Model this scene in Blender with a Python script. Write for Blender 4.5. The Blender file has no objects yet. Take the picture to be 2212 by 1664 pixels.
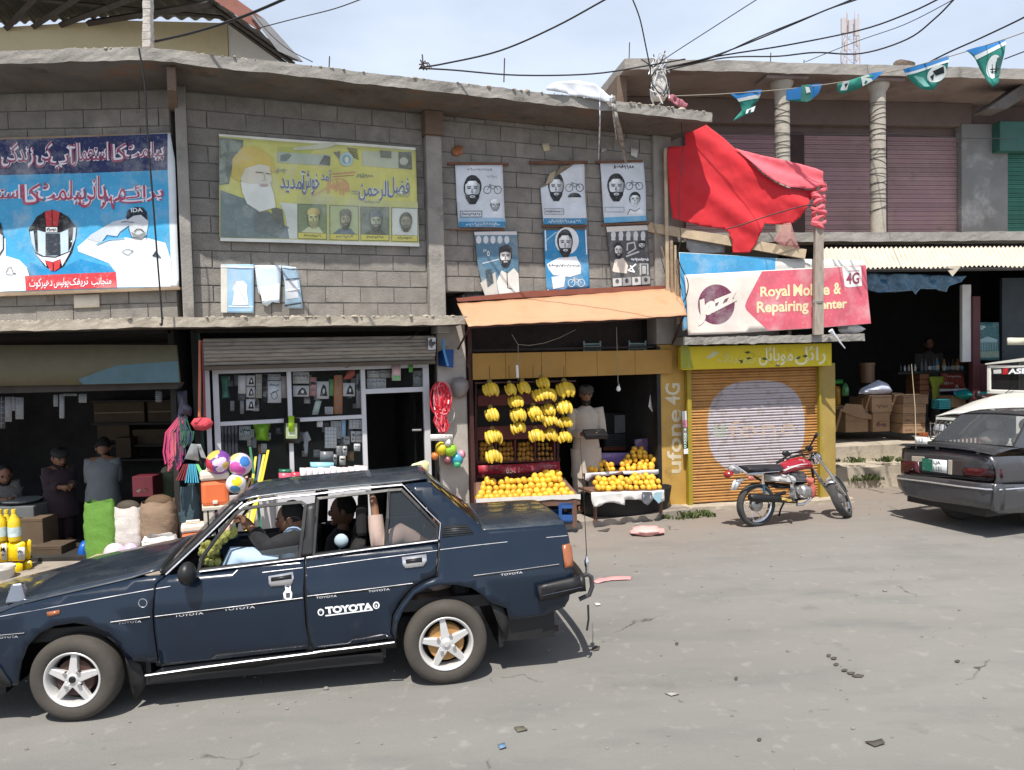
import bpy,bmesh,math,random
from math import sin,cos,pi,radians,sqrt,atan2
from mathutils import Vector,Matrix
from mathutils.geometry import delaunay_2d_cdt
from mathutils import noise as mnoise
random.seed(7)
scene=bpy.context.scene
col=scene.collection
V3=Vector
# ---------------------------------------------------------------- camera, sky, sun, exposure
CAM=V3((0,0,2.24));FPX=1660.0
_p,_a=radians(2.3),radians(1.4)
FWD=V3((0,cos(_p),-sin(_p)));_r0=V3((1,0,0));_u0=V3((0,sin(_p),cos(_p)))
RGT=_r0*cos(_a)-_u0*sin(_a);UPV=_r0*sin(_a)+_u0*cos(_a)
cd=bpy.data.cameras.new('camera');cam=bpy.data.objects.new('camera',cd);col.objects.link(cam)
cd.sensor_width=36;cd.lens=36*FPX/2212;cd.clip_start=.05;cd.clip_end=2000
cam.matrix_world=Matrix.Translation(CAM)@Matrix((RGT,UPV,-FWD)).transposed().to_4x4()
scene.camera=cam
SUN_EL=radians(63);SUN_AZ=V3((-.17,-.985,0)).normalized()
world=bpy.data.worlds.new('World');scene.world=world;world.use_nodes=True
wn=world.node_tree;wn.nodes.clear()
wo=wn.nodes.new('ShaderNodeOutputWorld');bg=wn.nodes.new('ShaderNodeBackground')
sky=wn.nodes.new('ShaderNodeTexSky');sky.sky_type='NISHITA';sky.sun_disc=False
sky.sun_elevation=SUN_EL;sky.sun_rotation=atan2(SUN_AZ.x,SUN_AZ.y)%(2*pi)
sky.air_density=1.0;sky.dust_density=3.0;sky.ozone_density=1.5;sky.altitude=800
tc=wn.nodes.new('ShaderNodeTexCoord');mp=wn.nodes.new('ShaderNodeMapping');mp.inputs['Scale'].default_value=(1,1,2.4)
cn=wn.nodes.new('ShaderNodeTexNoise');cn.inputs['Scale'].default_value=2.3;cn.inputs['Detail'].default_value=6;cn.inputs['Roughness'].default_value=.52
cr=wn.nodes.new('ShaderNodeMapRange');cr.inputs[1].default_value=.40;cr.inputs[2].default_value=.70;cr.inputs[3].default_value=0.0;cr.inputs[4].default_value=.24
wn.links.new(tc.outputs['Generated'],mp.inputs['Vector']);wn.links.new(mp.outputs[0],cn.inputs['Vector']);wn.links.new(cn.outputs['Fac'],cr.inputs[0])
sx=wn.nodes.new('ShaderNodeSeparateXYZ');wn.links.new(tc.outputs['Generated'],sx.inputs[0])
hz=wn.nodes.new('ShaderNodeMapRange');hz.inputs[1].default_value=0.0;hz.inputs[2].default_value=1.0;hz.inputs[3].default_value=.84;hz.inputs[4].default_value=.12
wn.links.new(sx.outputs['Z'],hz.inputs[0])
fa=wn.nodes.new('ShaderNodeMath');fa.use_clamp=True;wn.links.new(hz.outputs[0],fa.inputs[0]);wn.links.new(cr.outputs[0],fa.inputs[1])
mx=wn.nodes.new('ShaderNodeMix');mx.data_type='RGBA';mx.inputs['B'].default_value=(10.6,11.9,14.0,1)
wn.links.new(fa.outputs[0],mx.inputs['Factor'])
wn.links.new(sky.outputs[0],mx.inputs['A']);wn.links.new(mx.outputs['Result'],bg.inputs['Color'])
bg.inputs['Strength'].default_value=0.075
wn.links.new(bg.outputs[0],wo.inputs[0])
sl=bpy.data.lights.new('sun','SUN');sl.energy=5.0;sl.angle=radians(.5);sl.color=(1,.95,.87)
so=bpy.data.objects.new('sun',sl);col.objects.link(so)
so.rotation_euler=(SUN_AZ*cos(SUN_EL)+V3((0,0,sin(SUN_EL)))).to_track_quat('Z','Y').to_euler()
scene.view_settings.view_transform='Standard';scene.view_settings.look='None'
scene.view_settings.exposure=0.34;scene.view_settings.gamma=1;scene.view_settings.use_curve_mapping=False
scene.render.engine='CYCLES'
scene.cycles.max_bounces=6;scene.cycles.diffuse_bounces=3;scene.cycles.transparent_max_bounces=12
scene.cycles.use_denoising=True
# ---------------------------------------------------------------- helpers: rays and frames
def ray(x,y):
 return FWD+RGT*((x-1106)/FPX)+UPV*((832-y)/FPX)
def ground(x,y,z=0.0):
 d=ray(x,y);return CAM+d*((z-CAM.z)/d.z)
def at(x,y,Y):
 d=ray(x,y);return CAM+d*((Y-CAM.y)/d.y)
KV=2212/2560
def crop(x0,y0,sc):
 return lambda x,y:((x0+x/sc)*KV,(y0+y/sc)*KV)
C1,C2,C3=crop(0,0,2.08),crop(500,100,2.2186),crop(1050,200,2.56)
C4,C5=crop(1600,0,2.3042),crop(1640,560,2.1337)
D1,D2,D3=crop(0,800,2.3766),crop(400,800,2.765),crop(1100,780,2.9197)
D4,D5=crop(0,1150,2.3775),crop(700,1150,2.3767)
E1,E2,E3=crop(1800,1080,6.1444),crop(2200,860,3.3278),crop(2060,640,3.466)
E4,E5=crop(0,900,2.869),crop(400,940,4.6222)
F1,F2,F3=crop(1050,800,3.7),crop(480,1180,3.45625),crop(1540,120,3.2)
F4,F5=crop(0,320,3.9609),crop(1700,660,4.424)
VV=lambda x,y:(x,y)
class Frame:
 """a vertical plane: s runs along it, o comes out of it towards the street, z is up"""
 def __init__(s,ox,oy,deg):
  a=radians(deg);s.O=V3((ox,oy,0));s.ex=V3((cos(a),sin(a),0));s.en=V3((sin(a),-cos(a),0));s.rz=a
 def P(s,a,z,o=0.0):
  return s.O+s.ex*a+s.en*o+V3((0,0,z))
 def hit(s,x,y,o=0.0):
  d=ray(x,y);q=s.O+s.en*o
  return CAM+d*((q-CAM).dot(s.en)/d.dot(s.en))
 def sz(s,x,y,o=0.0):
  p=s.hit(x,y,o);return(p-s.O).dot(s.ex),p.z
 def so(s,p):
  return(p-s.O).dot(s.ex),(p-s.O).dot(s.en)
MF=Frame(.885,10.2,22)
LF=Frame(-3.58,8.39,0)
JF=Frame(2.50,10.75,10)
RF=Frame(7.0,13.35,7.5)
# ---------------------------------------------------------------- helpers: mesh building
def pdist(x,y,pts):
 d=1e9;n=len(pts)
 for i in range(n):
  (ax,ay),(bx,by)=pts[i],pts[(i+1)%n];dx,dy=bx-ax,by-ay;L2=dx*dx+dy*dy or 1e-9
  t=max(0,min(1,((x-ax)*dx+(y-ay)*dy)/L2));d=min(d,(x-ax-t*dx)**2+(y-ay-t*dy)**2)
 return sqrt(d)
class MB:
 def __init__(s):
  s.v=[];s.f=[];s.mi=[];s.sm=[];s.c=[]
 def add(s,vs,fs,mi=0,smooth=False,c=None):
  b=len(s.v);s.v+=[V3(p)for p in vs]
  for f in fs:
   s.f.append([b+i for i in f]);s.mi.append(mi);s.sm.append(smooth);s.c.append(c)
  return s
 def hexa(s,p,mi=0,c=None):
  return s.add(p,[(3,2,1,0),(4,5,6,7),(0,1,5,4),(1,2,6,5),(2,3,7,6),(3,0,4,7)],mi,False,c)
 def box(s,x0,x1,y0,y1,z0,z1,T=None,mi=0,c=None):
  p=[V3((x0,y0,z0)),V3((x1,y0,z0)),V3((x1,y1,z0)),V3((x0,y1,z0)),V3((x0,y0,z1)),V3((x1,y0,z1)),V3((x1,y1,z1)),V3((x0,y1,z1))]
  if T:p=[T@q for q in p]
  return s.hexa(p,mi,c)
 def fbox(s,F,s0,s1,o0,o1,z0,z1,mi=0,c=None):
  q=[(s0,o1),(s1,o1),(s1,o0),(s0,o0)]
  return s.hexa([F.P(a,z0,o)for a,o in q]+[F.P(a,z1,o)for a,o in q],mi,c)
 def fpx(s,F,x0,y0,x1,y1,o0,o1,mi=0,c=None):
  a0=F.sz(x0,(y0+y1)/2,o1)[0];a1=F.sz(x1,(y0+y1)/2,o1)[0]
  z1=F.sz((x0+x1)/2,y0,o1)[1];z0=F.sz((x0+x1)/2,y1,o1)[1]
  return s.fbox(F,a0,a1,o0,o1,z0,z1,mi,c)
 def poly(s,pts,mi=0,c=None,smooth=False):
  return s.add(pts,[list(range(len(pts)))],mi,smooth,c)
 def prism(s,pts,vec,mi=0,c=None):
  n=len(pts);vec=V3(vec);q=[V3(p)for p in pts]
  return s.add(q+[p+vec for p in q],[list(range(n))[::-1],list(range(n,2*n))]+[(i,(i+1)%n,n+(i+1)%n,n+i)for i in range(n)],mi,False,c)
 def tube(s,pts,r,n=8,mi=0,cap=True,closed=False,c=None,flat=1.0):
  pts=[V3(p)for p in pts];m=len(pts)
  rs=r if isinstance(r,(list,tuple))else[r]*m
  up=V3((0,0,1));vs=[];fs=[];pn=None
  for i,p in enumerate(pts):
   a=pts[(i-1)%m]if(i or closed)else p;b=pts[(i+1)%m]if(i<m-1 or closed)else p
   d=(b-a).normalized()if(b-a).length>1e-9 else V3((0,0,1))
   if pn is None:
    pn=d.cross(up);pn=d.cross(V3((1,0,0)))if pn.length<1e-3 else pn
   pn=(pn-d*pn.dot(d));pn=pn.normalized()if pn.length>1e-6 else d.orthogonal().normalized()
   bn=d.cross(pn)
   for k in range(n):
    t=2*pi*k/n;vs.append(p+pn*(cos(t)*rs[i])+bn*(sin(t)*rs[i]*flat))
  for i in range(m if closed else m-1):
   for k in range(n):
    i2=(i+1)%m;fs.append((i*n+k,i*n+(k+1)%n,i2*n+(k+1)%n,i2*n+k))
  if cap and not closed:
   fs.append(list(range(n))[::-1]);fs.append([(m-1)*n+k for k in range(n)])
  return s.add(vs,fs,mi,True,c)
 def lathe(s,prof,n=16,T=None,mi=0,c=None,smooth=True,cap=True):
  vs=[];fs=[];m=len(prof)
  for r,z in prof:
   for k in range(n):
    t=2*pi*k/n;vs.append(V3((r*cos(t),r*sin(t),z)))
  for i in range(m-1):
   for k in range(n):
    fs.append((i*n+k,i*n+(k+1)%n,(i+1)*n+(k+1)%n,(i+1)*n+k))
  if cap and prof[0][0]>1e-5:fs.append(list(range(n))[::-1])
  if cap and prof[-1][0]>1e-5:fs.append([(m-1)*n+k for k in range(n)])
  if T:vs=[T@p for p in vs]
  return s.add(vs,fs,mi,smooth,c)
 def ball(s,c0,r,nu=12,nv=8,T=None,mi=0,c=None,fn=None):
  c0=V3(c0);r=(r,r,r)if not isinstance(r,(tuple,list,Vector))else r
  vs=[];fs=[]
  for j in range(1,nv):
   ph=pi*j/nv
   for k in range(nu):
    t=2*pi*k/nu;vs.append(V3((sin(ph)*cos(t),sin(ph)*sin(t),cos(ph))))
  vs+=[V3((0,0,1)),V3((0,0,-1))]
  for j in range(nv-2):
   for k in range(nu):
    fs.append((j*nu+k,(j+1)*nu+k,(j+1)*nu+(k+1)%nu,j*nu+(k+1)%nu))
  N=(nv-1)*nu
  for k in range(nu):
   fs.append((N,k,(k+1)%nu));fs.append((N+1,(nv-2)*nu+(k+1)%nu,(nv-2)*nu+k))
  if fn:vs=[fn(p)for p in vs]
  vs=[V3((p.x*r[0],p.y*r[1],p.z*r[2]))for p in vs]
  vs=[(T@p if T else p)+c0 for p in vs]
  return s.add(vs,fs,mi,True,c)
 def grid(s,fn,nu,nv,mi=0,smooth=True,c=None):
  vs=[fn(i/nu,j/nv)for j in range(nv+1)for i in range(nu+1)]
  fs=[(j*(nu+1)+i,j*(nu+1)+i+1,(j+1)*(nu+1)+i+1,(j+1)*(nu+1)+i)for j in range(nv)for i in range(nu)]
  return s.add(vs,fs,mi,smooth,c)
 def cdt(s,pts,fn,step=None,mi=0,smooth=True,c=None):
  n=len(pts);P=[]
  for i in range(n):
   a=V3(pts[i][:2]+(0,))if isinstance(pts[i],tuple)else V3((pts[i][0],pts[i][1],0));b=V3((pts[(i+1)%n][0],pts[(i+1)%n][1],0))
   k=1 if not step else max(1,int((b-a).length/step))
   for j in range(k):P.append(a.lerp(b,j/k).to_2d())
  nb=len(P);edges=[(i,(i+1)%nb)for i in range(nb)]
  if step:
   x0=min(p.x for p in P);x1=max(p.x for p in P);y0=min(p.y for p in P);y1=max(p.y for p in P)
   yy=y0+step/2
   while yy<y1:
    xx=x0+step/2
    while xx<x1:
     if pdist(xx,yy,pts)>.3*step:P.append(V3((xx,yy,0)).to_2d())
     xx+=step
    yy+=step
  r=delaunay_2d_cdt(P,edges,[],1,1e-6)
  vs=[fn(q.x,q.y)for q in r[0]]
  return s.add(vs,[list(f)for f in r[2]],mi,smooth,c)
 def mesh(s,name,mats,angle=40):
  m=bpy.data.meshes.new(name);m.from_pydata([tuple(p)for p in s.v],[],s.f)
  for mt in(mats if isinstance(mats,(list,tuple))else[mats]):m.materials.append(mt)
  m.polygons.foreach_set('material_index',s.mi);m.polygons.foreach_set('use_smooth',s.sm)
  if any(x is not None for x in s.c):
   ca=m.color_attributes.new('Col','FLOAT_COLOR','CORNER');buf=[]
   for p,cc in zip(m.polygons,s.c):
    cc=cc or(1,1,1);buf+=[cc[0],cc[1],cc[2],1.0]*p.loop_total
   ca.data.foreach_set('color',buf)
  m.validate();m.update()
  if any(s.sm):m.set_sharp_from_angle(angle=radians(angle))
  return m
WM={}
def link(o,W,parent=None):
 col.objects.link(o);WM[o.name]=W
 if parent:
  o.parent=parent;o.matrix_basis=WM[parent.name].inverted()@W
 else:
  o.matrix_basis=W
 return o
def tag(o,label=None,cat=None,group=None,kind=None):
 if label:o['label']=label
 if cat:o['category']=cat
 if group:o['group']=group
 if kind:o['kind']=kind
 return o
def thing(name,label,cat,loc,group=None,rz=0.0):
 o=bpy.data.objects.new(name,None);o.empty_display_size=.1
 link(o,Matrix.Translation(V3(loc))@Matrix.Rotation(rz,4,'Z'));return tag(o,label,cat,group)
def part(name,mb,mats,parent=None,bevel=0,angle=40,sub=0,solid=0):
 """link a builder's geometry (given in world space) as one mesh object"""
 if parent is None:
  x0=V3((min(p.x for p in mb.v),min(p.y for p in mb.v),min(p.z for p in mb.v)));x1=V3((max(p.x for p in mb.v),max(p.y for p in mb.v),max(p.z for p in mb.v)))
  W=Matrix.Translation(((x0.x+x1.x)/2,(x0.y+x1.y)/2,x0.z))
 else:
  W=WM[parent.name].copy()
 I=W.inverted();mb.v=[I@p for p in mb.v]
 o=bpy.data.objects.new(name,mb.mesh(name,mats,angle));link(o,W,parent)
 if bevel:
  m=o.modifiers.new('bevel','BEVEL');m.width=bevel;m.segments=2;m.limit_method='ANGLE';m.angle_limit=radians(40)
 if solid:
  m=o.modifiers.new('solid','SOLIDIFY');m.thickness=solid;m.offset=0
 if sub:
  m=o.modifiers.new('sub','SUBSURF');m.levels=sub;m.render_levels=sub
 return o
def inst(name,mesh,W,parent=None):
 return link(bpy.data.objects.new(name,mesh),W,parent)
def copy_tree(o,W,parent=None):
 """copy a thing with its parts and their sub-parts"""
 old=WM[o.name];c=o.copy();kids=list(o.children);link(c,W,parent)
 for k in kids:copy_tree(k,W@old.inverted()@WM[k.name],c)
 return c
def srgb(r,g,b):
 f=lambda x:(x/255/12.92)if x<=10 else((x/255+.055)/1.055)**2.4
 return(f(r),f(g),f(b))
# ---------------------------------------------------------------- helpers: materials
MATS={}
def mat(name,c,rough=.75,metal=0.0,var=.12,scale=5.0,bump=0.0,bscale=40.0,stain=None,rand=0.0,coat=0.0,spec=.4,stretch=(1,1,1),trans=0.0,alpha=1.0,emit=None,attr=False,objc=False,sheen=0.0,sss=0.0):
 if name in MATS:return MATS[name]
 m=bpy.data.materials.new(name);m.use_nodes=True;t=m.node_tree;N=t.nodes;L=t.links
 b=N['Principled BSDF'];b.inputs['Roughness'].default_value=rough;b.inputs['Metallic'].default_value=metal
 b.inputs['Specular IOR Level'].default_value=spec;b.inputs['Coat Weight'].default_value=coat;b.inputs['Coat Roughness'].default_value=.04
 b.inputs['Transmission Weight'].default_value=trans;b.inputs['Alpha'].default_value=alpha
 if sheen:b.inputs['Sheen Weight'].default_value=sheen
 if sss:b.inputs['Subsurface Weight'].default_value=sss;b.inputs['Subsurface Scale'].default_value=.02
 if emit:b.inputs['Emission Color'].default_value=(*emit[0],1);b.inputs['Emission Strength'].default_value=emit[1]
 if attr:
  a=N.new('ShaderNodeAttribute');a.attribute_name='Col';out=a.outputs['Color']
 else:
  rgb=N.new('ShaderNodeRGB');rgb.outputs[0].default_value=(*c,1);out=rgb.outputs[0]
 if objc:tx=N.new('ShaderNodeTexCoord');pos=tx.outputs['Object']
 else:g=N.new('ShaderNodeNewGeometry');pos=g.outputs['Position']
 if stretch!=(1,1,1):
  mpn=N.new('ShaderNodeMapping');mpn.inputs['Scale'].default_value=stretch;L.new(pos,mpn.inputs[0]);pos=mpn.outputs[0]
 def noise(sc,det=6,rg=.6):
  n=N.new('ShaderNodeTexNoise');n.inputs['Scale'].default_value=sc;n.inputs['Detail'].default_value=det;n.inputs['Roughness'].default_value=rg
  L.new(pos,n.inputs['Vector']);return n.outputs['Fac']
 def ramp(x,lo,hi,a=0.0,d=1.0):
  r=N.new('ShaderNodeMapRange');r.inputs[1].default_value=lo;r.inputs[2].default_value=hi;r.inputs[3].default_value=a;r.inputs[4].default_value=d
  L.new(x,r.inputs[0]);return r.outputs[0]
 def hsv(c_,v_):
  h=N.new('ShaderNodeHueSaturation');L.new(c_,h.inputs['Color']);L.new(v_,h.inputs['Value']);return h.outputs[0]
 if var:out=hsv(out,ramp(noise(scale),.25,.75,1-var,1+var))
 if stain:
  for sc_,sscale,lo,hi in(stain if isinstance(stain,list)else[stain]):
   mxn=N.new('ShaderNodeMix');mxn.data_type='RGBA';L.new(ramp(noise(sscale,8,.65),lo,hi),mxn.inputs['Factor'])
   L.new(out,mxn.inputs['A']);mxn.inputs['B'].default_value=(*sc_,1);out=mxn.outputs['Result']
 if rand:
  oi=N.new('ShaderNodeObjectInfo');out=hsv(out,ramp(oi.outputs['Random'],0,1,1-rand,1+rand))
 L.new(out,b.inputs['Base Color'])
 if bump:
  bp=N.new('ShaderNodeBump');bp.inputs['Strength'].default_value=bump;bp.inputs['Distance'].default_value=.02
  L.new(noise(bscale,8,.7),bp.inputs['Height']);L.new(bp.outputs[0],b.inputs['Normal'])
 if var or stain:
  L.new(ramp(noise(scale*2.3),.3,.7,max(0,rough-.08),min(1,rough+.08)),b.inputs['Roughness'])
 MATS[name]=m;return m
S=srgb
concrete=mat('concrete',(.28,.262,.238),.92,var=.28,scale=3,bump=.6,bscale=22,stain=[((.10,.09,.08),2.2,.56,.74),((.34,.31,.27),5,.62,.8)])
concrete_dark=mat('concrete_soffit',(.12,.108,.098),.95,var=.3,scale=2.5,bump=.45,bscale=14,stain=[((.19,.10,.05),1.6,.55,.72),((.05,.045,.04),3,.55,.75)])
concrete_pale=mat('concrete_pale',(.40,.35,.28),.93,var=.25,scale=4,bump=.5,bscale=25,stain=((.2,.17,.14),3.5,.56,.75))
block_mat=mat('cinder_block',(.25,.232,.21),.96,var=.22,scale=7,bump=.8,bscale=70,rand=.08,stain=[((.36,.33,.29),1.7,.52,.75),((.13,.12,.11),2.6,.6,.78)])
mortar=mat('mortar',(.19,.178,.162),.97,var=.2,scale=9,bump=.5,bscale=50)
plaster=mat('plaster',(.42,.38,.34),.9,var=.18,scale=4,bump=.3,bscale=30,stain=((.22,.19,.17),2.5,.55,.75))
ink=mat('printed_ink',(1,1,1),.55,attr=True,var=.16,scale=4,spec=.3,stain=[((.62,.62,.60),2.4,.50,1.0),((.55,.54,.5),34,.55,1.05)],bump=.12,bscale=9)
cloth_ink=mat('printed_cloth',(1,1,1),.8,attr=True,var=.1,scale=9)
plastic=mat('coloured_plastic',(1,1,1),.35,attr=True,var=.05,scale=8,spec=.5)
paint=mat('weathered_paint',(1,1,1),.6,attr=True,var=.12,scale=6,bump=.15,bscale=25)
cardboard=mat('cardboard',(.30,.19,.11),.85,var=.14,scale=6,rand=.18,bump=.1,bscale=30)
white_metal=mat('white_aluminium',(.55,.55,.57),.45,var=.06,scale=6)
steel=mat('steel',(.5,.5,.5),.35,metal=.9,var=.1)
chrome=mat('chrome',(.75,.75,.76),.12,metal=1,var=0)
dark=mat('dark_paint',(.018,.017,.017),.6,var=.2)
black_rubber=mat('black_rubber',(.02,.02,.02),.7,var=.2,scale=12)
wood=mat('weathered_wood',(.30,.22,.15),.85,var=.3,scale=8,stretch=(1,1,6),bump=.3,bscale=30)
pale_wood=mat('pale_timber',(.45,.35,.24),.8,var=.25,scale=6,bump=.25,bscale=40)
wire_mat=mat('cable',(.012,.012,.013),.6,var=0)
shade_wall=mat('dim_wall',(.028,.026,.024),.9,var=.4,scale=3)  # near-black colour stands in for the shade inside the shops
# ---------------------------------------------------------------- ground
def road_material():
 m=bpy.data.materials.new('worn_asphalt');m.use_nodes=True;t=m.node_tree;N=t.nodes;L=t.links;b=N['Principled BSDF']
 g=N.new('ShaderNodeNewGeometry');mpn=N.new('ShaderNodeMapping');mpn.inputs['Rotation'].default_value=(0,0,radians(-13));mpn.inputs['Scale'].default_value=(.35,1,1)
 L.new(g.outputs['Position'],mpn.inputs[0])
 def nz(sc,src,det=8,rg=.6):
  n=N.new('ShaderNodeTexNoise');n.inputs['Scale'].default_value=sc;n.inputs['Detail'].default_value=det;n.inputs['Roughness'].default_value=rg;L.new(src,n.inputs['Vector']);return n.outputs['Fac']
 def rm(x,lo,hi,a=0,d=1):
  r=N.new('ShaderNodeMapRange');r.inputs[1].default_value=lo;r.inputs[2].default_value=hi;r.inputs[3].default_value=a;r.inputs[4].default_value=d;L.new(x,r.inputs[0]);return r.outputs[0]
 def mixc(f,a,bc):
  x=N.new('ShaderNodeMix');x.data_type='RGBA';L.new(f,x.inputs['Factor'])
  if isinstance(a,tuple):x.inputs['A'].default_value=(*a,1)
  else:L.new(a,x.inputs['A'])
  x.inputs['B'].default_value=(*bc,1);return x.outputs['Result']
 P=g.outputs['Position']
 c=mixc(rm(nz(.5,mpn.outputs[0]),.35,.68),(.178,.171,.158),(.232,.224,.208))
 c=mixc(rm(nz(2.2,mpn.outputs[0]),.5,.72,0,.7),c,(.145,.143,.14))
 c=mixc(rm(nz(7,P),.58,.72,0,.55),c,(.30,.288,.265))
 c=mixc(rm(nz(160,P,3),.6,.75,0,.55),c,(.09,.085,.08))
 c=mixc(rm(nz(1.1,P,9,.68),.60,.66,0,.35),c,(.11,.105,.10))
 c=mixc(rm(nz(110,P,3),.62,.75,0,.4),c,(.40,.38,.35))
 sp=N.new('ShaderNodeSeparateXYZ');L.new(P,sp.inputs[0])
 mm=N.new('ShaderNodeMath');mm.operation='MULTIPLY_ADD';L.new(nz(1.3,P),mm.inputs[0]);mm.inputs[1].default_value=3.2;L.new(sp.outputs['Y'],mm.inputs[2])
 m2=N.new('ShaderNodeMath');m2.operation='MULTIPLY_ADD';L.new(sp.outputs['X'],m2.inputs[0]);m2.inputs[1].default_value=-.36;L.new(mm.outputs[0],m2.inputs[2])
 c=mixc(rm(m2.outputs[0],8.9,11.4,0,.7),c,(.25,.195,.16))
 v=N.new('ShaderNodeTexVoronoi');v.feature='DISTANCE_TO_EDGE';v.inputs['Scale'].default_value=.55
 dn=N.new('ShaderNodeVectorMath');dn.operation='SCALE';dn.inputs['Scale'].default_value=.35
 nn=N.new('ShaderNodeTexNoise');nn.inputs['Scale'].default_value=3;nn.inputs['Detail'].default_value=6;L.new(P,nn.inputs['Vector']);L.new(nn.outputs['Color'],dn.inputs[0])
 ad=N.new('ShaderNodeVectorMath');L.new(P,ad.inputs[0]);L.new(dn.outputs[0],ad.inputs[1]);L.new(ad.outputs[0],v.inputs['Vector'])
 k=N.new('ShaderNodeMath');k.operation='MULTIPLY';L.new(rm(v.outputs['Distance'],.002,.006,1,0),k.inputs[0]);L.new(rm(nz(.9,P),.56,.62),k.inputs[1])
 c=mixc(k.outputs[0],c,(.07,.065,.06))
 L.new(c,b.inputs['Base Color']);b.inputs['Roughness'].default_value=.88;b.inputs['Specular IOR Level'].default_value=.3
 bp=N.new('ShaderNodeBump');bp.inputs['Strength'].default_value=.5;bp.inputs['Distance'].default_value=.012
 ah=N.new('ShaderNodeMath');L.new(nz(55,P,10,.75),ah.inputs[0]);L.new(nz(4,P,4),ah.inputs[1]);L.new(ah.outputs[0],bp.inputs['Height']);L.new(bp.outputs[0],b.inputs['Normal'])
 return m
mb=MB();mb.poly([(-250,-250,0),(250,-250,0),(250,250,0),(-250,250,0)])
tag(part('road',mb,road_material()),kind='structure')
dusty=mat('dusty_floor',(.30,.26,.22),.95,var=.25,scale=4,bump=.5,bscale=20,stain=((.16,.13,.11),3,.55,.72))
def jag(path,n,amp,seed=0,drop=0):
 """subdivide a polyline and roughen it"""
 out=[];rnd=random.Random(seed)
 for i in range(len(path)-1):
  a,b=V3(path[i]),V3(path[i+1])
  for k in range(n):out.append(a.lerp(b,k/n)+V3((rnd.uniform(-amp,amp),rnd.uniform(-amp,amp),rnd.uniform(-amp,amp))))
 return out+[V3(path[-1])]
def slab(outer,inner,z0,z1,n=24,amp=.012,seed=1,mi_bot=0,mi_top=0):
 """slab between an outer and an inner polyline, with a rough poured edge"""
 mb=MB();rnd=random.Random(seed)
 def res(path):
  L=[0]
  for i in range(len(path)-1):L.append(L[-1]+(V3(path[i+1])-V3(path[i])).length)
  o=[]
  for k in range(n+1):
   d=L[-1]*k/n;i=0
   while i<len(path)-2 and L[i+1]<d:i+=1
   o.append(V3(path[i]).lerp(V3(path[i+1]),min(1,(d-L[i])/max(1e-6,L[i+1]-L[i]))))
  return o
 O,I=res(outer),res(inner);Z=V3((0,0,1));vs=[]
 J=lambda a:V3((rnd.uniform(-a,a),rnd.uniform(-a,a),rnd.uniform(-a,a)))*.4+V3((0,mnoise.noise(V3((k*.21,seed,a*90))),mnoise.noise(V3((k*.33,seed+9,a*70)))))*(a*1.3)
 for k in range(n+1):
  h=z1-z0
  vs+=[O[k]+Z*z0+J(amp),O[k]+Z*(z0+h*.35)+J(amp*.8),O[k]+Z*(z0+h*.7)+J(amp*.8),O[k]+Z*z1+J(amp*.9),O[k].lerp(I[k],.12)+Z*z1+J(amp),I[k]+Z*z1,I[k]+Z*z0]
 fs=[]
 for k in range(n):
  for j in range(7):fs.append((k*7+j,(k+1)*7+j,(k+1)*7+(j+1)%7,k*7+(j+1)%7))
 mb.add(vs,fs,0,False);
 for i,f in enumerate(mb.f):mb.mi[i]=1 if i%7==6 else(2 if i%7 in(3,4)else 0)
 mb.poly(vs[:7][::-1]);mb.poly(vs[-7:])
 return mb
mb=slab([(-9,7.55,0),(-4.3,7.55,0),tuple(MF.P(-1.45,0,.45)),tuple(MF.P(1.5,0,.42))],[(-9,9.2,0),(-3.6,9.2,0),tuple(MF.P(-1.45,0,-.6)),tuple(MF.P(1.5,0,-.6))],-.1,.075,50,.012,3)
tag(part('shop_apron',mb,[dusty,dusty,dusty]),kind='structure')
mb=slab([tuple(JF.P(-.25,0,.22)),tuple(JF.P(2.35,0,.24))],[tuple(JF.P(-.25,0,-.3)),tuple(JF.P(2.35,0,-.3))],-.08,.06,24,.014,5)
tag(part('threshold_kerb',mb,[concrete_pale]*3),kind='structure')
mb=slab([tuple(RF.P(-2.3,0,1.12)),tuple(RF.P(4,0,1.12))],[tuple(RF.P(-2.3,0,.3)),tuple(RF.P(4,0,.3))],-.1,.33,40,.02,6)
tag(part('lower_step',mb,[concrete_pale]*3),kind='structure')
mb=slab([tuple(RF.P(-2.3,0,.62)),tuple(RF.P(4,0,.62))],[tuple(RF.P(-2.3,0,-4)),tuple(RF.P(4,0,-4))],-.1,.6,40,.015,7)
tag(part('shop_platform',mb,[concrete_pale,concrete_pale,concrete_pale]),kind='structure')
# ---------------------------------------------------------------- block building (left wing and receding front)
BLD=thing('block_building','unplastered grey concrete block building of two storeys with bills pasted on its upper wall','building',MF.P(-2,0))
ZL,ZS=2.60,5.18
Lc=.8*(1-cos(radians(22)))/sin(radians(22))
def bend(o):
 t=o*(1-cos(radians(22)))/sin(radians(22));return V3((-3.58-1.005+1.005-t,8.39-o,0))
cs=(8.39-10.2)/sin(radians(22));CX=.885+cs*cos(radians(22))
def corner(o):
 t=o*math.tan(radians(11));return V3((CX+t,8.39-o,0))
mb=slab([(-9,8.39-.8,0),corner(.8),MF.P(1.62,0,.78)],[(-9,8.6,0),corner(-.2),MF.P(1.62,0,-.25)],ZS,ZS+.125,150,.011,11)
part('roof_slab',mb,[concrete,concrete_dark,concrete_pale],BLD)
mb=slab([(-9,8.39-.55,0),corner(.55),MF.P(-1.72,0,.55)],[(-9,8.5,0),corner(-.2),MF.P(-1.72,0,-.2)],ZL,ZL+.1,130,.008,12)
part('ledge',mb,[concrete_pale,concrete_dark,concrete_pale],BLD)
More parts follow.
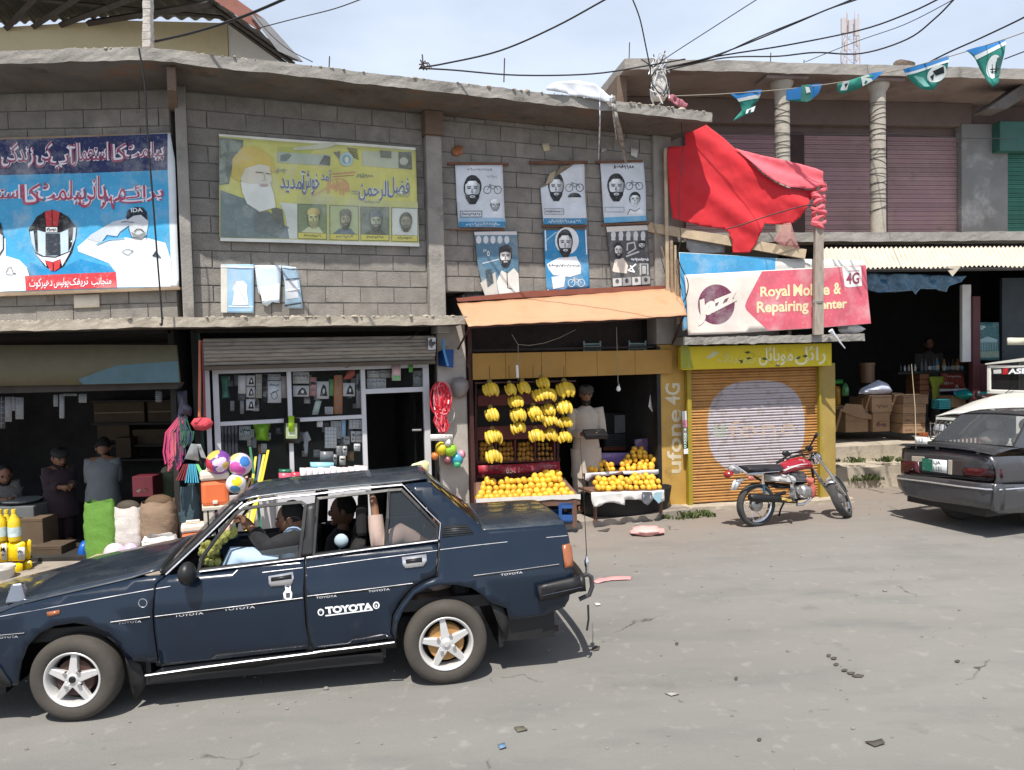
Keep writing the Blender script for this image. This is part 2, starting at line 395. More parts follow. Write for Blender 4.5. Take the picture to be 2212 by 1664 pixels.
def pier(name,F,s0,s1,o0,o1,z0,z1,m=concrete,par=None,bev=.012):
 b=MB().fbox(F,s0,s1,o0,o1,z0,z1);return part(name,b,m,par or BLD,bevel=bev)
sA=MF.sz(386,450,.14)[0];sB=MF.sz(411,450,.14)[0]
pier('pillar',MF,sA,sB,-.2,.14,ZL+.1,ZS)
s0,s1=MF.sz(924,450,.1)[0],MF.sz(958,450,.1)[0]
pier('pillar',MF,s0,s1,-.2,.1,ZL+.1,ZS-.28);P2S=(s0,s1)
pier('pillar',MF,MF.sz(1413,400,.05)[0],1.48,-.2,.05,2.325,ZS)
beam=mat('stained_beam',(.15,.105,.078),.9,var=.3,scale=3,bump=.3,bscale=20)
part('beam',MB().fbox(MF,s0-.02,s1+.01,-.2,.17,ZS-.28,ZS-.002),beam,BLD,bevel=.01)
part('beam',MB().fbox(MF,sA-.05,sB-.08,.0,.7,ZS-.24,ZS-.002),beam,BLD,bevel=.01)
rr=random.Random(44);b=MB()
for i in range(620):
 t=rr.random();k=rr.random()<.68;o_=rr.uniform(.70,.80)if k else rr.uniform(.45,.56);z_=(ZS+.125 if k else ZL+.1)
 p=(V3((-6.2+(CX+.1+6.2)*t/.35,8.39-o_,z_))if t<.35 else MF.P(-4.6+6.1*(t-.35)/.65 if k else-4.6+2.8*(t-.35)/.65,z_,o_));q=rr.uniform(.005,.018)*(1.8 if rr.random()<.06 else 1);s_=rr.random()*9
 b.ball(p,(q*rr.uniform(.8,1.8),q,q*.7),6,4,fn=lambda v:v*(1+.4*mnoise.noise(v*1.5+V3((s_,0,0)))))
tag(part('crumbled_edge',b,concrete_pale,BLD),kind='stuff')
def wall(F,s0,s1,z0,z1,holes=(),cut=(),name='block_wall',seed=0,bl=.405,bh=.19):
 W=MB()
 W.fbox(F,s0,s1,-.25,-.014,z0,z1);w=part(name,W,mortar,BLD)
 rnd=random.Random(seed);meshes={};z=z0;r=0
 while z<z1-.02:
  h=min(bh,z1-z);a=s0-(bl/2 if r%2 else 0)
  while a<s1-.02:
   b0,b1=max(a,s0),min(a+bl,s1);a+=bl
   if b1-b0<.05:continue
   if any(x0<b0 and b1<x1 and y0<z and z+h<y1 for x0,x1,y0,y1 in holes):continue
   g=.006;key=(round(b1-b0,2),round(h,2),rnd.randint(0,2))
   if key not in meshes:
    q=random.Random(str(key));L_,H_=b1-b0-2*g,h-2*g;m=MB()
    j=lambda:q.uniform(-.004,.004)
    fr=[(g+j(),.0),(L_/2,0),(L_+g+j(),0)]
    m.hexa([(g+j(),0,g+j()),(g+L_+j(),0,g+j()),(g+L_,.03,g),(g,.03,g),(g+j(),0,g+H_+j()),(g+L_+j(),0,g+H_+j()),(g+L_,.03,g+H_),(g,.03,g+H_)])
    meshes[key]=m.mesh('block',block_mat)
   Wm=Matrix.Translation(F.P(b0,z,rnd.uniform(-.004,.004)))@Matrix.Rotation(F.rz,4,'Z')
   inst('block',meshes[key],Wm,w)
  z+=bh;r+=1
 return w
def fholes(F,*rects):
 o=[]
 for x0,y0,x1,y1 in rects:
  a=F.sz(x0,(y0+y1)/2)[0];b=F.sz(x1,(y0+y1)/2)[0];t=F.sz((x0+x1)/2,y0)[1];d=F.sz((x0+x1)/2,y1)[1]
  o.append((a+.03,b-.03,d+.03,t-.03))
 return o
wall(LF,-3.6,CX+3.58-.02,ZL+.1,ZS,fholes(LF,(-260,300,372,622)),seed=1)
wall(MF,sB,P2S[0],ZL+.1,ZS,fholes(MF,(490,300,895,515)),seed=2)
wall(MF,P2S[1],MF.sz(1413,400)[0],3.03,ZS,fholes(MF,(990,360,1085,485),(1180,370,1260,480),(1303,355,1390,475),(1180,505,1265,620),(1325,505,1400,615)),seed=3)
pier('pier',MF,MF.sz(948,900,.02)[0],MF.sz(1010,900,.02)[0],-.3,.02,.05,ZL+.02,plaster)
pier('pier_cap',MF,MF.sz(945,700,.3)[0],MF.sz(972,700,.3)[0],.0,.3,ZL-.09,ZL+.0,concrete)
yel=mat('yellow_paint',S(184,146,74),.7,var=.2,scale=3,bump=.2,bscale=30,stain=[((.33,.30,.25),4,.60,.72),(S(120,92,60),2.5,.62,.8)])
yp=pier('yellow_pier',MF,MF.sz(1424,950,.03)[0],1.66,-.3,.03,.03,2.32,yel)
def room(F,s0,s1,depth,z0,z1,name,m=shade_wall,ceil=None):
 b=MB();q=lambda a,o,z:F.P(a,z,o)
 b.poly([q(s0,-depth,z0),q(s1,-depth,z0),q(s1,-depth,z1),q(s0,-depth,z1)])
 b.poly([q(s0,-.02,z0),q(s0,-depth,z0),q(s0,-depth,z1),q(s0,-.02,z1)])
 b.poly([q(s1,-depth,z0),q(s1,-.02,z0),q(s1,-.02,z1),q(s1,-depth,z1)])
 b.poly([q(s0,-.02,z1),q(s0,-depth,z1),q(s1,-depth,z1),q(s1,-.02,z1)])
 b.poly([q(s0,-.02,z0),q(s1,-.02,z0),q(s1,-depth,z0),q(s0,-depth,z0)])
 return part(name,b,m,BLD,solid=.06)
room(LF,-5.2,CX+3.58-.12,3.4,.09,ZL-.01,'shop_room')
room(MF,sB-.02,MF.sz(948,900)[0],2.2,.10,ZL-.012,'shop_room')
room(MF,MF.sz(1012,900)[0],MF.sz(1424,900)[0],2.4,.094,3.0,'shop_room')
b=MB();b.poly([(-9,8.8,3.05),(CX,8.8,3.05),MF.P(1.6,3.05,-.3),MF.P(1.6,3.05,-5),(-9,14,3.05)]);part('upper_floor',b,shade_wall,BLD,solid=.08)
b=MB();b.poly([(-9,8.62,5.29),(CX,8.62,5.29),MF.P(1.6,5.29,-.26),MF.P(1.6,5.29,-5),(-9,13,5.29)]);part('roof_deck',b,concrete,BLD,solid=.02)
pier('side_wall',MF,1.48,1.60,-5,-.22,.0,ZS-.004,mortar)
slot=mat('dark_brown_wall',(.045,.036,.034),.9,var=.3,scale=4,bump=.4,bscale=40)  # one dark tone for the recess, its shelf and the rack back
x0s,x1s=MF.sz(1012,740)[0],MF.sz(1424,740)[0]
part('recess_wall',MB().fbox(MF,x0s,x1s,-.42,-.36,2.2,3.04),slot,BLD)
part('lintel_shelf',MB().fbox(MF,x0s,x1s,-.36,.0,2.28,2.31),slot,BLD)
bd=mat('ochre_board',S(168,128,60),.6,var=.12,scale=3,stain=((.25,.17,.08),3,.6,.8))
lb=MF.sz(1021,790,.1)
xs=[1021,1092,1170,1222,1290,1372,1452]
fb=thing('fascia_board','ochre yellow board across the top of the fruit shop front','shop board',MF.P(0,1.98,.08))
for i in range(6):
 a0,a1=MF.sz(xs[i],790,.1)[0]+.002,MF.sz(xs[i+1],790,.1)[0]-.002
 zt=[MF.sz(x,764-(x-1021)*.0197,.1)[1]for x in(xs[i],xs[i+1])];zb=[MF.sz(x,821-(x-1021)*.0325,.1)[1]for x in(xs[i],xs[i+1])]
 q=MB();q.hexa([MF.P(a0,zb[0],.1),MF.P(a1,zb[1],.1),MF.P(a1,zb[1],.075),MF.P(a0,zb[0],.075),MF.P(a0,zt[0],.1),MF.P(a1,zt[1],.1),MF.P(a1,zt[1],.075),MF.P(a0,zt[0],.075)])
 part('panel',q,bd,fb,bevel=.003)
red_post=mat('oxide_paint',(.06,.022,.02),.6,var=.25)
part('door_post',MB().fbox(MF,MF.sz(1012,900)[0],MF.sz(1020,900)[0],-.05,.06,.09,2.9),red_post,BLD)
part('door_post',MB().fbox(MF,MF.sz(1416,900)[0],MF.sz(1424,900)[0],-.05,.05,.09,2.3),dark,BLD)
tealm=mat('green_soffit',(.03,.055,.045),.8,var=.3,scale=2)
# ---------------------------------------------------------------- roller shutters
def shutter(name,F,s0,s1,z0,z1,o,pitch,m,parent=None,depth=.014,label=None):
 """a roller shutter: every slat its own curved piece"""
 root=bpy.data.objects.new(name,None);link(root,Matrix.Translation(F.P(s0,z0,o))@Matrix.Rotation(F.rz,4,'Z'),parent)
 w=s1-s0;q=MB();K=5
 pr=[(.004,0),(-depth*.75,pitch*.08),(-depth,pitch*.25),(-depth*.85,pitch*.42),(-depth*.4,pitch*.5),(-depth*.85,pitch*.58),(-depth,pitch*.75),(-depth*.7,pitch*.9),(.006,pitch)]
 vs=[(x,y,z)for x in(0,w)for y,z in pr];n=len(pr)
 q.add(vs,[(i,n+i,n+i+1,i+1)for i in range(n-1)],0,True)
 me=q.mesh('slat',m,70);z=z0;i=0;W0=WM[root.name]
 while z<z1-pitch*.4:
  inst('slat',me,W0@Matrix.Translation((0,random.uniform(-.001,.001),i*pitch)),root);z+=pitch;i+=1
 return root
# ---------------------------------------------------------------- the little shop with the orange shutter
KIO=thing('shop_kiosk','small shop with a painted orange roller shutter under a thin concrete slab','shop',JF.P(1,0))
jx0,jx1=JF.sz(1492,950)[0],JF.sz(1768,950)[0]
mustard=mat('mustard_paint',S(158,134,72),.75,var=.2,scale=3,bump=.25,bscale=30,stain=[(S(120,96,56),2,.55,.75),(S(176,168,146),6,.66,.76)])
part('side_pillar',MB().fbox(JF,jx1+.02,JF.sz(1803,950)[0],-1.6,.03,.0,2.0),mustard,KIO,bevel=.01)
part('shutter_rail',MB().fbox(JF,jx1-.01,jx1+.02,-.1,.05,.05,1.98),mat('olive_rail',S(150,132,40),.6),KIO)
part('shutter_rail',MB().fbox(JF,jx0-.06,jx0,-.1,.05,.05,1.98),mat('olive_rail',S(150,132,40)),KIO)
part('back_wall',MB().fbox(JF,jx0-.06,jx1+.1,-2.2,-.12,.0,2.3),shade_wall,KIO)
def ufone_paint():
 m=bpy.data.materials.new('painted_shutter');m.use_nodes=True;t=m.node_tree;N=t.nodes;L=t.links;b=N['Principled BSDF'];b.inputs['Roughness'].default_value=.55
 g=N.new('ShaderNodeNewGeometry');ctr=[(1500,930),(1648,915)]
 c_s,c_z=JF.sz(1650,925);a_s=(JF.sz(1768,930)[0]-JF.sz(1527,930)[0])/2*.98;a_s=min(a_s,.78)
 c_s=(JF.sz(1527,930)[0]+JF.sz(1737,930)[0])/2+.02;a_s=(JF.sz(1737,930)[0]-JF.sz(1527,930)[0])/2
 a_z=(JF.sz(1640,822)[1]-JF.sz(1640,1022)[1])/2;c_z=(JF.sz(1640,822)[1]+JF.sz(1640,1022)[1])/2
 sub=N.new('ShaderNodeVectorMath');sub.operation='SUBTRACT';L.new(g.outputs['Position'],sub.inputs[0]);sub.inputs[1].default_value=JF.P(c_s,c_z)
 dx=N.new('ShaderNodeVectorMath');dx.operation='DOT_PRODUCT';L.new(sub.outputs[0],dx.inputs[0]);dx.inputs[1].default_value=JF.ex/a_s
 dz=N.new('ShaderNodeVectorMath');dz.operation='DOT_PRODUCT';L.new(sub.outputs[0],dz.inputs[0]);dz.inputs[1].default_value=(0,0,1/a_z)
 def ma(op,a,bb=None):
  n=N.new('ShaderNodeMath');n.operation=op
  for i,x in enumerate((a,bb)):
   if x is None:continue
   if isinstance(x,(int,float)):n.inputs[i].default_value=x
   else:L.new(x,n.inputs[i])
  return n.outputs[0]
 px_=ma('POWER',ma('ABSOLUTE',dx.outputs['Value']),2.6);pz_=ma('POWER',ma('ABSOLUTE',dz.outputs['Value']),2.6)
 nz=N.new('ShaderNodeTexNoise');nz.inputs['Scale'].default_value=5;nz.inputs['Detail'].default_value=6;L.new(g.outputs['Position'],nz.inputs['Vector'])
 e=ma('ADD',ma('ADD',px_,pz_),ma('MULTIPLY',nz.outputs['Fac'],.1))
 rm=N.new('ShaderNodeMapRange');L.new(e,rm.inputs[0]);rm.inputs[1].default_value=1.02;rm.inputs[2].default_value=1.07
 mx=N.new('ShaderNodeMix');mx.data_type='RGBA';L.new(rm.outputs[0],mx.inputs['Factor']);mx.inputs['A'].default_value=(*S(176,168,172),1)
 w=N.new('ShaderNodeMix');w.data_type='RGBA';L.new(nz.outputs['Fac'],w.inputs['Factor']);w.inputs['A'].default_value=(*S(160,108,56),1);w.inputs['B'].default_value=(*S(188,142,80),1)
 L.new(w.outputs['Result'],mx.inputs['B'])
 n2=N.new('ShaderNodeTexNoise');n2.inputs['Scale'].default_value=9;n2.inputs['Detail'].default_value=8;n2.inputs['Roughness'].default_value=.7;L.new(g.outputs['Position'],n2.inputs['Vector'])
 r2=N.new('ShaderNodeMapRange');L.new(n2.outputs['Fac'],r2.inputs[0]);r2.inputs[1].default_value=.5;r2.inputs[2].default_value=.78;r2.inputs[4].default_value=.85
 m2=N.new('ShaderNodeMix');m2.data_type='RGBA';L.new(r2.outputs[0],m2.inputs['Factor']);L.new(mx.outputs['Result'],m2.inputs['A']);m2.inputs['B'].default_value=(*S(120,90,60),1)
 L.new(m2.outputs['Result'],b.inputs['Base Color']);return m
JSH=shutter('roller_shutter',JF,jx0,jx1,.07,2.0,-.04,.08,ufone_paint(),KIO,.026)
lemon=mat('lemon_board',S(206,184,32),.6,var=.08,scale=4,stain=[(S(150,140,40),4,.58,.75),(S(90,84,30),12,.70,.76)])
SGN=thing('sign_board','lemon yellow sign board with worn white hand lettering above the orange shutter','sign',JF.P(1,1.95,.15))
a0,a1=JF.sz(1474,770,.2)[0],JF.sz(1797,770,.2)[0]
part('board',MB().fbox(JF,a0,a1,.04,.2,JF.sz(1640,795,.2)[1],JF.sz(1640,745,.2)[1]),lemon,SGN,bevel=.01)
JZ=JF.sz(1640,742,.42)[1]
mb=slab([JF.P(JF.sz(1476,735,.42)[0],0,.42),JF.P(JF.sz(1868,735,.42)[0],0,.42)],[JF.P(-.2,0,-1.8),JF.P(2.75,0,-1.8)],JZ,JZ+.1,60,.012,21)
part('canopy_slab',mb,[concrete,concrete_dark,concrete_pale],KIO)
# ---------------------------------------------------------------- right building
RB=thing('shuttered_building','two storey building with a row of closed purple brown shutters behind round pillars','building',RF.P(-1,0))
sv=RF.sz
fas=mat('brown_fascia',(.17,.125,.112),.85,var=.2,scale=2,bump=.2,bscale=25,stain=((.1,.075,.07),2,.5,.75))
soff=mat('soffit_plaster',(.24,.19,.17),.9,var=.25,scale=1.6,bump=.2,bscale=20,stain=((.14,.09,.08),1.3,.5,.7))
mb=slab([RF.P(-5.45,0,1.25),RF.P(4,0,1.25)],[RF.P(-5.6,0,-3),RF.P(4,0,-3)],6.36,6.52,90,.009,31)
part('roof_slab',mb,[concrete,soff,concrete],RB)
part('side_return',MB().fbox(RF,-5.5,-5.35,-.5,1.0,5.75,6.355),beam,RB)
part('upper_wall',MB().fbox(RF,-5.4,3.8,-.3,-.06,3.95,6.36),fas,RB)
part('lintel_band',MB().fbox(RF,-5.4,sv(2090,250)[0],-.06,.1,sv(1900,270,.1)[1],6.358),fas,RB,bevel=.01)
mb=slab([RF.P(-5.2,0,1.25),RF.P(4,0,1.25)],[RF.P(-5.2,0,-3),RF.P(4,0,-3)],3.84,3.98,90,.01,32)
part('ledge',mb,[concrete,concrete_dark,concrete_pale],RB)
shm=mat('purple_shutter',(.31,.21,.215),.6,var=.18,scale=2.5,rand=.12,stain=[((.30,.185,.225),1.2,.45,.7),((.16,.12,.10),4,.6,.8)])
zt=sv(1800,292)[1]
for x0,x1 in((1480,1700),(1736,1890),(1914,2066)):
 shutter('roller_shutter',RF,sv(x0,400)[0],sv(x1,400)[0],4.0,zt,.0,.075,shm,RB,.016)
for x0,x1 in((1701,1735),(1891,1913)):
 part('wall_strip',MB().fbox(RF,sv(x0,400)[0],sv(x1,400)[0],-.05,.05,3.98,zt+.02),mat('dark_brown_paint',(.05,.03,.03),.8,var=.2),RB)
part('wall_panel',MB().fbox(RF,sv(2067,400)[0],sv(2166,400)[0],-.05,.12,3.985,6.0),mat('grey_plaster',(.22,.22,.22),.9,var=.2,scale=2,stain=((.4,.4,.4),1.6,.55,.7),bump=.2),RB,bevel=.01)
grn=mat('green_shutter',(.03,.14,.11),.55,var=.2,scale=3,rand=.1)
shutter('roller_shutter',RF,sv(2167,400,.1)[0],3.6,4.0,5.75,.1,.075,grn,RB,.016)
part('shutter_box',MB().fbox(RF,sv(2160,280,.3)[0],3.6,.1,.3,5.5,6.0),mat('green_box',(.04,.13,.11),.6,var=.2),RB,bevel=.01)
for cx in(1691,1897):
 s_,z_=sv(cx,400,1.0);base=RF.P(s_,3.98,1.0);q=MB()
 prof=[(.115,0)]+[(.115+random.uniform(-.003,.003),.1+i*.19)for i in range(12)]+[(.115,2.2),(.16,2.27),(.19,2.38)]
 q.lathe(prof,20,Matrix.Translation(base));pl=part('round_pillar',q,mat('pale_pillar',(.40,.365,.31),.9,var=.2,scale=5,bump=.4,bscale=25,stain=((.2,.17,.15),3,.56,.75)),RB)
 q=MB();rnd=random.Random(cx)
 for i in range(26):
  zc=.35+i*.068+rnd.uniform(-.03,.03);tl=rnd.uniform(-.10,.10);ph=rnd.uniform(0,6)
  q.tube([base+V3((.119*cos(t),.119*sin(t),zc+tl*sin(t+ph)*.7))for t in[2*pi*k/16 for k in range(16)]],.0035,4,closed=True)
 part('binding_wire',q,wire_mat,pl)
 part('capital',MB().fbox(RF,s_-.34,s_+.34,.8,1.2,6.30,6.362),soff,RB,bevel=.02)
q=MB();q.prism([RF.hit(2098,250,.7),RF.hit(2140,250,.7),RF.hit(2330,130,.7),RF.hit(2330,90,.7)],RF.en*.35);part('stair_beam',q,concrete_dark,RB,bevel=.01)
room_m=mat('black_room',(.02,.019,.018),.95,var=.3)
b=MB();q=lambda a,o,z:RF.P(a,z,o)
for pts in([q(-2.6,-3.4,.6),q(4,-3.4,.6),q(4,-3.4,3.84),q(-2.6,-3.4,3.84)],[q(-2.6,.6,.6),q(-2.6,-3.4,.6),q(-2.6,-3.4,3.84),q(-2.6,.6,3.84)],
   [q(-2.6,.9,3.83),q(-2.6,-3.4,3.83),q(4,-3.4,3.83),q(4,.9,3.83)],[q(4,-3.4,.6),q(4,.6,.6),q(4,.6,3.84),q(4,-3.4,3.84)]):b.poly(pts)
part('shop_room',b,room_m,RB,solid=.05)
part('white_post',MB().fpx(RF,2079,615,2098,782,-.05,.02),mat('white_paint',(.62,.62,.62),.6,var=.1),RB,bevel=.006)
maroon=mat('maroon_paint',(.09,.025,.03),.55,var=.2)
part('door_panel',MB().fpx(RF,2102,640,2118,930,-.05,.06),maroon,RB,bevel=.006)
part('door_panel',MB().fpx(RF,2118,785,2180,940,-.05,.03),maroon,RB,bevel=.006)
part('side_shutter',MB().fpx(RF,2165,600,2330,790,-.08,-.02),mat('slate_paint',(.035,.045,.055),.6,var=.2),RB)
part('return_wall',MB().fbox(RF,-5.3,-2.62,-.5,.3,0,3.84),mortar,RB)
# ---------------------------------------------------------------- house with the sheet roof, above left
HS=thing('house','cream rendered house under a dark corrugated sheet roof behind the block building','house',(-6,14,0))
cream=mat('cream_render',(.50,.44,.28),.85,var=.1,scale=2,stain=((.35,.31,.22),2,.55,.8))
wl=MB();wl.poly([at(-200,86,14),at(490,140,14),at(490,52,14),at(250,46,14),at(120,70,14),at(-200,84,14)][::1]);wl=MB()
zb=3.0
A=lambda x,y,Y=14:at(x,y,Y)
def drop(p,z):return V3((p.x,p.y,z))
W0,W1,W2,W3,W4=A(-300,78),A(250,44),A(490,50),A(600,130),A(640,134)
wl.prism([drop(W0,zb),drop(W2,zb),W2,W1,W0],(0,.2,0));part('wall',wl,cream,HS)
wl=MB();wl.prism([drop(W2,zb)+V3((.005,.03,0)),drop(W3,zb),W3,W2+V3((.005,.03,0))],(0,.2,0));part('wall',wl,mat('white_render',(.62,.61,.58),.85,var=.1,scale=2),HS)
sheet=mat('old_sheet_metal',(.10,.095,.09),.6,metal=.3,var=.25,scale=2,stain=((.12,.06,.04),2,.58,.75))
F0,F1,F2_,F3_=at(-400,-330,11.4),at(-200,-330,11.4),at(452,-8,12.6),at(652,134,12.6)
rf=MB()
def corr(a,b,c,d,n,amp=.03):
 def fn(u,v):
  p=a.lerp(b,u).lerp(d.lerp(c,u),v);return p+V3((0,0,amp*sin(u*n*2*pi)))
 return fn
UP=V3((0,0,.06))
rf.grid(corr(W0+UP,W1+UP,F1,F0,26),130,1);rf.grid(corr(W1+UP,W2+UP,F2_,F1,8),48,1);rf.grid(corr(W2+UP,W3+UP,F3_,F2_,6,.02),36,1)
part('sheet_roof',rf,sheet,HS,solid=.012)
for i in range(7):
 t=i/7;a=W0.lerp(W1,.25+.75*t);b_=F0.lerp(F1,.25+.75*t)if i<6 else F1
 c_=F1.lerp(F2_,(i+1)/7.0)
 part('rafter',MB().tube([a-V3((0,0,.02)),c_-V3((0,0,.12))],.06,4),mat('dark_timber',(.05,.042,.036),.85,var=.3),HS)
for f in(.35,.7):part('purlin',MB().tube([W0.lerp(F0,f)-V3((0,0,.05)),W2.lerp(F2_,f)-V3((0,0,.05)),W3.lerp(F3_,f)-V3((0,0,.05))],.035,4),mat('dark_timber',(.05,.042,.036)),HS)
bb=MB();dn=V3((.0,-.02,0));p0,p1=at(440,-15,12.55),at(560,66,12.55);q0,q1=at(492,-15,12.55),at(572,42,12.55)
bb.prism([p0,p1,q1,q0],(0,.03,0));part('barge_board',bb,mat('red_board',(.22,.09,.07),.8,var=.25),HS)
bb=MB();bb.prism([at(540,30,12.5),at(600,110,12.5),at(655,134,12.5),at(572,42,12.5)],(0,.02,0));part('roof_flashing',bb,mat('grey_flashing',(.2,.2,.21),.6,metal=.3),HS)
# ---------------------------------------------------------------- printed sheets: banners, posters, signs
URD={}
for ch,codes in{'ا':(0xFE8D,0xFE8E),'آ':(0xFE81,0xFE82),'ب':(0xFE8F,),'پ':(0xFB56,),'ت':(0xFE95,),'ٹ':(0xFB66,),'ج':(0xFE9D,),'خ':(0xFEA5,),'ح':(0xFEA1,),'د':(0xFEA9,0xFEAA),'ر':(0xFEAD,0xFEAE),'ز':(0xFEAF,0xFEB0),'س':(0xFEB1,),'ش':(0xFEB5,),'ض':(0xFEBD,),'ع':(0xFEC9,),'ف':(0xFED1,),'ک':(0xFB8E,),'گ':(0xFB92,),'ل':(0xFEDD,),'م':(0xFEE1,),'ن':(0xFEE5,),'ہ':(0xFBA6,),'ھ':(0xFBAA,),'و':(0xFEED,0xFEEE),'ی':(0xFBFC,),'ے':(0xFBAE,0xFBAF),'ئ':(0xFE89,)}.items():
 URD[ch]=codes if len(codes)==2 else tuple(codes[0]+i for i in range(4))
def shape(w):
 """join the letters of an Urdu word and put them in visual order"""
 out=[];n=len(w)
 for i,ch in enumerate(w):
  if ch not in URD:out.append(ch);continue
  f=URD[ch];prev=i>0 and w[i-1]in URD and len(URD[w[i-1]])==4;nxt=i<n-1 and w[i+1]in URD and len(f)==4
  k=(3 if nxt else 1)if prev else(2 if nxt else 0);out.append(chr(f[k]))
 return ''.join(reversed(out))
_tx={}
def glyphs(body,off=0.0,res=3):
 """flat outlines of a piece of lettering, scaled into the unit square"""
 k=(body,off,res)
 if k not in _tx:
  cu=bpy.data.curves.new('lettering','FONT');cu.body=body;cu.resolution_u=res;cu.offset=off
  o=bpy.data.objects.new('lettering',cu);col.objects.link(o);dg=bpy.context.evaluated_depsgraph_get()
  m=bpy.data.meshes.new_from_object(o.evaluated_get(dg));vs=[(v.co.x,v.co.y)for v in m.vertices];fs=[list(p.vertices)for p in m.polygons]
  bpy.data.objects.remove(o);bpy.data.curves.remove(cu);bpy.data.meshes.remove(m)
  x0=min(v[0]for v in vs);x1=max(v[0]for v in vs);y0=min(v[1]for v in vs);y1=max(v[1]for v in vs)
  _tx[k]=([((x-x0)/(x1-x0),(y-y0)/(y1-y0))for x,y in vs],fs)
 return _tx[k]
def rot2(pts,cx,cy,a):
 c,s_=cos(a),sin(a);return[(cx+x*c-y*s_,cy+x*s_+y*c)for x,y in pts]
def ell(cx,cy,rx,ry,n=20,a=0.0,t0=0.0,t1=2*pi):
 full=abs(t1-t0-2*pi)<1e-6
 return rot2([(rx*cos(t0+(t1-t0)*k/(n if full else n-1)),ry*sin(t0+(t1-t0)*k/(n if full else n-1)))for k in range(n)],cx,cy,a)
def rect(x0,y0,x1,y1):return[(x0,y0),(x1,y0),(x1,y1),(x0,y1)]
def stroke(pts,w,closed=False):
 """outline of a painted line; every segment its own quad"""
 q=[];n=len(pts)
 for i in range(n if closed else n-1):
  (x0,y0),(x1,y1)=pts[i],pts[(i+1)%n];L_=sqrt((x1-x0)**2+(y1-y0)**2)or 1;nx,ny=-(y1-y0)/L_*w/2,(x1-x0)/L_*w/2
  ex,ey=(x1-x0)/L_*w*.3,(y1-y0)/L_*w*.3
  q.append([(x0+nx-ex,y0+ny-ey),(x1+nx+ex,y1+ny+ey),(x1-nx+ex,y1-ny+ey),(x0-nx-ex,y0-ny-ey)])
 return q
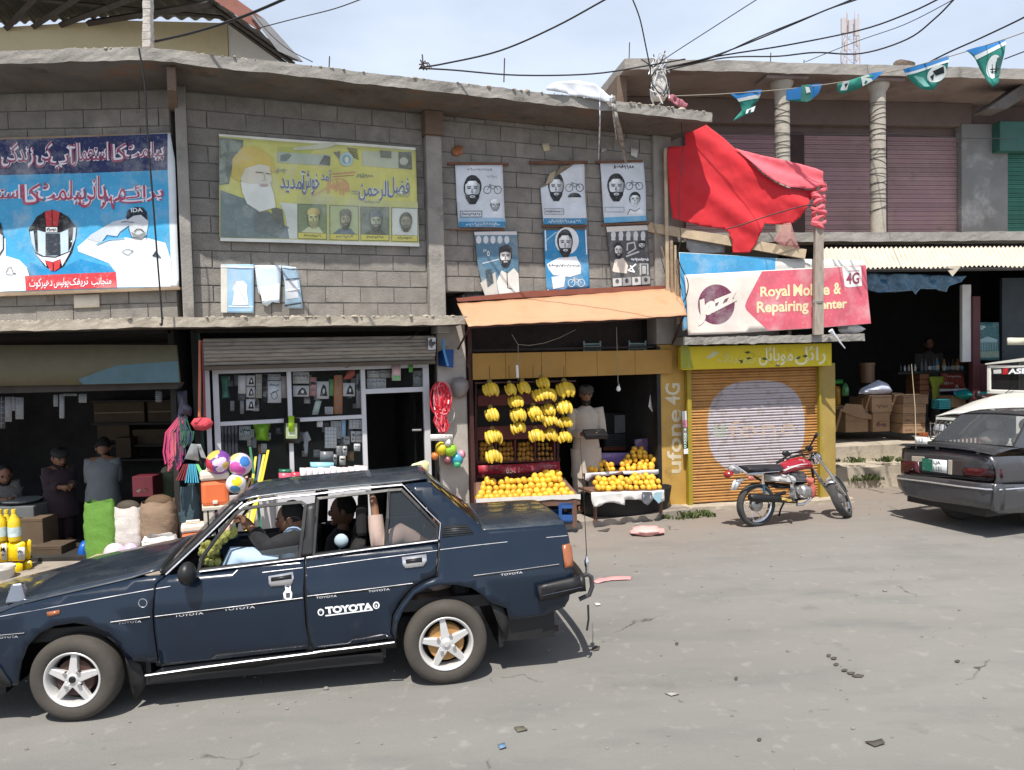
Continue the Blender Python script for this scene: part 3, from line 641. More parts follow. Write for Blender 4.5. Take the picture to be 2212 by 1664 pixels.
class Sheet:
 def __init__(s,F,o,cr,root,wave=None,eps=.003,step=.09):
  s.F,s.o,s.cr,s.root,s.eps,s.step=F,o,cr,root,eps,step;s.wave=wave or(lambda a,z:0);s.mb=None;s.fade=0
 def w(s,x,y):
  return s.F.sz(*s.cr(x,y),s.o)
 def lift(s,layer):
  return lambda a,z:s.F.P(a,z,s.o+s.wave(a,z)+layer*s.eps)
 def base(s,pts,c,m=None,name='sheet',step=None,solid=.003):
  b=MB();b.cdt([s.w(*p)for p in pts],s.lift(0),step or s.step,c=c);return part(name,b,m or ink,s.root,solid=solid)
 def fd(s,c):return tuple(a+(b_-a)*s.fade for a,b_ in zip(c,(.70,.71,.56)))
 def begin(s):s.mb=MB();return s
 def poly(s,pts,c,layer=1,step=None):
  q=[s.w(*p)for p in pts]
  s.mb.cdt(q,s.lift(layer),step or s.step,c=s.fd(c));return s
 def photo(s,cx,cy,w,h,seed=0):
  """tone the last portrait like a half-tone photograph: one cheek paler, printed grain"""
  c0=V3(s.F.P(*s.w(cx,cy),s.o));hw=abs(s.w(cx+w/2,cy)[0]-s.w(cx-w/2,cy)[0])/2 or .01;hh=abs(s.w(cx,cy-h/2)[1]-s.w(cx,cy+h/2)[1])/2 or .01
  for i in range(s.n0,len(s.mb.f)):
   p=sum((s.mb.v[j]for j in s.mb.f[i]),V3())/len(s.mb.f[i])-c0;a,z=p.dot(s.F.ex)/hw,p.z/hh
   k=1.05-.30*max(0,a+.1)**1.3-.18*max(0,-z-.2)+.10*max(0,z)*(a<.2)+.13*mnoise.noise(V3((a*2.6,z*2.6,seed)))+.10*mnoise.noise(V3((a*9,z*9,seed)));s.mb.c[i]=tuple(max(0,min(1,q*k))for q in s.mb.c[i])
  return s
 def line(s,pts,wd,c,layer=3,closed=False):
  for q in stroke(pts,wd,closed):s.mb.poly([s.lift(layer)(*s.w(*p))for p in q],c=s.fd(c))
  return s
 def text(s,body,quad,c,layer=3,off=0.0,urdu=False,res=3):
  if urdu:body=' '.join(reversed([shape(w_)for w_ in body.split(' ')]))
  vs,fs=glyphs(body,off,res);Q=[s.w(*p)for p in quad]
  def bil(u,v):
   top=(Q[0][0]+(Q[1][0]-Q[0][0])*u,Q[0][1]+(Q[1][1]-Q[0][1])*u);bot=(Q[3][0]+(Q[2][0]-Q[3][0])*u,Q[3][1]+(Q[2][1]-Q[3][1])*u)
   return bot[0]+(top[0]-bot[0])*v,bot[1]+(top[1]-bot[1])*v
  lf=s.lift(layer);s.mb.add([lf(*bil(u,v))for u,v in vs],fs,0,False,s.fd(c));return s
 def end(s,name,m=None):
  return part(name,s.mb,m or ink,s.root)
 def head(s,cx,cy,w,h,skin,hair,beard=None,cap=None,layer=2,tone=None):
  """a plain poster portrait: hair, face, beard, eyes, nose, mouth"""
  s.n0=len(s.mb.f);st0=s.step;s.step=max(.008,abs(s.w(cx+w/2,cy)[0]-s.w(cx-w/2,cy)[0])/11);r_=random.Random(int(cx*7+cy));cx+=r_.uniform(-.02,.02)*w;w*=r_.uniform(.92,1.08);hl=r_.uniform(-.06,.08)
  s.poly([(x+w*.02*sin(7*y/h*9),y+h*hl*.5*(y<cy-h*.3))for x,y in ell(cx,cy-h*.10,w*.54,h*.46,26)],hair,layer)
  s.poly([(cx-w*.44,cy-h*.18),(cx-w*.2,cy-h*.33),(cx+w*.2,cy-h*.33),(cx+w*.44,cy-h*.18),(cx+w*.42,cy+h*.16),(cx+w*.2,cy+h*.42),(cx-w*.2,cy+h*.42),(cx-w*.42,cy+h*.16)],skin,layer+1)
  dk=tuple(q*.62 for q in skin);s.poly([(cx+w*.2,cy-h*.33),(cx+w*.44,cy-h*.18),(cx+w*.42,cy+h*.16),(cx+w*.2,cy+h*.42),(cx+w*.12,cy+h*.1),(cx+w*.3,cy-h*.08)],dk,layer+1.5)
  s.poly([(cx-w*.3,cy-h*.3),(cx+w*.05,cy-h*.33),(cx+w*.12,cy-h*.2),(cx-w*.2,cy-h*.16)],tuple(min(1,q*1.15)for q in skin),layer+1.5)
  for k in(-1,1):s.poly(ell(cx+k*w*.2,cy-h*.07,w*.15,h*.05,10),dk,layer+1.7)
  s.poly([(cx,cy-h*.06),(cx+w*.09,cy+h*.1),(cx-w*.07,cy+h*.1)],dk,layer+1.7)
  if beard:
   s.poly([(cx-w*.46,cy+h*.02),(cx-w*.36,cy+h*.16),(cx-w*.2,cy+h*.17),(cx,cy+h*.14),(cx+w*.2,cy+h*.17),(cx+w*.36,cy+h*.16),(cx+w*.46,cy+h*.02),(cx+w*.40,cy+h*.3),(cx+w*.18,cy+h*.52),(cx-w*.18,cy+h*.52),(cx-w*.40,cy+h*.3)],beard,layer+2)
   s.poly(ell(cx,cy+h*.245,w*.17,h*.05,10),skin,layer+3)
  s.poly(ell(cx,cy+h*.25,w*.11,h*.018,8),hair,layer+4)
  for k in(-1,1):
   s.poly(ell(cx+k*w*.2,cy-h*.06,w*.1,h*.022,8),hair,layer+2);s.poly(rect(cx+k*w*.2-w*.13,cy-h*.135,cx+k*w*.2+w*.13,cy-h*.11),hair,layer+2)
  s.line([(cx-w*.02,cy-h*.03),(cx-w*.06,cy+h*.09),(cx+w*.03,cy+h*.1)],w*.035,tone or hair,layer+2)
  if cap:s.poly([(cx-w*.55,cy-h*.2),(cx-w*.5,cy-h*.48),(cx-w*.2,cy-h*.6),(cx+w*.25,cy-h*.6),(cx+w*.52,cy-h*.46),(cx+w*.55,cy-h*.2),(cx,cy-h*.27)],cap,layer+3)
  s.step=st0;return s.photo(cx,cy,w,h,r_.random()*9)
 def bike(s,cx,cy,r,c,layer=2):
  for k in(-1,1):s.line(ell(cx+k*r*1.45,cy,r,r*1.05,14),r*.17,c,layer,True)
  s.line([(cx-r*1.45,cy),(cx-r*.7,cy-r*1.2),(cx+r*.9,cy-r*1.0),(cx+r*1.45,cy)],r*.14,c,layer)
  s.line([(cx-r*.7,cy-r*1.2),(cx,cy-r*.1),(cx+r*.9,cy-r*1.0)],r*.12,c,layer);s.line([(cx-r*1.0,cy-r*1.45),(cx-r*.4,cy-r*1.5)],r*.14,c,layer);return s
def scribble(S_,x0,y0,x1,y1,c,n,seed,layer=2,wd=None):
 """a line of small unreadable print"""
 r=random.Random(seed);h=y1-y0;x=x0;wd=wd or h*.2
 for i in range(n):
  t=(i+.5)/n;xx=x0+(x1-x0)*t;ww=(x1-x0)/n*r.uniform(.5,.95)
  S_.line([(xx-ww/2,y0+h*r.uniform(.2,.9)),(xx-ww*.1,y0+h*r.uniform(.0,.5)),(xx+ww/2,y0+h*r.uniform(.4,1))],wd,c,layer)
W_,BK=S(232,236,240),S(28,30,34)
# ---- the blue road safety banner
wv=lambda a,z:.006*sin(3.1*a+1.7*z)+.004*sin(7.3*z+2.1*a)
HB=thing('road_safety_banner','large blue and navy banner with a motorcycle helmet and saluting officer','banner',LF.P(-1.3,2.75,.05))
sh=Sheet(LF,.06,F4,HB,wv)
NAVY,BLUE=S(38,46,92),S(70,165,212)
bb=MB()
for pts in([(-620,1650),(1780,1575),(1780,1600),(-620,1690)],):bb.prism([LF.hit(*F4(*p),.09)for p in pts],LF.en*-.06)
part('wooden_batten',bb,wood,HB)
bb=MB();bb.prism([LF.hit(*F4(*p),.06)for p in[(-620,118),(1690,45),(1690,62),(-620,140)]],LF.en*-.05);part('wooden_batten',bb,wood,HB)
sh.base([(-620,140),(0,120),(1000,85),(1690,52),(1735,320),(1752,900),(1770,1575),(800,1605),(-620,1650)],S(215,222,228))
sh.begin().poly([(-620,140),(0,120),(1000,85),(1665,58),(1662,418),(800,448),(-620,490)],NAVY,1);sh.end('navy_band')
sh.begin().poly([(-620,490),(800,448),(1662,418),(1680,1000),(1692,1572),(800,1602),(-620,1645)],BLUE,1).poly([(300,1330),(560,1420),(800,1300),(1100,1380),(1130,1440),(300,1470)],S(40,140,196),2);sh.end('blue_ground')
sh.begin()
RED_,LAV=S(176,70,96),S(236,226,236)
for wd_,q in[('ہیلمٹ',(1225,140,1640,335)),('کا',(1098,150,1262,340)),('استعمال',(690,140,1085,380)),('آپ',(480,165,755,432)),('کی',(350,128,522,395)),('زندگی',(10,130,345,402)),('کا',(-200,150,-40,400)),
   ('برائے',(1185,560,1622,745)),('مہر',(1000,600,1245,815)),('بانی',(790,470,1045,790)),('ہیلمٹ',(370,520,850,770)),('کا',(228,550,412,765)),('استعمال',(-330,565,225,750))]:
 dy=-(q[0]+q[2]-1800)/2*.0;Q=[(q[0],q[1]+12),(q[2],q[1]-2),(q[2],q[3]-8),(q[0],q[3]+6)]
 sh.text(wd_,Q,LAV,3,.06,True);sh.text(wd_,Q,RED_ if q[1]>460 else S(150,62,98),4,.0,True)
sh.end('lettering')
sh.begin()
SHELL=[(320,960),(370,880),(450,830),(525,812),(600,835),(680,880),(735,960),(765,985),(765,1040),(720,1230),(640,1370),(575,1415),(520,1420),(440,1360),(360,1250),(310,1110),(288,1010),(300,985)]
sh.poly(SHELL,BK,2);sh.poly([(452,835),(520,812),(598,835),(580,975),(465,975)],S(205,62,66),3);sh.line([(523,815),(524,975)],7,BK,4)
sh.poly([(300,1030),(365,1012),(470,1040),(600,1040),(690,1000),(758,985),(748,1100),(700,1220),(560,1275),(440,1270),(360,1230),(318,1130)],S(186,205,220),3)
sh.poly([(458,1045),(600,1045),(608,1262),(460,1266)],S(50,56,66),4);sh.poly([(340,1020),(375,1012),(385,1235),(362,1225)],BK,4);sh.poly([(682,1005),(730,990),(715,1170),(684,1225)],BK,4)
sh.poly([(360,1250),(430,1282),(560,1290),(700,1230),(625,1370),(605,1300),(530,1330),(455,1312),(470,1375)],S(228,230,236),3);sh.poly([(455,1312),(530,1336),(610,1302),(600,1390),(560,1417),(510,1415)],S(205,62,66),4)
sh.line([(538,1340),(540,1412)],9,BK,5);sh.poly(rect(462,985,574,1034),S(210,212,216),4);scribble(sh,470,993,566,1028,BK,6,3,5)
sh.poly(ell(715,1125,8,8,8),W_,5)
sh.end('helmet_picture')
sh.begin()
WH=S(238,242,246);GR=S(196,205,214)
sh.poly([(770,1180),(860,1100),(1000,1140),(1240,1085),(1330,1100),(1450,1088),(1640,1140),(1690,1300),(1692,1570),(1165,1580),(1150,1430),(1080,1340),(900,1270),(780,1225)],WH,2)
sh.poly([(860,1100),(900,1060),(1120,930),(1270,895),(1290,960),(1190,1030),(1160,1075),(1060,1060),(1000,1140)],GR,3)
sh.poly([(1275,900),(1300,850),(1460,850),(1475,940),(1452,1060),(1400,1110),(1320,1095),(1290,1040)],S(205,210,214),3)
sh.poly([(1300,1030),(1370,1062),(1445,1030),(1440,1075),(1400,1105),(1330,1095)],S(140,145,150),4);sh.line([(1335,1030),(1360,1005),(1400,1005),(1428,1030)],8,BK,5)
sh.poly([(1252,890),(1268,820),(1340,785),(1420,790),(1458,840),(1468,920),(1400,862),(1330,870),(1265,910)],S(30,40,54),4);sh.text('IDA',[(1300,795),(1415,795),(1420,835),(1305,838)],W_,5,.02)
sh.line([(1205,937),(1240,930),(1330,938)],5,BK,5);sh.line([(1275,1000),(1310,1085),(1390,1092)],5,BK,4);sh.line([(1452,1105),(1455,1060)],5,BK,5)
sh.line([(1210,1225),(1260,1200),(1320,1220),(1270,1262),(1215,1235)],6,S(70,80,90),4);sh.poly([(1545,1215),(1600,1290),(1505,1270)],S(52,70,84),4)
sh.line([(960,1155),(1080,1105),(1230,1095)],14,S(120,180,210),4)
sh.end('officer_picture')
sh.begin()
sh.poly([(-200,1080),(60,1095),(62,1268),(200,1310),(280,1390),(302,1462),(258,1475),(262,1612),(-200,1630)],WH,2)
sh.poly([(-180,960),(-60,900),(10,950),(42,1080),(40,1200),(-20,1262),(-180,1250)],S(205,210,214),3);sh.poly([(-180,970),(-60,890),(15,948),(40,1070),(-30,1020),(-180,1030)],BK,4)
sh.line([(40,1070),(42,1200),(5,1262)],10,BK,4);sh.line([(65,1440),(90,1390),(120,1380),(140,1440),(170,1440),(120,1460),(70,1450)],6,S(60,66,74),4);sh.line([(280,1390),(304,1460)],6,BK,4)
sh.end('man_picture')
sh.begin().poly([(255,1468),(1150,1428),(1165,1582),(262,1613)],S(205,66,72),3)
for wd_,q in(('منجانب',(915,1480,1110,1572)),('ٹریفک',(700,1480,885,1578)),('پولیس',(545,1488,690,1592)),('دھیرکوٹ',(300,1492,530,1596))):sh.text(wd_,[(q[0],q[1]+4),(q[2],q[1]-4),(q[2],q[3]-4),(q[0],q[3]+4)],W_,4,.012,True)
sh.end('red_caption')
pp=thing('paper_notice','blank cream paper stuck below the blue road safety banner','notice',LF.hit(*C1(450,1600),.02))
Sheet(LF,.02,C1,pp,eps=.002).base([(384,1535),(516,1530),(518,1598),(385,1603)],S(214,206,190))
# ---- the yellow welcome banner
wv2=lambda a,z:.012*sin(2.3*a+3.0*z)+.006*sin(6*a-4*z)
YB=thing('welcome_banner','faded yellow green welcome banner with an old bearded man and four small portraits','banner',MF.hit(*C2(650,1130),.05))
sh=Sheet(MF,.05,C2,YB,wv2,step=.08);sh.fade=.22
sh.base([(105,520),(450,548),(740,570),(1195,598),(1200,830),(1208,1000),(1217,1145),(700,1130),(108,1098)],S(206,204,122))
sh.begin().poly([(112,1098),(1217,1128),(1218,1146),(112,1116)],S(226,226,222),1).poly([(105,520),(450,548),(1195,598),(1195,612),(450,562),(105,532)],S(225,225,215),1)
sh.poly([(540,860),(1205,900),(1215,1128),(500,1108)],S(190,192,110),1);sh.poly([(430,590),(640,600),(560,690),(430,660)],S(170,178,40),1);sh.end('printed_ground')
sh.begin()
sh.poly([(106,540),(240,555),(235,620),(190,640),(160,800),(106,806)],S(44,66,72),2)
for q in([(112,560),(135,552),(150,620),(116,640)],[(165,555),(235,570),(225,620),(160,622)],[(108,655),(142,650),(140,715),(110,722)],[(108,745),(142,735),(158,795),(108,802)]):sh.poly(q,S(96,116,104),3)
sh.poly([(112,835),(240,880),(330,960),(430,1010),(492,1040),(495,1104),(112,1096)],S(58,92,106),2);sh.poly([(300,960),(380,950),(470,1040),(440,1100),(300,1060)],S(40,66,80),3)
sh.poly([(395,925),(455,940),(470,1040),(405,1000)],S(44,52,48),4);sh.poly([(440,900),(540,910),(538,1104),(495,1104),(470,960)],S(206,214,206),2);sh.poly([(180,660),(240,590),(330,600),(400,650),(420,740),(330,690),(260,720),(220,790),(175,760)],S(206,178,48),3)
sh.poly([(225,770),(250,715),(330,690),(385,700),(400,780),(370,830),(300,830),(240,820)],S(214,208,190),4)
sh.poly([(225,790),(270,800),(330,800),(390,800),(410,860),(420,930),(330,955),(260,910),(235,850)],S(226,230,226),5)
sh.poly(ell(355,808,26,9,10),S(150,110,100),6);sh.line([(310,735),(350,738)],6,S(80,70,50),6);sh.line([(365,740),(390,745)],6,S(80,70,50),6);sh.line([(355,745),(362,778),(348,782)],4,S(150,130,110),6)
sh.end('portrait')
sh.begin()
sh.poly([(430,620),(725,640),(722,700),(432,680)],S(160,176,160),2);sh.poly([(445,640),(490,630),(510,640),(480,672),(446,672)],S(64,92,92),3);sh.poly([(660,690),(690,640),(722,650),(720,698)],S(40,52,56),3)
sh.poly([(898,620),(1172,622),(1174,722),(900,700)],S(176,184,160),2);sh.poly([(1100,622),(1172,622),(1174,722),(1100,712)],S(60,66,60),3);sh.poly([(995,615),(1060,618),(1060,660),(1000,655)],S(84,92,84),3);sh.poly(ell(1128,675,24,22,12),S(176,180,166),4)
sh.poly([(515,598),(690,575),(752,568),(748,588),(690,606),(520,612)],S(190,194,170),4)
for k in range(6):sh.line([(815+k*5,602+k*9),(868+k*2,610+k*11)],5,BK,3)
sh.poly([(738,625),(775,620),(775,670)],S(80,84,60),3);sh.poly(ell(810,665,38,38,20),S(160,198,204),4);sh.poly(ell(810,665,24,24,16),S(96,150,168),5);sh.poly(ell(812,668,12,18,12),S(206,214,200),6)
sh.end('print_photos')
sh.begin();IND=S(44,70,138)
for wd_,q in(('خوش',(565,725,662,862)),('آمدید',(445,722,585,850)),('آمد',(672,722,728,782)),('فضل',(1040,765,1160,880)),('الرحمن',(880,780,1045,895))):
 Q=[(q[0],q[1]-4),(q[2],q[1]+4),(q[2],q[3]+4),(q[0],q[3]-4)];sh.text(wd_,Q,S(226,232,222),2,.05,True);sh.text(wd_,Q,IND,3,.012,True)
sh.text('مولانا',[(1088,835),(1162,840),(1160,882),(1086,878)],S(110,130,150),4,.0,False);scribble(sh,420,710,480,740,S(130,140,110),6,5);scribble(sh,870,740,960,770,S(120,130,100),6,6);scribble(sh,905,892,1000,910,S(110,124,120),8,7)
sh.line([(735,745),(860,735)],8,S(196,122,84),2);sh.line([(735,760),(850,752)],5,S(176,90,70),2);scribble(sh,705,775,830,860,S(206,140,92),8,8,2,8);sh.line(ell(768,800,50,30,12),7,S(210,146,96),2,True);sh.line([(620,870),(740,800)],6,S(206,150,100),2)
for y in(840,852):sh.line([(840,y),(874,y+2)],4,S(110,130,160),2)
sh.end('lettering')
for i,(x0,y0,x1,y1,bgc,sk,cp)in enumerate(((540,908,702,1105,S(96,122,76),S(206,210,140),S(190,170,90)),(718,915,880,1110,S(172,186,130),S(150,150,110),S(60,62,50)),(890,923,1048,1113,S(84,100,88),S(176,184,150),S(60,84,100)),(1060,930,1207,1118,S(206,214,206),S(130,128,108),None))):
 sh.begin().poly([(x0,y0),(x1,y0+6),(x1+2,y1+4),(x0+2,y1)],S(60,62,40),2);sh.poly([(x0+4,y0+4),(x1-4,y0+10),(x1-2,y1-32),(x0+5,y1-36)],bgc,3)
 sh.poly([(x0+4,y1-34),(x1-2,y1-30),(x1-2,y1),(x0+4,y1-3)],S(206,196,60),3);scribble(sh,x0+35,y1-27,x1-30,y1-10,BK,7,i,4)
 cx=(x0+x1)/2+8;sh.poly([(x0+20,y1-36),(cx-30,y0+130),(cx+30,y0+130),(x1-18,y1-32)],(S(200,204,160),S(60,92,110),S(34,40,40),S(200,205,200))[i],4)
 sh.head(cx,y0+85,62,100,sk,BK,BK if i else S(150,150,96),cp,5);sh.end('small_portrait')
# ---- election posters on the wall above the fruit shop
def poster(pts,base,label,group,o=.03,name='poster',amp=.008,seed=0):
 xs_=[p[0]for p in pts];ys_=[p[1]for p in pts];r=random.Random(seed);ph=r.uniform(0,6)
 t=thing(name,label,'poster',MF.hit(*C3((min(xs_)+max(xs_))/2,max(ys_)),o),group)
 s=Sheet(MF,o,C3,t,lambda a,z:amp*sin(5*a+ph)+amp*.6*sin(7*z+ph),eps=.0022,step=.06);s.base(pts,base);return t,s
PG='posters pasted above the orange awning'
PW,PB,PK=S(214,220,228),S(58,132,176),S(44,46,50)
def bars(t,*rows):
 for x0,y0,x1,y1,h in rows:
  b=MB();b.prism([MF.hit(*C3(*p),.05)for p in((x0,y0),(x1,y1),(x1,y1+h),(x0,y0+h))],MF.en*-.03);part('wooden_batten',b,mat('reddish_batten',(.16,.075,.045),.8,var=.3),t)
t,s=poster([(225,545),(525,545),(535,740),(545,945),(248,942),(235,750)],PW,'white poster of a bearded man and a bicycle, nearest the concrete post, top row',PG,seed=1)
bars(t,(180,525,568,530,16),(200,954,545,957,8))
s.begin().head(335,705,108,175,S(222,228,232),PK,PK);s.end('portrait');s.begin().bike(463,705,23,PK);s.end('bicycle_picture');s.begin().head(480,805,55,68,S(205,210,214),PK,S(150,152,156),W_);s.poly([(455,860),(480,840),(510,860)],S(230,232,236),2);s.end('portrait')
s.begin().poly([(252,880),(544,884),(545,912),(250,910)],S(150,188,216),1);s.poly([(248,908),(545,908),(545,943),(248,941)],PB,2);scribble(s,290,914,510,938,S(190,214,232),12,1,3);s.line(rect(258,840,395,878),4,PK,2,True);scribble(s,268,850,388,870,PK,9,2);scribble(s,300,565,460,585,S(130,134,140),9,3);scribble(s,420,610,490,632,S(180,184,190),6,4);s.end('lettering')
t,s=poster([(985,536),(1050,533),(1058,740),(1068,925),(790,925),(772,695),(830,640),(905,560)],PW,'white poster of a bearded man and a bicycle with its upper corner folded over',PG,seed=2)
bars(t,(705,520,1075,518,18),(785,932,1070,930,10))
s.begin().head(872,690,100,165,S(222,228,232),PK,PK);s.end('portrait');s.begin().bike(990,690,23,PK);s.end('bicycle_picture');s.begin().poly(ell(990,752,43,30,14,0,pi,2*pi),PK,2);s.poly([(960,752),(1020,752),(1015,780),(965,780)],S(214,218,222),3);s.end('portrait')
s.begin().poly([(790,885),(1066,885),(1068,925),(790,925)],PB,1);scribble(s,820,895,1030,918,S(190,214,232),12,5,2);s.line(rect(798,825,920,860),4,S(120,126,136),2,True);scribble(s,805,832,915,852,PK,8,6);s.end('lettering')
s.begin().poly([(990,536),(905,555),(780,690),(840,660),(865,620),(930,580)],S(120,104,84),4);s.poly([(830,600),(868,580),(850,650),(800,670)],S(168,154,132),6);s.end('folded_corner')
t,s=poster([(1153,530),(1430,527),(1442,700),(1448,902),(1180,916),(1165,720)],PW,'white poster of a bearded man, bicycle and younger man, beside the right post',PG,seed=3)
bars(t,(1130,520,1425,512,12),(1168,922,1470,912,10))
s.begin().head(1258,690,105,170,S(222,228,232),PK,PK);s.end('portrait');s.begin().bike(1370,680,22,PK);s.end('bicycle_picture');s.begin().head(1375,768,62,90,S(222,228,232),PK);s.poly([(1328,860),(1345,825),(1375,838),(1405,820),(1440,855)],W_,2);s.line([(1330,860),(1345,828),(1378,842),(1405,822)],4,PK,3);s.end('portrait')
s.begin().poly([(1176,880),(1447,868),(1448,902),(1180,916)],S(110,176,214),1);s.line(rect(1186,815,1308,845),4,S(150,166,184),2,True);scribble(s,1240,545,1370,570,PK,8,8);s.end('lettering')
t,s=poster([(345,972),(620,968),(632,1180),(640,1370),(505,1385),(420,1415),(370,1200)],S(104,132,150),'faded blue grey poster of a man in a cap with a curling torn lower edge',PG,seed=4,amp=.014)
s.begin().poly([(345,975),(618,970),(620,992),(347,996)],S(206,204,204),1)
for k in range(5):s.poly(ell(372+k*45,1025,17,26,10),S(206,208,210),2)
s.poly([(355,1050),(620,1042),(630,1200),(480,1260),(365,1160)],S(86,122,146),1);s.head(545,1135,80,125,S(214,214,212),PK,PK,S(60,60,64));s.poly([(490,1290),(520,1220),(560,1240),(600,1205),(632,1240),(638,1366),(505,1380)],S(220,218,212),2);s.poly([(385,1300),(480,1230),(500,1385),(425,1410)],S(190,186,178),2);s.poly([(415,1220),(455,1210),(470,1300),(430,1330)],S(70,84,92),3)
s.line([(555,1230),(560,1330),(590,1340)],5,PK,3);s.line([(400,1175),(500,1150)],7,S(190,200,206),2);s.text('٣٥',[(400,1080),(440,1078),(442,1130),(402,1132)],S(214,220,224),2,.02);s.end('portrait')
t,s=poster([(790,964),(1070,960),(1080,1150),(1086,1340),(808,1352),(798,1150)],S(52,136,186),'bright blue poster of a bearded man in a white shirt',PG,seed=5)
s.begin().line([(800,966),(818,1350)],8,W_,1);s.line([(1062,962),(1078,1340)],8,W_,1);s.poly([(808,1180),(880,1140),(1000,1130),(1030,1190),(1028,1240),(960,1262),(850,1250),(818,1210)],W_,2);s.poly(ell(940,1030,78,88,18),S(226,230,232),2);s.head(928,1050,100,165,S(226,228,230),PK,PK,None,3)
scribble(s,820,1180,1028,1200,PK,20,9,3,3);s.poly([(838,1262),(930,1252),(920,1325),(850,1340)],W_,2);s.bike(1000,1300,22,W_,2);s.line([(805,1030),(870,975)],8,S(150,200,226),1);s.end('portrait')
t,s=poster([(1190,942),(1455,930),(1470,1130),(1478,1310),(1228,1332),(1210,1100)],S(88,88,90),'charcoal poster crowded with small white faces and figures',PG,seed=6)
s.begin().poly([(1190,942),(1455,930),(1458,962),(1195,975)],S(214,208,200),1)
for k in range(5):s.poly(ell(1235+k*48,995,16,27,10),S(206,208,210),2);s.poly(rect(1222+k*48,1015,1248+k*48,1028),S(206,208,210),2)
s.head(1268,1095,58,100,S(216,214,210),PK,PK);s.poly([(1228,1220),(1245,1150),(1300,1140),(1330,1190),(1320,1240),(1235,1230)],S(218,208,196),2);s.head(1420,1060,46,54,S(214,212,210),PK,PK,PK);s.line([(1325,1090),(1325,1050),(1370,1040),(1380,1080),(1330,1110)],9,S(206,206,208),2);s.line([(1320,1130),(1400,1100)],10,S(214,214,214),2)
scribble(s,1350,1140,1465,1160,W_,9,10,2,8);s.line([(1345,1190),(1370,1230),(1330,1220),(1380,1180)],9,W_,2);s.poly(rect(1405,1175,1462,1250),S(170,172,174),2);s.line(rect(1418,1185,1450,1245),7,PK,3,True)
for k in range(4):s.poly([(1230+k*62,1272-k*4),(1286+k*62,1268-k*4),(1288+k*62,1318-k*4),(1232+k*62,1324-k*4)],S(196,196,194)if k%2==0 else S(150,150,150),2);s.poly(ell(1258+k*62,1290-k*4,12,15,8),PK if k%2 else S(90,90,92),3)
s.end('portrait')
# ---- sun-bleached torn posters and loose scraps
TG='bleached torn posters in a row'
for pts,lab,kind in(([(115,1245),(298,1245),(298,1515),(115,1513)],'bleached blue poster with a blank white head, first of the torn row',0),([(303,1250),(450,1250),(446,1360),(440,1460),(400,1455),(370,1480),(345,1465),(338,1420),(322,1400)],'bleached pale poster torn ragged at its bottom, middle of the torn row',1),([(455,1250),(548,1255),(556,1360),(572,1490),(470,1488),(468,1350)],'crumpled grey blue poster curling off the wall, last of the torn row',2)):
 t=thing('torn_poster',lab,'poster',MF.hit(*C2((pts[0][0]+pts[1][0])/2,1515),.03),TG);amp=(.004,.01,.03)[kind]
 s=Sheet(MF,.03+.02*(kind==2),C2,t,lambda a,z,amp=amp:amp*sin(11*a)+amp*sin(9*z),eps=.003,step=.05);s.base(pts,(S(150,190,220),S(198,214,228),S(146,172,192))[kind])
 s.begin()
 if kind==0:s.poly([(115,1245),(150,1247),(150,1512),(117,1512)],S(214,208,196),1);s.poly([(178,1470),(190,1400),(180,1380),(200,1340),(240,1335),(262,1360),(260,1400),(268,1470)],S(232,236,240),2);s.line([(160,1478),(290,1480)],8,S(220,230,238),1);s.line([(190,1340),(270,1478)],3,S(170,180,190),3)
 elif kind==1:s.poly([(330,1370),(440,1350),(438,1440),(345,1450)],S(236,234,230),1)
 else:s.poly([(470,1330),(540,1320),(545,1430),(480,1440)],S(196,200,206),1);s.line([(475,1330),(550,1320)],7,S(70,84,100),2);s.line([(470,1475),(560,1460)],9,S(60,62,66),2);s.line([(480,1390),(550,1380)],8,S(228,230,232),2)
 s.line([(pts[0][0]+3,1258),(pts[1][0]-3,1262)],9,S(222,230,236),2);s.end('print')
for pts,c,lab in(([(205,440),(240,418),(272,425),(275,470),(245,490),(210,480)],S(150,92,56),'orange paper scrap left on the blocks above the first poster'),([(780,408),(828,402),(834,450),(795,458)],S(196,184,156),'cream paper scrap on the blocks above the folded poster'),([(1155,436),(1192,424),(1197,452),(1160,468)],S(150,148,146),'grey printed scrap on the blocks beside the hanging strip'),([(1352,432),(1396,448),(1388,500),(1350,482)],S(206,204,196),'white paper scrap pinned on the blocks near the right post')):
 t=thing('paper_scrap',lab,'paper scrap',MF.hit(*C3(*pts[2]),.02),'paper scraps on the block wall');Sheet(MF,.022,C3,t,lambda a,z:.008*sin(20*a)).base(pts,c)
# ---- banners over the kiosk
JB=thing('backing_banner','blue and white banner mostly hidden behind the pink phone shop banner','banner',JF.hit(1675,720,.36))
s=Sheet(JF,.36,VV,JB,lambda a,z:.01*sin(4*a));s.base([(1467,545),(1675,558),(1868,563),(1868,640),(1675,660),(1475,715)],S(206,206,200));s.begin().poly([(1468,546),(1676,558),(1672,650),(1476,712)],S(72,156,204),1);s.end('blue_panel')
PBN=thing('phone_shop_banner','pink and cream phone repair shop banner with round purple logo','banner',JF.hit(1675,715,.4))
s=Sheet(JF,.42,F5,PBN,lambda a,z:.012*sin(3.2*a+2*z)+.008*sin(8*a-5*z),step=.08)
CRM,PNK,PUR=S(226,214,204),S(206,96,112),S(112,52,78)
s.base([(50,122),(600,92),(1300,52),(2048,15),(2075,350),(2105,660),(1500,712),(960,745),(500,775),(95,787),(80,470)],CRM)
s.begin().poly([(905,82),(1500,50),(2048,17),(2104,658),(1500,708),(965,738),(730,510),(714,465),(735,400)],PNK,1);s.end('pink_field')
s.begin().poly(ell(400,448,198,222,36),PUR,1)
rr=random.Random(5)
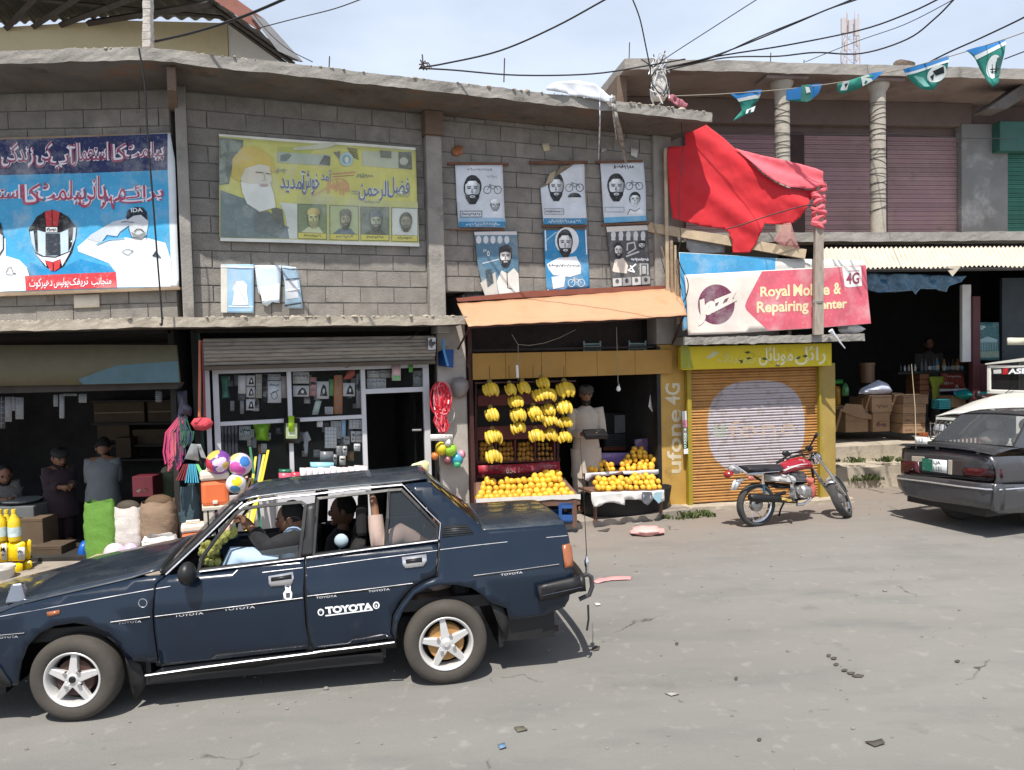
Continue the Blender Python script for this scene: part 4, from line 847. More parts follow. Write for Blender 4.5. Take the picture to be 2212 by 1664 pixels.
for k in range(24):
 y=240+k*17;hw=198*sqrt(max(0,1-((y-448)/222)**2))*.93;s.line([(400-hw+j*hw/5,y+rr.uniform(-3,3)+8*sin(j))for j in range(11)],3.5,S(140,84,108),2)
s.text('Jazz',[(180,415),(610,255),(640,440),(200,690)],CRM,3,.055);s.end('round_logo')
s.begin()
for wd_,q in(('Royal',[(885,255),(1210,228),(1215,395),(885,398)]),('Mobile',[(1250,225),(1655,215),(1655,345),(1252,360)]),('&',[(1695,208),(1775,206),(1775,335),(1698,340)]),('Repairing',[(845,418),(1425,395),(1428,555),(845,580)]),('Center',[(1460,400),(1845,380),(1845,490),(1462,510)])):s.text(wd_,q,S(232,212,168),2,.03)
s.end('lettering')
s.begin().poly([(1785,35),(1990,28),(2008,245),(1850,262),(1815,250)],S(232,226,222),2);s.text('4G',[(1825,100),(1975,95),(1970,222),(1830,228)],S(150,66,90),3,.02);s.line([(1855,82),(1968,78)],7,S(170,110,124),3);s.end('network_patch')
s=Sheet(JF,.2,F5,SGN,eps=.002)
s.begin();LW=S(226,220,170)
for wd_,q in(('رائل',(1270,905,1612,1115)),('موبائل',(870,915,1250,1120)),('ریپیرنگ',(420,985,830,1110))):s.text(wd_,[(q[0],q[1]+6),(q[2],q[1]),(q[2],q[3]),(q[0],q[3]+6)],LW if q[0]>800 else S(206,196,110),1,.02,True)
s.poly([(280,1040),(380,960),(440,985),(330,1050)],S(196,190,130),1);s.end('lettering')
s.begin();rr=random.Random(4)
for x,y in((1310,1040),(1380,1020),(930,1050),(760,1045),(680,1080),(1080,1125),(750,980)):
 s.poly([(x+rr.uniform(10,40)*cos(t_),y+rr.uniform(8,22)*sin(t_))for t_ in[2*pi*k/9 for k in range(9)]],S(70,76,30),2)
s.poly([(5,905),(95,903),(150,1160),(10,1165)],S(150,152,50),1);s.end('peeling')
s=Sheet(JF,-.02,C5,JSH,eps=.002)
s.begin().text('u',[(305,1072),(372,1070),(372,1135),(305,1140)],S(112,140,96),1,.05).text('fone',[(385,1055),(745,1040),(745,1125),(385,1140)],S(182,152,122),1,.0);s.end('lettering')
s=Sheet(MF,.03,C5,yp,eps=.003)
vs,fs=glyphs('ufone',.02);s.begin()
def vt(body,x0,y0,x1,y1,c):
 v_,f_=glyphs(body,.02);s.mb.add([s.lift(1)(*s.w(x0+(1-q[1])*0+(x1-x0)*(1-q[1]),y1+(y0-y1)*q[0]))for q in v_],f_,0,False,c)
vt('ufone',58,990,135,1330,S(206,192,160));vt('4G',48,850,128,965,S(206,196,166));s.end('lettering')
st=thing('phone_number_plate','narrow black and white number strip on the edge of the orange shutter','sign',JF.P(-.03,1.1,.06))
s=Sheet(JF,.07,C5,st,eps=.002);s.base([(138,1000),(162,998),(172,1226),(148,1228)],BK);s.begin().poly([(138,1000),(162,998),(164,1046),(140,1048)],S(206,206,206),1);s.poly([(140,1048),(164,1046),(166,1084),(143,1086)],S(206,120,150),1);s.poly([(147,1200),(171,1198),(172,1226),(148,1228)],S(214,214,214),1)
v_,f_=glyphs('03558 4',.02);s.mb.add([s.lift(2)(*s.w(148+14*(1-q[1]),1195-105*q[0]))for q in v_],f_,0,False,S(190,220,200));s.end('lettering')
# ---------------------------------------------------------------- shaping helpers for vehicles and soft things
def plate(name,F,cr,pts,o,th,m,parent,bevel=.004,c=None):
 """solid cut to a traced outline, lying in plane F at offset o, th thick"""
 b=MB();b.prism([F.hit(*cr(*p),o)for p in pts],F.en*-th,c=c);return part(name,b,m,parent,bevel=bevel)
def pillow(name,F,cr,pts,o,th,m,parent=None,dm=None,step=.04,rough=0,seed=0,c=None,back=1.0,build=True,mb=None):
 """outline in plane F swollen to th on both sides"""
 q=[F.sz(*cr(*p),o)for p in pts];b=mb or MB();dm=dm or th
 def fn(sg):
  def f(a,z):
   t=min(1,pdist(a,z,q)/dm);h=th*sqrt(max(0,t*(2-t)))
   nz=mnoise.noise(V3((a*9+seed,z*9,seed)))*rough if t>.02 else 0
   return F.P(a,z,o+sg*(h+nz)*(1 if sg>0 else back))
  return f
 b.cdt(q,fn(1),step,c=c);b.cdt(q,fn(-1),step,c=c)
 return part(name,b,m,parent,angle=60)if build else b
def loft(mb,A,B,n,crown,up,nv=10,mi=0,c=None,flat=.6):
 """surface from edge curve A to edge curve B with a crown"""
 def ev(C,t):
  L=[0]
  for i in range(len(C)-1):L.append(L[-1]+(C[i+1]-C[i]).length)
  d=t*L[-1];i=0
  while i<len(C)-2 and L[i+1]<d:i+=1
  return C[i].lerp(C[i+1],min(1,max(0,(d-L[i])/max(1e-6,L[i+1]-L[i]))))
 def fn(u,v):
  k=1-abs(2*v-1)**2.5;return ev(A,u).lerp(ev(B,u),v)+up*(crown*k)
 return mb.grid(fn,n,nv,mi,True,c)
# ---------------------------------------------------------------- the dark blue saloon crossing in front
class Car:
 def __init__(s,O,deg,tilt,width,prof):
  a=radians(deg);t=radians(tilt);s.O=V3(O);s.ex=V3((cos(a),sin(a),0));l0=V3((-sin(a),cos(a),0));z=V3((0,0,1))
  s.l=l0*cos(t)-z*sin(t);s.u=z*cos(t)+l0*sin(t);s.W=width;s.prof=prof;s.l0=l0
 def D(s,x,h):return(s.D0(x,h-.035)+2*s.D0(x,h)+s.D0(x,h+.035))/4
 def D0(s,x,h):
  p=s.prof
  if h<=p[0][0]:d=p[0][1]
  elif h>=p[-1][0]:d=p[-1][1]
  else:
   for i in range(len(p)-1):
    if h<=p[i+1][0]:
     t=(h-p[i][0])/(p[i+1][0]-p[i][0]);d=p[i][1]+(p[i+1][1]-p[i][1])*t;break
  e=max(0,x-.45);d+=.10*e*e
  e=max(0,-2.5-x);d+=.16*e*e
  for wx in s.wx:
   r=sqrt((x-wx)**2+(h-.28)**2);k=max(0,1-abs(r-.36)/.09)
   d-=.028*k*k*(3-2*k)
  return d
 def P(s,x,h,w):return s.O+s.ex*x+s.u*h+s.l*w
 def xh(s,px,py,off=0.0):
  w=off
  for _ in range(6):
   d=ray(px,py);q=s.O+s.l*w;p=CAM+d*((q-CAM).dot(s.l)/d.dot(s.l));x,h=(p-s.O).dot(s.ex),(p-s.O).dot(s.u);w=s.D(x,h)+off
  return x,h
 def near(s,off=0.0):return lambda x,h:s.P(x,h,s.D(x,h)+off)
 def far(s,off=0.0):return lambda x,h:s.P(x,h,s.W-s.D(x,h)-off)
PROF=[(.08,.10),(.2,.06),(.32,.028),(.45,.010),(.58,.0),(.70,.0),(.76,.010),(.84,.040),(.90,.070),(1.0,.10),(1.15,.15),(1.28,.205),(1.36,.26),(1.45,.32)]
BC=Car(ground(965,1481),10.15,2.6,1.50,PROF);BC.wx=(0.02,-2.33)
navy=mat('navy_car_paint',(.007,.015,.030),.22,var=.1,scale=1.4,coat=.4,spec=.3,stain=((.035,.04,.045),5,.62,.9))
dusty_sky_navy=mat('dusty_sky_navy_paint',(.020,.028,.040),.3,var=.15,scale=2.5,coat=.5,stain=((.075,.08,.085),4,.5,.8))  # greyed for dust and for sky reflection painted into the top panels
trim_white=mat('bright_trim',(.72,.72,.74),.25,metal=.75,var=.05)
trim_black=mat('black_trim',(.012,.012,.013),.45,var=.1)
glass_m=mat('tinted_glass',(.05,.06,.07),.04,var=0,alpha=.42,spec=.6)
clear_glass=mat('clear_glass',(.35,.4,.42),.03,var=0,alpha=.10,spec=.7)
amber=mat('amber_lens',(.30,.10,.04),.25,var=.05,spec=.6);rust0=mat('sooty_pipe',(.05,.035,.03),.7,var=.2);red_lens=mat('red_lens',(.05,.006,.008),.2,var=.05,spec=.6)
SED=thing('blue_sedan','dark navy blue old saloon car with five spoke white wheels driving past in front','car',(BC.P(-1.1,0,.75).x,BC.P(-1.1,0,.75).y,0),None,BC.ex.to_2d().angle_signed(V3((1,0)).to_2d())if False else radians(10.15))
def panel(name,cr,pts,m=navy,both=True,step=.055,off=0.0,parent=SED,label=None,solid=.012,smooth=True):
 q=[BC.xh(*cr(*p),off)for p in pts];b=MB();b.cdt(q,BC.near(off),step,smooth=smooth);o=part(name,b,m,parent,solid=solid,angle=35)
 if label:o['label']=label
 if both:b=MB();b.cdt(q,BC.far(off),step,smooth=smooth);part(name,b,m,parent,solid=solid,angle=35)
 return o
def mixc(*a):
 o=[]
 for cr_,pts in a:o+=[cr_(*p)for p in pts]
 return o
FEND=[(-420,1010),(-200,965),(0,916),(100,872),(300,822),(500,777),(765,716),(900,690),(985,686),(925,737),(906,900),(912,1010),(940,1205),(800,1195),(752,1180),(712,1100),(645,1035),(550,985),(440,968),(330,985),(240,1028),(170,1100),(130,1200),(112,1335),(-60,1340),(-420,1330)]
fender=panel('front_fender',D4,FEND)
FD=[(1004,686),(1400,637),(1812,585),(1803,760),(1816,980),(1842,1118),(1400,1170),(966,1222),(950,1190),(924,1000),(917,900),(934,738)]
fdoor=panel('front_door',D4,FD)
RD=[(156,582),(540,529),(937,478),(931,600),(924,686),(858,711),(786,751),(715,838),(666,918),(654,1030),(676,1060),(420,1094),(195,1122),(168,980),(154,760)]
rdoor=panel('rear_door',D5,RD)
QT=[(948,478),(955,372),(850,258),(745,146),(880,132),(1030,258),(1185,386),(1205,420),(1450,402),(1690,384),(1712,455),(1722,520),(1748,650),(1735,700),(1712,835),(1690,872),(1560,925),(1360,950),(1345,880),(1255,850),(1200,800),(1140,762),(1050,742),(950,742),(870,765),(800,800),(740,880),(700,970),(690,1055),(682,1060),(674,1030),(684,925),(732,845),(802,765),(872,722),(940,694),(946,600)]
quarter=panel('rear_quarter',D5,QT)
panel('sill',VV,mixc((D4,[(880,1290),(965,1232)]),(D5,[(190,1132),(688,1070),(695,1112),(0,1200)]),(D4,[(1500,1238),(880,1318)])),trim_black,off=.02)
for cr_,pts in((D5,[(922,470),(962,470),(958,600),(948,705),(915,705),(935,600)]),(D5,[(138,575),(172,575),(204,1128),(158,1132)]),(D4,[(896,738),(945,735),(972,1225),(930,1222)]),(D4,[(975,680),(1012,684),(942,745),(915,745)]),(D5,[(930,680),(860,705),(786,745),(712,830),(660,920),(650,1040),(684,1070),(704,1055),(694,1030),(702,930),(748,852),(812,772),(882,728),(948,700)])):panel('jamb',cr_,pts,trim_black,off=.016)
panel('front_valance',D4,[(-420,1150),(-60,1150),(60,1320),(70,1345),(-60,1362),(-420,1372)],trim_black,off=-.012,both=False)
def cline(name,cr,pts,r,m,parent,off=-.006,flat=.5,n=6):
 P_=[BC.near(off)(*BC.xh(*cr(*p)))for p in pts];return part(name,MB().tube(P_,r,n,flat=flat),m,parent)
cline('sill_trim',VV,mixc((D4,[(868,1276),(1200,1228),(1500,1188),(1890,1139)]),(D5,[(200,1138),(500,1102),(680,1078)])),.011,trim_white,SED,-.016)
cline('shoulder_trim',D4,[(-300,990),(0,930),(450,850),(915,766)],.0065,trim_white,fender);cline('shoulder_trim',D4,[(930,764),(1015,750)],.005,trim_white,fdoor);cline('shoulder_trim',D4,[(1560,668),(1800,640)],.005,trim_white,fdoor)
cline('belt_trim',D4,[(1190,661),(1500,622),(1808,583)],.010,trim_white,fdoor,-.016);cline('belt_trim',D5,[(160,578),(540,526),(935,476)],.012,trim_white,rdoor,-.016);cline('shoulder_trim',D5,[(160,640),(540,588),(935,537)],.005,trim_white,rdoor)
cline('shoulder_trim',D5,[(950,533),(1150,508),(1350,486)],.005,trim_white,quarter);cline('shoulder_trim',D5,[(1580,461),(1705,449)],.006,trim_white,quarter)
for cr_,pts,pr in((D4,[(-200,1065),(0,1044),(150,1030)],fender),(D4,[(660,966),(895,934)],fender),(D4,[(925,932),(1350,880),(1800,822)],fdoor),(D5,[(162,812),(480,775),(788,735)],rdoor),(D5,[(1150,690),(1400,658),(1655,622)],quarter)):
 q=cline('side_moulding',cr_,pts,.011,trim_black,pr,-.002);cline('moulding_line',cr_,[(x,y-5)for x,y in pts],.0035,trim_white,pr,-.012)
def carprint(pr,name,items):
 mb=MB()
 for kind,cr_,a,c in items:
  if kind=='t':
   body,Q,off=a;Q=[BC.xh(*cr_(*p))for p in Q];vs,fs=glyphs(body,off)
   f=BC.near(-.0095);pts=[]
   for u,v in vs:
    t=(Q[0][0]+(Q[1][0]-Q[0][0])*u,Q[0][1]+(Q[1][1]-Q[0][1])*u);b_=(Q[3][0]+(Q[2][0]-Q[3][0])*u,Q[3][1]+(Q[2][1]-Q[3][1])*u);pts.append(f(b_[0]+(t[0]-b_[0])*v,b_[1]+(t[1]-b_[1])*v))
   mb.add(pts,fs,0,False,c)
  else:mb.poly([BC.near(-.0095-(.0015 if kind=='q' else 0))(*BC.xh(*cr_(*p)))for p in a],c=c)
 return part(name,mb,ink,pr)
wp=S(236,238,240)
its=[('t',D5,('TOYOTA',[(268,872),(548,845),(552,888),(274,914)],.055),wp),('p',D5,[(270,920),(552,885),(552,892),(271,928)],wp)]
for cx,cy,w_ in((243,903,19),(572,862,20)):its+=[('p',D5,ell(cx,cy,w_,w_+2,16),wp),('q',D5,ell(cx,cy,w_*.6,w_*.7,12),S(24,30,42)),('q',D5,rect(cx-4,cy-9,cx+4,cy+9),wp)]
carprint(rdoor,'lettering',its)
sm=lambda cr_,x0,y0,x1,y1,h=20:('t',cr_,('TOYOTA',[(x0,y0),(x1,y1),(x1,y1+h*.75),(x0,y0+h*.75)],.01),S(196,198,202))
carprint(rdoor,'small_lettering',[sm(D5,215,812,338,800,16),sm(D5,525,774,652,760,16)]);carprint(fdoor,'small_lettering',[sm(D4,1040,918,1210,900),sm(D4,1332,880,1516,864)])
carprint(fender,'small_lettering',[sm(D4,705,962,842,950,18),sm(D4,-20,1048,110,1040,18)]);carprint(quarter,'small_lettering',[sm(D5,1310,676,1440,660,16)])
carprint(fdoor,'bottle_decal',[('p',D4,[(1693,745),(1730,740),(1728,770),(1738,790),(1735,820),(1710,830),(1688,820),(1684,790),(1698,770)],wp),('q',D4,[(1700,790),(1726,786),(1724,815),(1702,818)],S(50,54,60)),('q',D4,[(1697,748),(1726,744),(1715,758)],S(50,54,60))])
for pr,cr_,q1,q2,q3 in((fdoor,D4,[(1598,690),(1742,664),(1748,700),(1735,738),(1612,750),(1600,735)],[(1612,695),(1735,676),(1737,702),(1614,718)],0),(rdoor,D5,[(724,577),(868,560),(872,600),(850,630),(745,642),(728,620)],[(745,588),(842,575),(844,602),(748,612)],0)):
 b=MB();b.cdt([BC.xh(*cr_(*p))for p in q1],BC.near(-.012),None);h_=part('door_handle',b,trim_white,pr,solid=.018);b=MB();b.cdt([BC.xh(*cr_(*p))for p in q2],BC.near(-.024),None);part('handle_grip',b,trim_black,pr,solid=.006)
b=MB();b.cdt([BC.xh(*D4(*p))for p in[(284,902),(358,889),(360,913),(290,930)]],BC.near(-.01),None);part('side_marker',b,amber,fender,solid=.014)
part('round_badge',MB().tube([BC.near(-.006)(*BC.xh(*D4(850+25*cos(t),850+25*sin(t))))for t in[2*pi*k/16 for k in range(16)]],.002,4,closed=True),trim_white,fender)
b=MB();b.cdt([BC.xh(*D5(*p))for p in[(962,392),(1108,381),(1150,438),(962,462)]],BC.near(-.006),None);vent=part('pillar_vent',b,trim_black,quarter,solid=.008)
for k in range(5):cline('vent_fin',D5,[(966,404+k*12),(1112+k*8,393+k*11)],.003,dusty_sky_navy,vent,-.012)
def offs(pts,d):
 n=len(pts);A_=sum(pts[i][0]*pts[(i+1)%n][1]-pts[(i+1)%n][0]*pts[i][1]for i in range(n));sg=1 if A_>0 else-1;o=[]
 for i in range(n):
  (x0,y0),(x1,y1),(x2,y2)=pts[i-1],pts[i],pts[(i+1)%n]
  a=V3((y1-y0,x0-x1,0)).normalized();b_=V3((y2-y1,x1-x2,0)).normalized();m_=(a+b_);m_=m_/max(.35,m_.length_squared/2)/1.0 if m_.length>1e-6 else a
  m_=(a+b_).normalized()*min(2.0,1/max(.5,(a+b_).length/2));o.append((x1+sg*m_.x*d,y1+sg*m_.y*d))
 return o
def ring(name,cr,inner,d,m,off=-.002,parent=SED,both=True,lip=.03):
 out=offs(inner,d);qi=[BC.xh(*cr(*p))for p in inner];qo=[BC.xh(*cr(*p))for p in out];n=len(inner)
 for side in((0,1)if both else(0,)):
  f0=BC.far(off)if side else BC.near(off);f1=BC.far(off+lip)if side else BC.near(off+lip);b=MB()
  vs=[f0(*p)for p in qi]+[f0(*p)for p in qo]+[f1(*p)for p in qi]
  b.add(vs,[(i,(i+1)%n,n+(i+1)%n,n+i)for i in range(n)]+[(i,(i+1)%n,2*n+(i+1)%n,2*n+i)for i in range(n)]);r_=part(name,b,m,parent,solid=.006)
 return r_
OF=[(75,838),(95,745),(230,565),(385,372),(435,332),(640,302),(940,274),(968,292),(945,500),(915,742),(500,790)]
OR=[(1066,705),(1098,240),(1400,206),(1690,172),(1680,400),(1662,640)]
OQ=[(1694,636),(1710,170),(1806,164),(1960,320),(2108,478),(2104,588)]
ring('door_frame',F2,OF,26,trim_black,parent=fdoor);ring('door_frame',F2,OR,22,trim_black,parent=rdoor);ring('door_frame',F2,OQ,22,trim_black,parent=rdoor)
panel('centre_pillar',F2,[(972,285),(1092,262),(1066,712),(918,742)],trim_black,off=.012)
b=MB();b.cdt([BC.xh(*F2(*p))for p in OQ],BC.near(.012),None);part('quarter_glass',b,glass_m,rdoor)
b=MB();b.cdt([BC.xh(*F2(*p))for p in OQ],BC.far(.012),None);part('quarter_glass',b,glass_m,rdoor)
b=MB();b.cdt([BC.xh(*F2(*p))for p in[(545,692),(918,636),(914,742),(610,776)]],BC.near(.012),None);part('half_open_window',b,clear_glass,fdoor)
AP=mixc((D4,[(952,672),(988,684),(1180,500),(1395,292)]),(F2,[(430,318),(700,262),(1040,222),(1040,196),(700,215),(520,248),(395,300)]),(D4,[(1345,262),(1150,480)]))
panel('roof_pillar',VV,mixc((D4,[(950,672),(988,684),(1190,495),(1398,290),(1425,262),(1380,250),(1150,480)])),trim_black,off=.006)
cline('pillar_trim',D4,[(985,682),(1180,500),(1390,296),(1440,252)],.012,trim_white,SED,.0)
cline('gutter_trim',F2,[(405,322),(450,285),(560,250),(800,218),(1040,196),(1400,150),(1815,112)],.016,trim_white,SED,.008)
cline('pillar_trim',F2,[(1815,112),(1830,120),(2000,300),(2148,445),(2135,585)],.008,trim_white,SED,-.004)
def span(name,edge,crown,m,n=24,off=0.0,solid=.01,nv=14,parent=SED):
 q=[BC.xh(*p)for p in edge];A_=[BC.near(off)(*p)for p in q];B_=[BC.far(off)(*p)for p in q];b=MB();loft(b,A_,B_,n,crown,BC.u,nv);return part(name,b,m,parent,solid=solid,angle=50)
roof_e=mixc((F2,[(398,255),(520,222),(760,188),(1040,160),(1400,125),(1830,86),(2030,58)]))
span('roof',roof_e,.035,dusty_sky_navy)
span('bonnet',mixc((D4,[(-420,1002),(-200,956),(0,908),(100,866),(300,816),(500,771),(765,710),(880,672),(945,655)])),.05,dusty_sky_navy)
span('windscreen',mixc((D4,[(955,668),(1100,525),(1250,372)]),(F2,[(398,258)])),.05,mat('windscreen_glass',(.05,.055,.06),.05,var=0,alpha=.45,spec=.6),solid=0)
span('rear_screen',mixc((D5,[(884,132),(1030,256),(1185,384)])),.035,mat('rear_glass',(.04,.036,.03),.05,var=0,alpha=.8,spec=.6),solid=0)
span('screen_seal',mixc((D5,[(878,128),(898,140)])),.035,dusty_sky_navy,2);span('screen_seal',mixc((D5,[(1170,372),(1192,396)])),.035,trim_black,2)
span('boot_lid',mixc((D5,[(1200,420),(1320,412),(1500,398),(1640,387),(1690,384)])),.045,dusty_sky_navy)
span('scuttle',mixc((D4,[(945,655),(962,668)])),.05,trim_black,2)
q=[BC.xh(*D5(*p))for p in[(1690,384),(1712,455),(1722,520),(1748,650),(1735,700),(1712,835)]]
b=MB();loft(b,[BC.near()(*p)for p in q],[BC.far()(*p)for p in q],6,0,BC.ex);part('tail_panel',b,navy,SED,solid=.01)
tl=panel('tail_light',D5,[(1676,508),(1718,498),(1732,520),(1742,632),(1690,645)],amber,off=-.012,solid=.02)
q=[(1530,748),(1640,722),(1778,690),(1786,772),(1660,812),(1536,836)]
bp=panel('rear_bumper',D5,q,trim_black,off=-.05,solid=.05);cline('bumper_line',D5,[(1545,788),(1775,738)],.006,dusty_sky_navy,bp,-.085)
q=[BC.xh(*D5(*p))for p in[(1780,692),(1787,772)]]
b=MB();loft(b,[BC.near(-.05)(*p)for p in q],[BC.far(-.05)(*p)for p in q],2,.06,BC.ex);part('bumper_bar',b,trim_black,SED,solid=.05)
bx,bh=BC.xh(*D5(1752,655),.3);PB_=lambda x,h,w:BC.P(x,h,w)
part('bumper_guard',MB().tube([PB_(bx-.05,bh,.12),PB_(bx+.03,bh+.02,.1),PB_(bx+.06,bh,.1),PB_(bx+.065,bh-.07,.1),PB_(bx+.045,bh-.13,.11),PB_(bx-.03,bh-.16,.12)],.017,8),mat('scuffed_black',(.05,.05,.055),.35),SED)
part('exhaust_pipe',MB().tube([PB_(bx-.6,.22,.35),PB_(bx-.14,.21,.35)],.022,10),rust0,SED)
p0=PB_(bx+.03,bh+.02,.1)
an=thing('whip_antenna','thin whip antenna on a chrome mount at the back bumper of the dark blue car','antenna',p0);b=MB().lathe([(.008,0),(.012,.02),(.012,.05),(.018,.07),(.018,.1),(.008,.12),(.008,.14)],10,Matrix.Translation(p0));part('mount',b,chrome,an);part('rod',MB().tube([p0+V3((0,0,.13)),p0+V3((-.01,0,.5)),p0+V3((-.03,0,1.0))],[.0035,.0025,.0015],5),wire_mat,an)
part('hanging_strap',MB().tube([PB_(bx+.03,bh-.2,.1),PB_(bx+.03,bh-.3,.1),PB_(bx+.015,bh-.38,.1)],.008,5),black_rubber,SED)
ub=MB();
for x0,x1,h0,h1 in((-1.93,-.42,.17,.24),(-3.3,-2.75,.2,.42),(.40,.78,.24,.42),(-2.75,-1.93,.50,.58),(-.42,.40,.50,.58)):
 ub.hexa([BC.P(x,h0,w)for x,w in((x0,.07),(x1,.07),(x1,1.43),(x0,1.43))]+[BC.P(x,h1,w)for x,w in((x0,.07),(x1,.07),(x1,1.43),(x0,1.43))])
for x0,x1 in((-1.93,-1.90),(-2.78,-2.75),(-.43,-.40),(.38,.41)):
 ub.hexa([BC.P(x,.2,w)for x,w in((x0,.08),(x1,.08),(x1,1.42),(x0,1.42))]+[BC.P(x,.56,w)for x,w in((x0,.08),(x1,.08),(x1,1.42),(x0,1.42))])
part('underbody',ub,trim_black,SED)
cabin=mat('dark_cabin',(.014,.013,.013),.85,var=.2)
b=MB();hb=lambda x0,x1,w0,w1,h0,h1,mb_:mb_.hexa([BC.P(x,h0,w)for x,w in((x0,w0),(x1,w0),(x1,w1),(x0,w1))]+[BC.P(x,h1,w)for x,w in((x0,w0),(x1,w0),(x1,w1),(x0,w1))])
hb(-1.96,-1.8,.1,1.4,.4,.78,b);part('dashboard',b,cabin,SED,bevel=.03)
for w0 in(.16,.80):
 b=MB();hb(-1.20,-.78,w0,w0+.5,.26,.42,b);st_=part('seat',b,cabin,SED,bevel=.05)
 b=MB();b.hexa([BC.P(x,h,w)for h,xs_ in((.38,(-.80,-.66)),(.98,(-.60,-.50)))for x,w in((xs_[0],w0),(xs_[1],w0),(xs_[1],w0+.5),(xs_[0],w0+.5))]);part('backrest',b,cabin,st_,bevel=.05)
 b=MB();hb(-.58,-.50,w0+.13,w0+.37,.99,1.2,b);part('headrest',b,cabin,st_,bevel=.03)
b=MB();hb(-.35,.12,.14,1.36,.3,.46,b);rs_=part('rear_seat',b,cabin,SED,bevel=.05);b=MB();hb(.08,.2,.14,1.36,.42,.88,b);part('backrest',b,cabin,rs_,bevel=.04)
b=MB();hb(.16,.55,.12,1.38,.82,.86,b);part('parcel_shelf',b,cabin,SED)
sc_=BC.P(-1.52,.80,.44);ax=(BC.ex*.9+BC.u*.42).normalized();e1=BC.l;e2=ax.cross(e1)
b=MB();b.tube([sc_+(e1*cos(t)+e2*sin(t))*.185 for t in[2*pi*k/24 for k in range(24)]],.014,8,closed=True)
for t in(0,pi,1.6*pi):b.tube([sc_,sc_+(e1*cos(t)+e2*sin(t))*.18],.012,6)
b.tube([sc_,sc_-ax*.35],.025,8);part('steering_wheel',b,trim_black,SED)
m0=BC.P(*BC.xh(*D4(1140,650)),-.06);b=MB();b.ball(m0,(.055,.075,.075),12,8);b.tube([m0,BC.near(.01)(*BC.xh(*D4(1110,690)))],.025,8);part('door_mirror',b,trim_black,SED)
b=MB();n0=BC.near()(*BC.xh(*D4(55,872)))+BC.l*.12;b.hexa([n0+BC.ex*x+BC.l*w+BC.u*h for h,k in((0,1),(.12,.45))for x,w in((-.06*k,-.05*k),(.07*k,-.05*k),(.07*k,.05*k),(-.06*k,.05*k))]);part('chrome_lamp',b,mat('dull_chrome',(.32,.33,.35),.25,metal=.9,var=.2),SED,bevel=.012)
panel('mud_flap',D4,[(745,1168),(835,1215),(872,1325),(845,1375),(800,1432),(775,1330)],black_rubber,off=.03,both=False);panel('mud_flap',D5,[(1250,850),(1322,862),(1357,960),(1342,1062),(1292,965)],black_rubber,off=.03,both=False)
tyre_m=mat('dusty_tyre',(.062,.054,.046),.9,var=.2,scale=6,bump=.2,bscale=60);rim_m=mat('silver_wheel',(.62,.61,.60),.4,metal=.35,var=.08,scale=6,stain=((.3,.27,.24),8,.62,.8));
def wheel(ctr,R,rr,ex,up,out,disc_m,wid=.17,parent=None,rimm=rim_m,spokes=5,ph=.3):
 M=Matrix((ex,up,out)).transposed().to_4x4();M.translation=ctr
 w=bpy.data.objects.new('wheel',None);link(w,M,parent)
 pr=[(rr*.96,-wid),(R*.9,-wid*.98),(R*.985,-wid*.8),(R,-wid*.55),(R,-wid*.35),(R*.985,-.02),(R*.93,.002),(R*.82,.012),(rr*1.06,.006),(rr*.98,-.006),(rr*.94,-.05)]
 part('tyre',MB().lathe(pr,48,M,cap=False),tyre_m,w,angle=50)
 q=MB();q.lathe([(rr*.985,-.10),(rr*1.0,-.004),(rr*.985,.004),(rr*.93,.002),(rr*.86,-.022),(rr*.84,-.09)],40,M,cap=False)
 q.lathe([(.0,-.004),(rr*.2,-.004),(rr*.26,-.012),(rr*.28,-.05)],20,M,cap=False)
 for k in range(spokes):
  a=ph+2*pi*k/spokes;e=V3((cos(a),sin(a),0));t_=V3((-sin(a),cos(a),0));z_=V3((0,0,1))
  A_=[e*rr*.2+t_*rr*.17,e*rr*.2-t_*rr*.17,e*rr*.90-t_*rr*.10,e*rr*.90+t_*rr*.10]
  lo=[M@(p-z_*.05)for p in A_];sh_=[p*.99 for p in A_];hi=[M@(p+z_*(-.006 if i<2 else-.014))for i,p in enumerate(sh_)];q.hexa(lo+hi)
 part('rim',q,rimm,w,bevel=.004)
 part('brake_disc',MB().lathe([(0,-.04),(rr*.66,-.04),(rr*.68,-.085),(rr*.2,-.09)],32,M),disc_m,w)
 part('inner_barrel',MB().lathe([(rr*.93,-.03),(rr*.9,-wid),(0,-wid)],28,M,cap=False),trim_black,w)
 c_=MB();c_.lathe([(0,.006),(rr*.1,.006),(rr*.13,-.004)],14,M);part('hub_cap',c_,rimm if disc_m is not rust else trim_black,w)
 for k in range(4):
  a=ph+.6+2*pi*k/4;part('wheel_nut',MB().lathe([(0,.006),(.012,.004),(.013,-.02)],8,M@Matrix.Translation((rr*.33*cos(a),rr*.33*sin(a),0))),chrome,w)
 return w
rust=mat('rusty_disc',(.06,.03,.025),.7,var=.25);ochre=mat('ochre_disc',(.36,.19,.06),.65,var=.2)
def wc(cr,x,y,R):
 d=ray(*cr(x,y));q=BC.O+BC.l0*.0;p=CAM+d*((q-CAM).dot(BC.l0)/d.dot(BC.l0));p.z=R;return p
UZ=V3((0,0,1))
for cr_,x,y,R,rr_,dm_,steer in((D4,428,1320,.272,.176,rust,-7),(D5,989,1090,.285,.187,ochre,0)):
 c_=wc(cr_,x,y,R);Rz=Matrix.Rotation(radians(steer),3,'Z');ex_=Rz@BC.ex;lo_=Rz@BC.l0
 wheel(c_,R,rr_,ex_,UZ,-lo_,dm_,parent=SED,ph=.25 if steer else .45);wheel(c_+BC.l0*1.44,R,rr_,-ex_,UZ,lo_,dm_,parent=SED)
